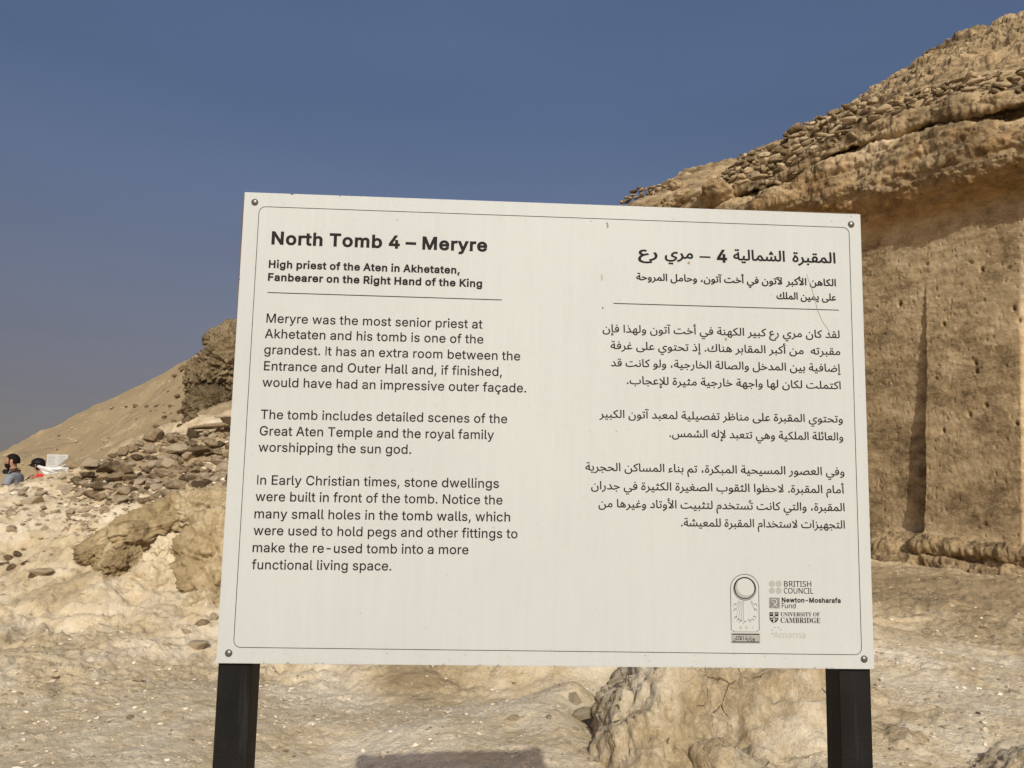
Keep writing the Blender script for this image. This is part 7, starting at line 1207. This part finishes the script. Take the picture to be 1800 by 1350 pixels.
ink.text('plain', 'BRITISH', Z8(796, 193), Z8(1093, 195), 0.0085, 'B'); ink.text('plain', 'COUNCIL', Z8(793, 268), Z8(1114, 271), 0.0085, 'B')
ink.build('council_name', MAT_INK, panel)
ink = Ink()
ink.text('bold', 'Newton-Mosharafa', Z8(770, 366), Z8(1413, 372), 0.0077, 'N'); ink.text('plain', 'Fund', Z8(770, 428), Z8(922, 430), 0.0074, 'F')
ink.build('fund_name', MAT_INK, panel)
ink = Ink(0.00015); ink.poly([UV(*q) for q in box(634, 312, 748, 429)]); ink.build('fund_logo', MAT_MID, panel)
ink = Ink(0.0005)
ink.stroke([Z8(640, 338), Z8(672, 328), Z8(702, 334), Z8(716, 352), Z8(712, 375), Z8(690, 400), Z8(655, 427)], [.4 * PXM, 1.0 * PXM, 1.6 * PXM, 1.7 * PXM, 1.5 * PXM, 1.1 * PXM, .4 * PXM])
ink.stroke([Z8(640, 352), Z8(668, 352), Z8(684, 366), Z8(694, 388), Z8(716, 408), Z8(744, 426)], [.4 * PXM, .9 * PXM, 1.2 * PXM, 1.2 * PXM, .9 * PXM, .4 * PXM])
ink.stroke([Z8(700, 316), Z8(724, 328), Z8(744, 348)], [.3 * PXM, .6 * PXM, .3 * PXM])
ink.build('fund_swirl', MAT_PANEL, panel)
ink = Ink()
ms = lambda s_: ''.join(chr(0x1D400 + ord(c_) - 65) if c_ != ' ' else ' ' for c_ in s_)
ink.text('serif', ms('UNIVERSITY OF'), Z8(757, 516), Z8(1186, 517), 0.0058, chr(0x1D400 + 4)); ink.text('serif', ms('CAMBRIDGE'), Z8(757, 588), Z8(1191, 591), 0.0079, chr(0x1D400 + 4))
sh = [(637, 472), (733, 472), (733, 545), (725, 565), (706, 580), (686, 590), (664, 580), (646, 565), (637, 545)]
ink.poly([UV(*Z8(*q)) for q in sh]); ink.build('university_name', MAT_INK, panel)
ink = Ink(0.0005)
ink.stroke([Z8(685, 474), Z8(685, 582)], 2.5 * PXM); ink.stroke([Z8(641, 524), Z8(730, 524)], 2.3 * PXM)
for x, y in [(658, 492), (712, 492), (658, 552), (710, 552)]:
    ink.stroke([Z8(x - 10, y + 8), Z8(x - 3, y - 6), Z8(x + 4, y + 3), Z8(x + 11, y - 8)], .8 * PXM); ink.stroke([Z8(x - 9, y - 8), Z8(x + 2, y - 9)], .6 * PXM)
ink.build('shield_charges', MAT_PANEL, panel)
ink = Ink(0.0008); ink.disc(*Z8(685, 524), 1.3); ink.build('shield_centre', MAT_INK, panel)
ink = Ink(); ink.text('plain', 'Amarna', Z8(680, 755), Z8(1030, 757), 0.0100, 'A'); ink.build('faded_name', MAT_FADE, panel)
ink = Ink()
for a, b_ in [((660, 708), (676, 704)), ((659, 664), (673, 671)), ((689, 632), (697, 645)), ((736, 632), (728, 646)), ((766, 660), (752, 668))]: ink.stroke([Z8(*a), Z8(*b_)], [1.1 * PXM, .6 * PXM])
ink.build('sun_rays', MAT_INK, panel)
# wear: specks, brown drips and a long hair scratch
ink = Ink(0.0004); r2 = random.Random(5)
def blot(px, py, w, h):
    c = UV(px, py); n = 9; s_ = [(1 + r2.uniform(-.35, .35)) for _ in range(n)]
    ink.poly([c + np.array([w * s_[k] * math.cos(6.283 * k / n), h * s_[k] * math.sin(6.283 * k / n)]) * PXM for k in range(n)])
for q in [(1068, 397, 1.6, 4.5), (1066, 392, 1.1, 2), (1210.5, 462.5, 2.4, 2.6), (1058, 488, .8, 6), (1276, 597, 1.6, 3.0)]: blot(*q)
ink.build('brown_stain', MAT_STAIN, panel)
ink = Ink(0.0004)
for q in [(1059.5, 541.3, 1.6, 1.4), (1038.5, 389, .6, 1.4), (421, 491, 1.2, .8), (513, 341.5, 2.6, .6), (598, 345, .7, 1.2), (1496, 381, 1, 1), (1462, 389, .8, .8)]: blot(*q)
ink.build('dark_speck', MAT_INK, panel)
ink = Ink(0.0006)
scr = [(1418, 481), (1421, 492), (1426, 505), (1432, 525), (1437, 545), (1446, 566), (1455, 578), (1459, 588), (1457, 594)]
ink.stroke(scr, [.4 * PXM, .8 * PXM, .9 * PXM, 1.1 * PXM, .9 * PXM, .8 * PXM, 1 * PXM, 1.3 * PXM, .6 * PXM])
for _ in range(120):
    px, py = r2.uniform(440, 1500), r2.choice([r2.uniform(345, 1165), r2.uniform(1140, 1172)])
    blot(px, py, abs(r2.gauss(0, .55)) + .35, abs(r2.gauss(0, .6)) + .35)
for _ in range(16):
    px = r2.uniform(420, 1520); blot(px, np.interp(px, [379, 1537], [1164, 1175]), r2.uniform(1, 3), r2.uniform(.6, 1.6))
ink.build('scuff', MAT_SCUFF, panel)

# ------------------------------------------------------------------ far notice board
nb = W(100.5, 812, 30); gz0 = float(ground_z(nb[0], nb[1])[0])
far = empty('notice_board', (nb[0], nb[1], gz0)); far.rotation_euler = (0, 0, 0.25)
tag(far, 'distant white notice board on posts behind the woman in the black cap', 'sign')
MAT_WHITE = plain('white_board', (0.42, 0.42, 0.40), 0.6); MAT_FPRINT = plain('grey_board_print', (0.27, 0.27, 0.26), 0.7)
zc = nb[2] - gz0
b = MB(); b.box((-0.37, 0, zc - 0.24), (0.74, 0, 0), (0, 0.012, 0), (0, 0, 0.53)); bd = b.build('panel', MAT_WHITE, far)
b = MB()
for k in range(7):
    for x0 in (-0.33, 0.04): b.box((x0, -0.006, zc + 0.21 - k * 0.052), (random.uniform(.2, .29), 0, 0), (0, 0.005, 0), (0, 0, 0.016))
b.build('lettering', MAT_FPRINT, bd)
for x in (-0.37, 0.33):
    b = MB(); b.box((x, 0.014, -0.3), (0.04, 0, 0), (0, 0.04, 0), (0, 0, zc + 0.55)); b.build('post', MAT_STEEL, far)

# ------------------------------------------------------------------ people
def skin_mesh(name, verts, edges, radii, root=0, sub=2):
    me = bpy.data.meshes.new(name); me.from_pydata([tuple(v) for v in verts], edges, []); o = bpy.data.objects.new(name, me); COL.objects.link(o)
    sk = o.modifiers.new('skin', 'SKIN'); sk.use_smooth_shade = True; sk.branch_smoothing = 0.4
    for i, r in enumerate(radii):
        sv = me.skin_vertices[0].data[i]; sv.radius = (r, r) if not hasattr(r, '__len__') else r; sv.use_root = i == root
    if sub: ss = o.modifiers.new('sub', 'SUBSURF'); ss.levels = sub; ss.render_levels = sub
    dg = bpy.context.evaluated_depsgraph_get(); ev = o.evaluated_get(dg); m2 = bpy.data.meshes.new_from_object(ev)
    bpy.data.objects.remove(o); bpy.data.meshes.remove(me); m2.name = name
    m2.polygons.foreach_set('use_smooth', [True] * len(m2.polygons)); return m2

def chain(spec):
    """spec: list of (key, parent key, position, radius)"""
    idx = {k: i for i, (k, *_r) in enumerate(spec)}
    return [s[2] for s in spec], [(idx[s[1]], idx[s[0]]) for s in spec if s[1]], [s[3] for s in spec]

SKIN = plain('skin', (0.36, 0.19, 0.125), 0.55, var=0.08, vscale=30); HAIR = plain('dark_hair', (0.010, 0.007, 0.005), 0.8, spec=0.15, bump=0.5, bscale=120)
def person_body(H, arm_l, arm_r, head_fwd=0.05, head_tilt=0.0, w=1.0):
    """a standing figure facing -X; x forward is negative. arm_*: (elbow, wrist) positions"""
    h = H / 1.75
    S_ = [('pelvis', None, (0.0, 0, .95 * h), (.105 * w, .15 * w)), ('waist', 'pelvis', (0.005, 0, 1.10 * h), (.10 * w, .135 * w)), ('chest', 'waist', (.0, 0, 1.28 * h), (.115 * w, .165 * w)),
          ('neckb', 'chest', (.005, 0, 1.44 * h), (.07, .10)), ('neck', 'neckb', (-.012 - head_fwd * .4, 0, 1.52 * h), .052), ('skull', 'neck', (-head_fwd, 0, 1.62 * h), (.085, .074)), ('crown', 'skull', (-head_fwd + .012, 0, 1.69 * h), (.07, .062)),
          ('jaw', 'skull', (-head_fwd - .052, 0, 1.555 * h), .045), ('brow', 'skull', (-head_fwd - .062, 0, 1.645 * h), .036), ('nose', 'brow', (-head_fwd - .104, 0, 1.600 * h), .011),
          ('earl', 'skull', (-head_fwd + .02, -.082, 1.605 * h), .016), ('earr', 'skull', (-head_fwd + .02, .082, 1.605 * h), .016)]
    for sd, y, arm in (('l', -1, arm_l), ('r', 1, arm_r)):
        e, wri = np.array(arm[0]), np.array(arm[1]); f = wri + (wri - e) / np.linalg.norm(wri - e) * 0.085
        S_ += [('sh' + sd, 'chest', (.0, y * .185 * w, 1.385 * h), .055), ('up' + sd, 'sh' + sd, tuple((np.array((.0, y * .205 * w, 1.36 * h)) + e) / 2), .047), ('el' + sd, 'up' + sd, tuple(e), .038), ('fo' + sd, 'el' + sd, tuple(e * .6 + wri * .4), .036), ('wr' + sd, 'fo' + sd, tuple(wri), .024), ('pa' + sd, 'wr' + sd, tuple(f), (.018, .036))]
        ax = (f - wri) / np.linalg.norm(f - wri); side = np.cross(ax, (0, 0, 1.0)); side /= np.linalg.norm(side)
        for k, (off, ln) in enumerate([(-.028, .062), (-.010, .072), (.010, .066), (.027, .052)]):
            b0 = f + side * off; b1 = b0 + ax * ln * .55 + np.array((0, 0, -.006)); b2 = b0 + ax * ln * .9 + np.array((0, 0, -.022))
            S_ += [(f'f{k}a' + sd, 'pa' + sd, tuple(b1), .0085), (f'f{k}b' + sd, f'f{k}a' + sd, tuple(b2), .007)]
        tb = wri * .55 + f * .45 + side * (-.045 * y); S_ += [('ta' + sd, 'pa' + sd, tuple(tb), .010), ('tb' + sd, 'ta' + sd, tuple(tb + ax * .035 + np.array((0, 0, .006))), .008)]
        S_ += [('hip' + sd, 'pelvis', (.0, y * .095, .88 * h), .085), ('th' + sd, 'hip' + sd, (-.01, y * .10, .68 * h), .075), ('kn' + sd, 'th' + sd, (-.015, y * .105, .49 * h), .052), ('ca' + sd, 'kn' + sd, (.01, y * .105, .34 * h), .052), ('an' + sd, 'ca' + sd, (.015, y * .105, .09 * h), .034), ('to' + sd, 'an' + sd, (-.14, y * .115, .035), (.032, .04))]
    return S_
def seg_d(P, a, b):
    a, b = np.array(a, float), np.array(b, float); t = np.clip(((P - a) @ (b - a)) / ((b - a) @ (b - a)), 0, 1)
    return np.linalg.norm(P - (a + t[:, None] * (b - a)), axis=1)
def figure(root, S_, shirt_mat, trouser_mat, h):
    v, e, r = chain(S_); bm_ = skin_mesh('body', v, e, r); link('body', bm_, SKIN, root)
    D = {q[0]: np.array(q[2]) for q in S_}
    P = np.array([q.co[:] for q in bm_.vertices]); Nn = np.array([q.normal[:] for q in bm_.vertices])
    Fq = [tuple(f.vertices) for f in bm_.polygons]
    bare = np.full(len(P), 9.0)
    for q in 'lr':
        m_ = D['sh' + q] * .3 + D['el' + q] * .7
        bare = np.minimum(bare, seg_d(P, m_, D['el' + q])); bare = np.minimum(bare, seg_d(P, D['el' + q], D['pa' + q])); bare = np.minimum(bare, seg_d(P, D['pa' + q], D['f1b' + q]))
    def wear(name, mask, grow, mat):
        keep = [f for f in Fq if all(mask[i] for i in f)]
        us = sorted({i for f in keep for i in f}); mp = {i: k for k, i in enumerate(us)}
        me = bpy.data.meshes.new(name); me.from_pydata([tuple(P[i] + Nn[i] * grow) for i in us], [], [tuple(mp[i] for i in f) for f in keep]); me.update()
        me.polygons.foreach_set('use_smooth', [True] * len(me.polygons)); o = link(name, me, mat, root)
        so = o.modifiers.new('thick', 'SOLIDIFY'); so.thickness = .006; so.offset = 1; return o
    wear('t_shirt', (P[:, 2] > .92 * h) & (P[:, 2] < 1.475 * h) & (bare > .068), .012, shirt_mat)
    wear('trousers', (P[:, 2] > .10 * h) & (P[:, 2] < .97 * h) & (bare > .055), .009, trouser_mat)
    for y in (-1, 1): wear('shoe', (P[:, 2] < .12 * h) & (P[:, 1] * y > 0), .010, HAIR)
def shell(cen, radii, cond, name, mat, parent, noise=0.0, n=48):
    """part of an ellipsoid kept where cond(unit vector) holds, thickened: hair, beard, cap"""
    V, Fs = ICO[5]; keep = np.array([cond(q) for q in V]); Fk = Fs[keep[Fs].all(1)]
    us = np.unique(Fk); mp = -np.ones(len(V), int); mp[us] = np.arange(len(us)); P = V[us] * np.array(radii)
    P = P * (1 + noise * fbm(V[us] * 7, 3))[:, None]
    o = link(name, mesh_np(name, P + np.array(cen), mp[Fk]), mat, parent)
    so = o.modifiers.new('thick', 'SOLIDIFY'); so.thickness = 0.008; so.offset = 1; return o

# bearded man
mp_ = W(23, 812, 12.4); mz = float(ground_z(mp_[0], mp_[1])[0]); HM = 1.77
hz = mp_[2] - 1.615 * HM / 1.75          # his feet: so that the head is at its height in the photograph
man = empty('person', (mp_[0] + .045, mp_[1], hz)); man.rotation_euler = (0, 0, math.radians(12))
tag(man, 'man with dark hair and beard in a grey t-shirt looking down at the far left', 'person')
S_ = person_body(HM, ((-.05, -.27, 1.12), (-.27, -.20, 1.08)), ((-.02, .27, 1.12), (-.26, .20, 1.04)), head_fwd=.06)
figure(man, S_, plain('grey_shirt', (0.20, 0.215, 0.235), 0.85, bump=0.3, bscale=60), plain('dark_trousers', (0.05, 0.05, 0.055), 0.85), HM / 1.75)
hc = (-.05, 0, 1.632 * HM / 1.75)
shell(hc, (.103, .088, .108), lambda q: q[2] > .26 + .75 * max(0, -q[0] - .2) and not (q[0] < -.60 and q[2] < .58) or (q[0] > .30 and q[2] > -.38) or (abs(q[0] + .16) < .09 and q[2] > -.5), 'hair', HAIR, man, .03)
shell((-.080, 0, 1.572 * HM / 1.75), (.066, .062, .068), lambda q: q[2] < .25 + .9 * max(0, q[0] + .1) and q[0] < .5, 'beard', HAIR, man, .04)
MB_ = MB(); k_ = HM / 1.75
MB_.tube([(.05, -.085, 1.475 * k_), (-.02, -.095, 1.46 * k_), (-.10, -.07, 1.38 * k_), (-.135, -.02, 1.20 * k_), (-.13, 0, 1.02 * k_)], .011); MB_.tube([(.05, -.085, 1.475 * k_), (.07, 0, 1.485 * k_), (.05, .085, 1.475 * k_), (-.02, .095, 1.46 * k_), (-.10, .07, 1.38 * k_)], .011)
BLACK = plain('black_plastic', (0.006, 0.006, 0.0065), 0.55, spec=0.2)
MB_.build('neck_strap', BLACK, man, smooth=True)
hp = empty('headphones', man.matrix_basis @ Vector((-.085, 0, 1.475 * k_))); hp.rotation_euler = (0, 0, math.radians(12))
tag(hp, 'black headphones hanging round the neck of the bearded man', 'headphones')
for y in (-.062, .062):
    b = MB(); b.tube([(-.03, y - .018, -.012), (-.03, y + .018, -.012)], .040, 16); b.build('ear_cup', BLACK, hp, smooth=False, bevel=.004)
b = MB(); b.tube([(-.02, -.07, .0), (.04, -.085, .02), (.09, -.08, .03), (.13, -.04, .035), (.135, 0, .035), (.13, .04, .035), (.09, .08, .03), (.04, .085, .02), (-.02, .07, .0)], .008); b.build('headband', BLACK, hp, smooth=True)

# woman in a black cap
wp = W(71, 817, 14.0); HW = 1.68; kw = HW / 1.75
wz = wp[2] - 1.635 * kw
wom = empty('person', (wp[0] + .06, wp[1], wz)); wom.rotation_euler = (0, 0, math.radians(8))
tag(wom, 'woman in a black cap and red top reading with a white scarf blowing behind her', 'person')
S_ = person_body(HW, ((-.03, -.25, 1.12 * kw), (-.15, -.09, 1.36 * kw)), ((-.03, .25, 1.12 * kw), (-.15, .09, 1.35 * kw)), head_fwd=.10, w=.88)
RED = plain('red_shirt', (0.52, 0.022, 0.018), 0.8, bump=0.3, bscale=60)
figure(wom, S_, RED, plain('beige_trousers', (0.30, 0.25, 0.18), 0.85), kw)
hc = np.array((-.092, 0, 1.640 * kw))
shell(hc + (.006, 0, -.01), (.105, .092, .112), lambda q: q[0] > -.05 and q[2] > -.75, 'hair', HAIR, wom, .04)
cap = shell(hc + (0, 0, .012), (.114, .100, .100), lambda q: q[2] > .08, 'cap', BLACK, wom)
V = []; nn = 13
for i in range(nn):
    a = math.radians(-65 + 130 * i / (nn - 1))
    for k, r in enumerate((.10, .135, .175)): V.append((hc[0] - r * math.cos(a) * (1.0 if k else .98) - (.0 if k == 0 else .0), r * math.sin(a) * (.9 if k < 2 else .62), hc[2] + .024 - .022 * k))
brim = link('cap_brim', mesh_np('cap_brim', np.array(V), grid_faces(nn, 3)), BLACK, cap); so = brim.modifiers.new('thick', 'SOLIDIFY'); so.thickness = .006
b = MB(); b.tube([(hc[0] - .02, -.092, hc[2] - .02), (hc[0] - .085, -.062, hc[2] - .028), (hc[0] - .103, 0, hc[2] - .03), (hc[0] - .085, .062, hc[2] - .028), (hc[0] - .02, .092, hc[2] - .02)], .016); b.build('sunglasses', BLACK, wom, smooth=True)
# scarf: a cloth sheet blown back from the cap
nu, nv = 40, 26; UU, VV_ = np.meshgrid(np.linspace(0, 1, nu), np.linspace(0, 1, nv), indexing='ij')
top = hc[2] - .005 + .02 * UU - .05 * np.sin(UU * math.pi); hgt = .045 + .235 * sstep(0, .65, UU)
X = hc[0] + .035 + .47 * UU + .02 * np.sin(VV_ * 7); Zs = top - VV_ * hgt - .02 * np.sin(UU * 9) * VV_
Y = -.105 + .05 * UU + .035 * np.sin(VV_ * 11 + UU * 5) * (.2 + UU) + .02 * np.sin(VV_ * 23 - UU * 8) * UU
sc_ = link('scarf', mesh_np('scarf', np.stack([X, Y, Zs], -1).reshape(-1, 3), grid_faces(nu, nv)), plain('white_cloth', (0.60, 0.60, 0.57), 0.85), wom)
so = sc_.modifiers.new('thick', 'SOLIDIFY'); so.thickness = .004
bk = empty('booklet', wom.matrix_basis @ Vector((-.225, 0, 1.405 * kw))); bk.rotation_euler = (0.15, math.radians(-38), math.radians(8))
tag(bk, 'small black and white booklet held open by the woman in red', 'booklet')
b = MB(); b.box((-.055, -.085, 0), (.06, 0, 0), (0, .17, 0), (0, 0, .008)); b.build('page', plain('white_page', (.7, .69, .66), .7), bk)
b = MB(); b.box((-.055, -.087, -.012), (.115, 0, 0), (0, .174, 0), (0, 0, .009)); b.build('cover', BLACK, bk)
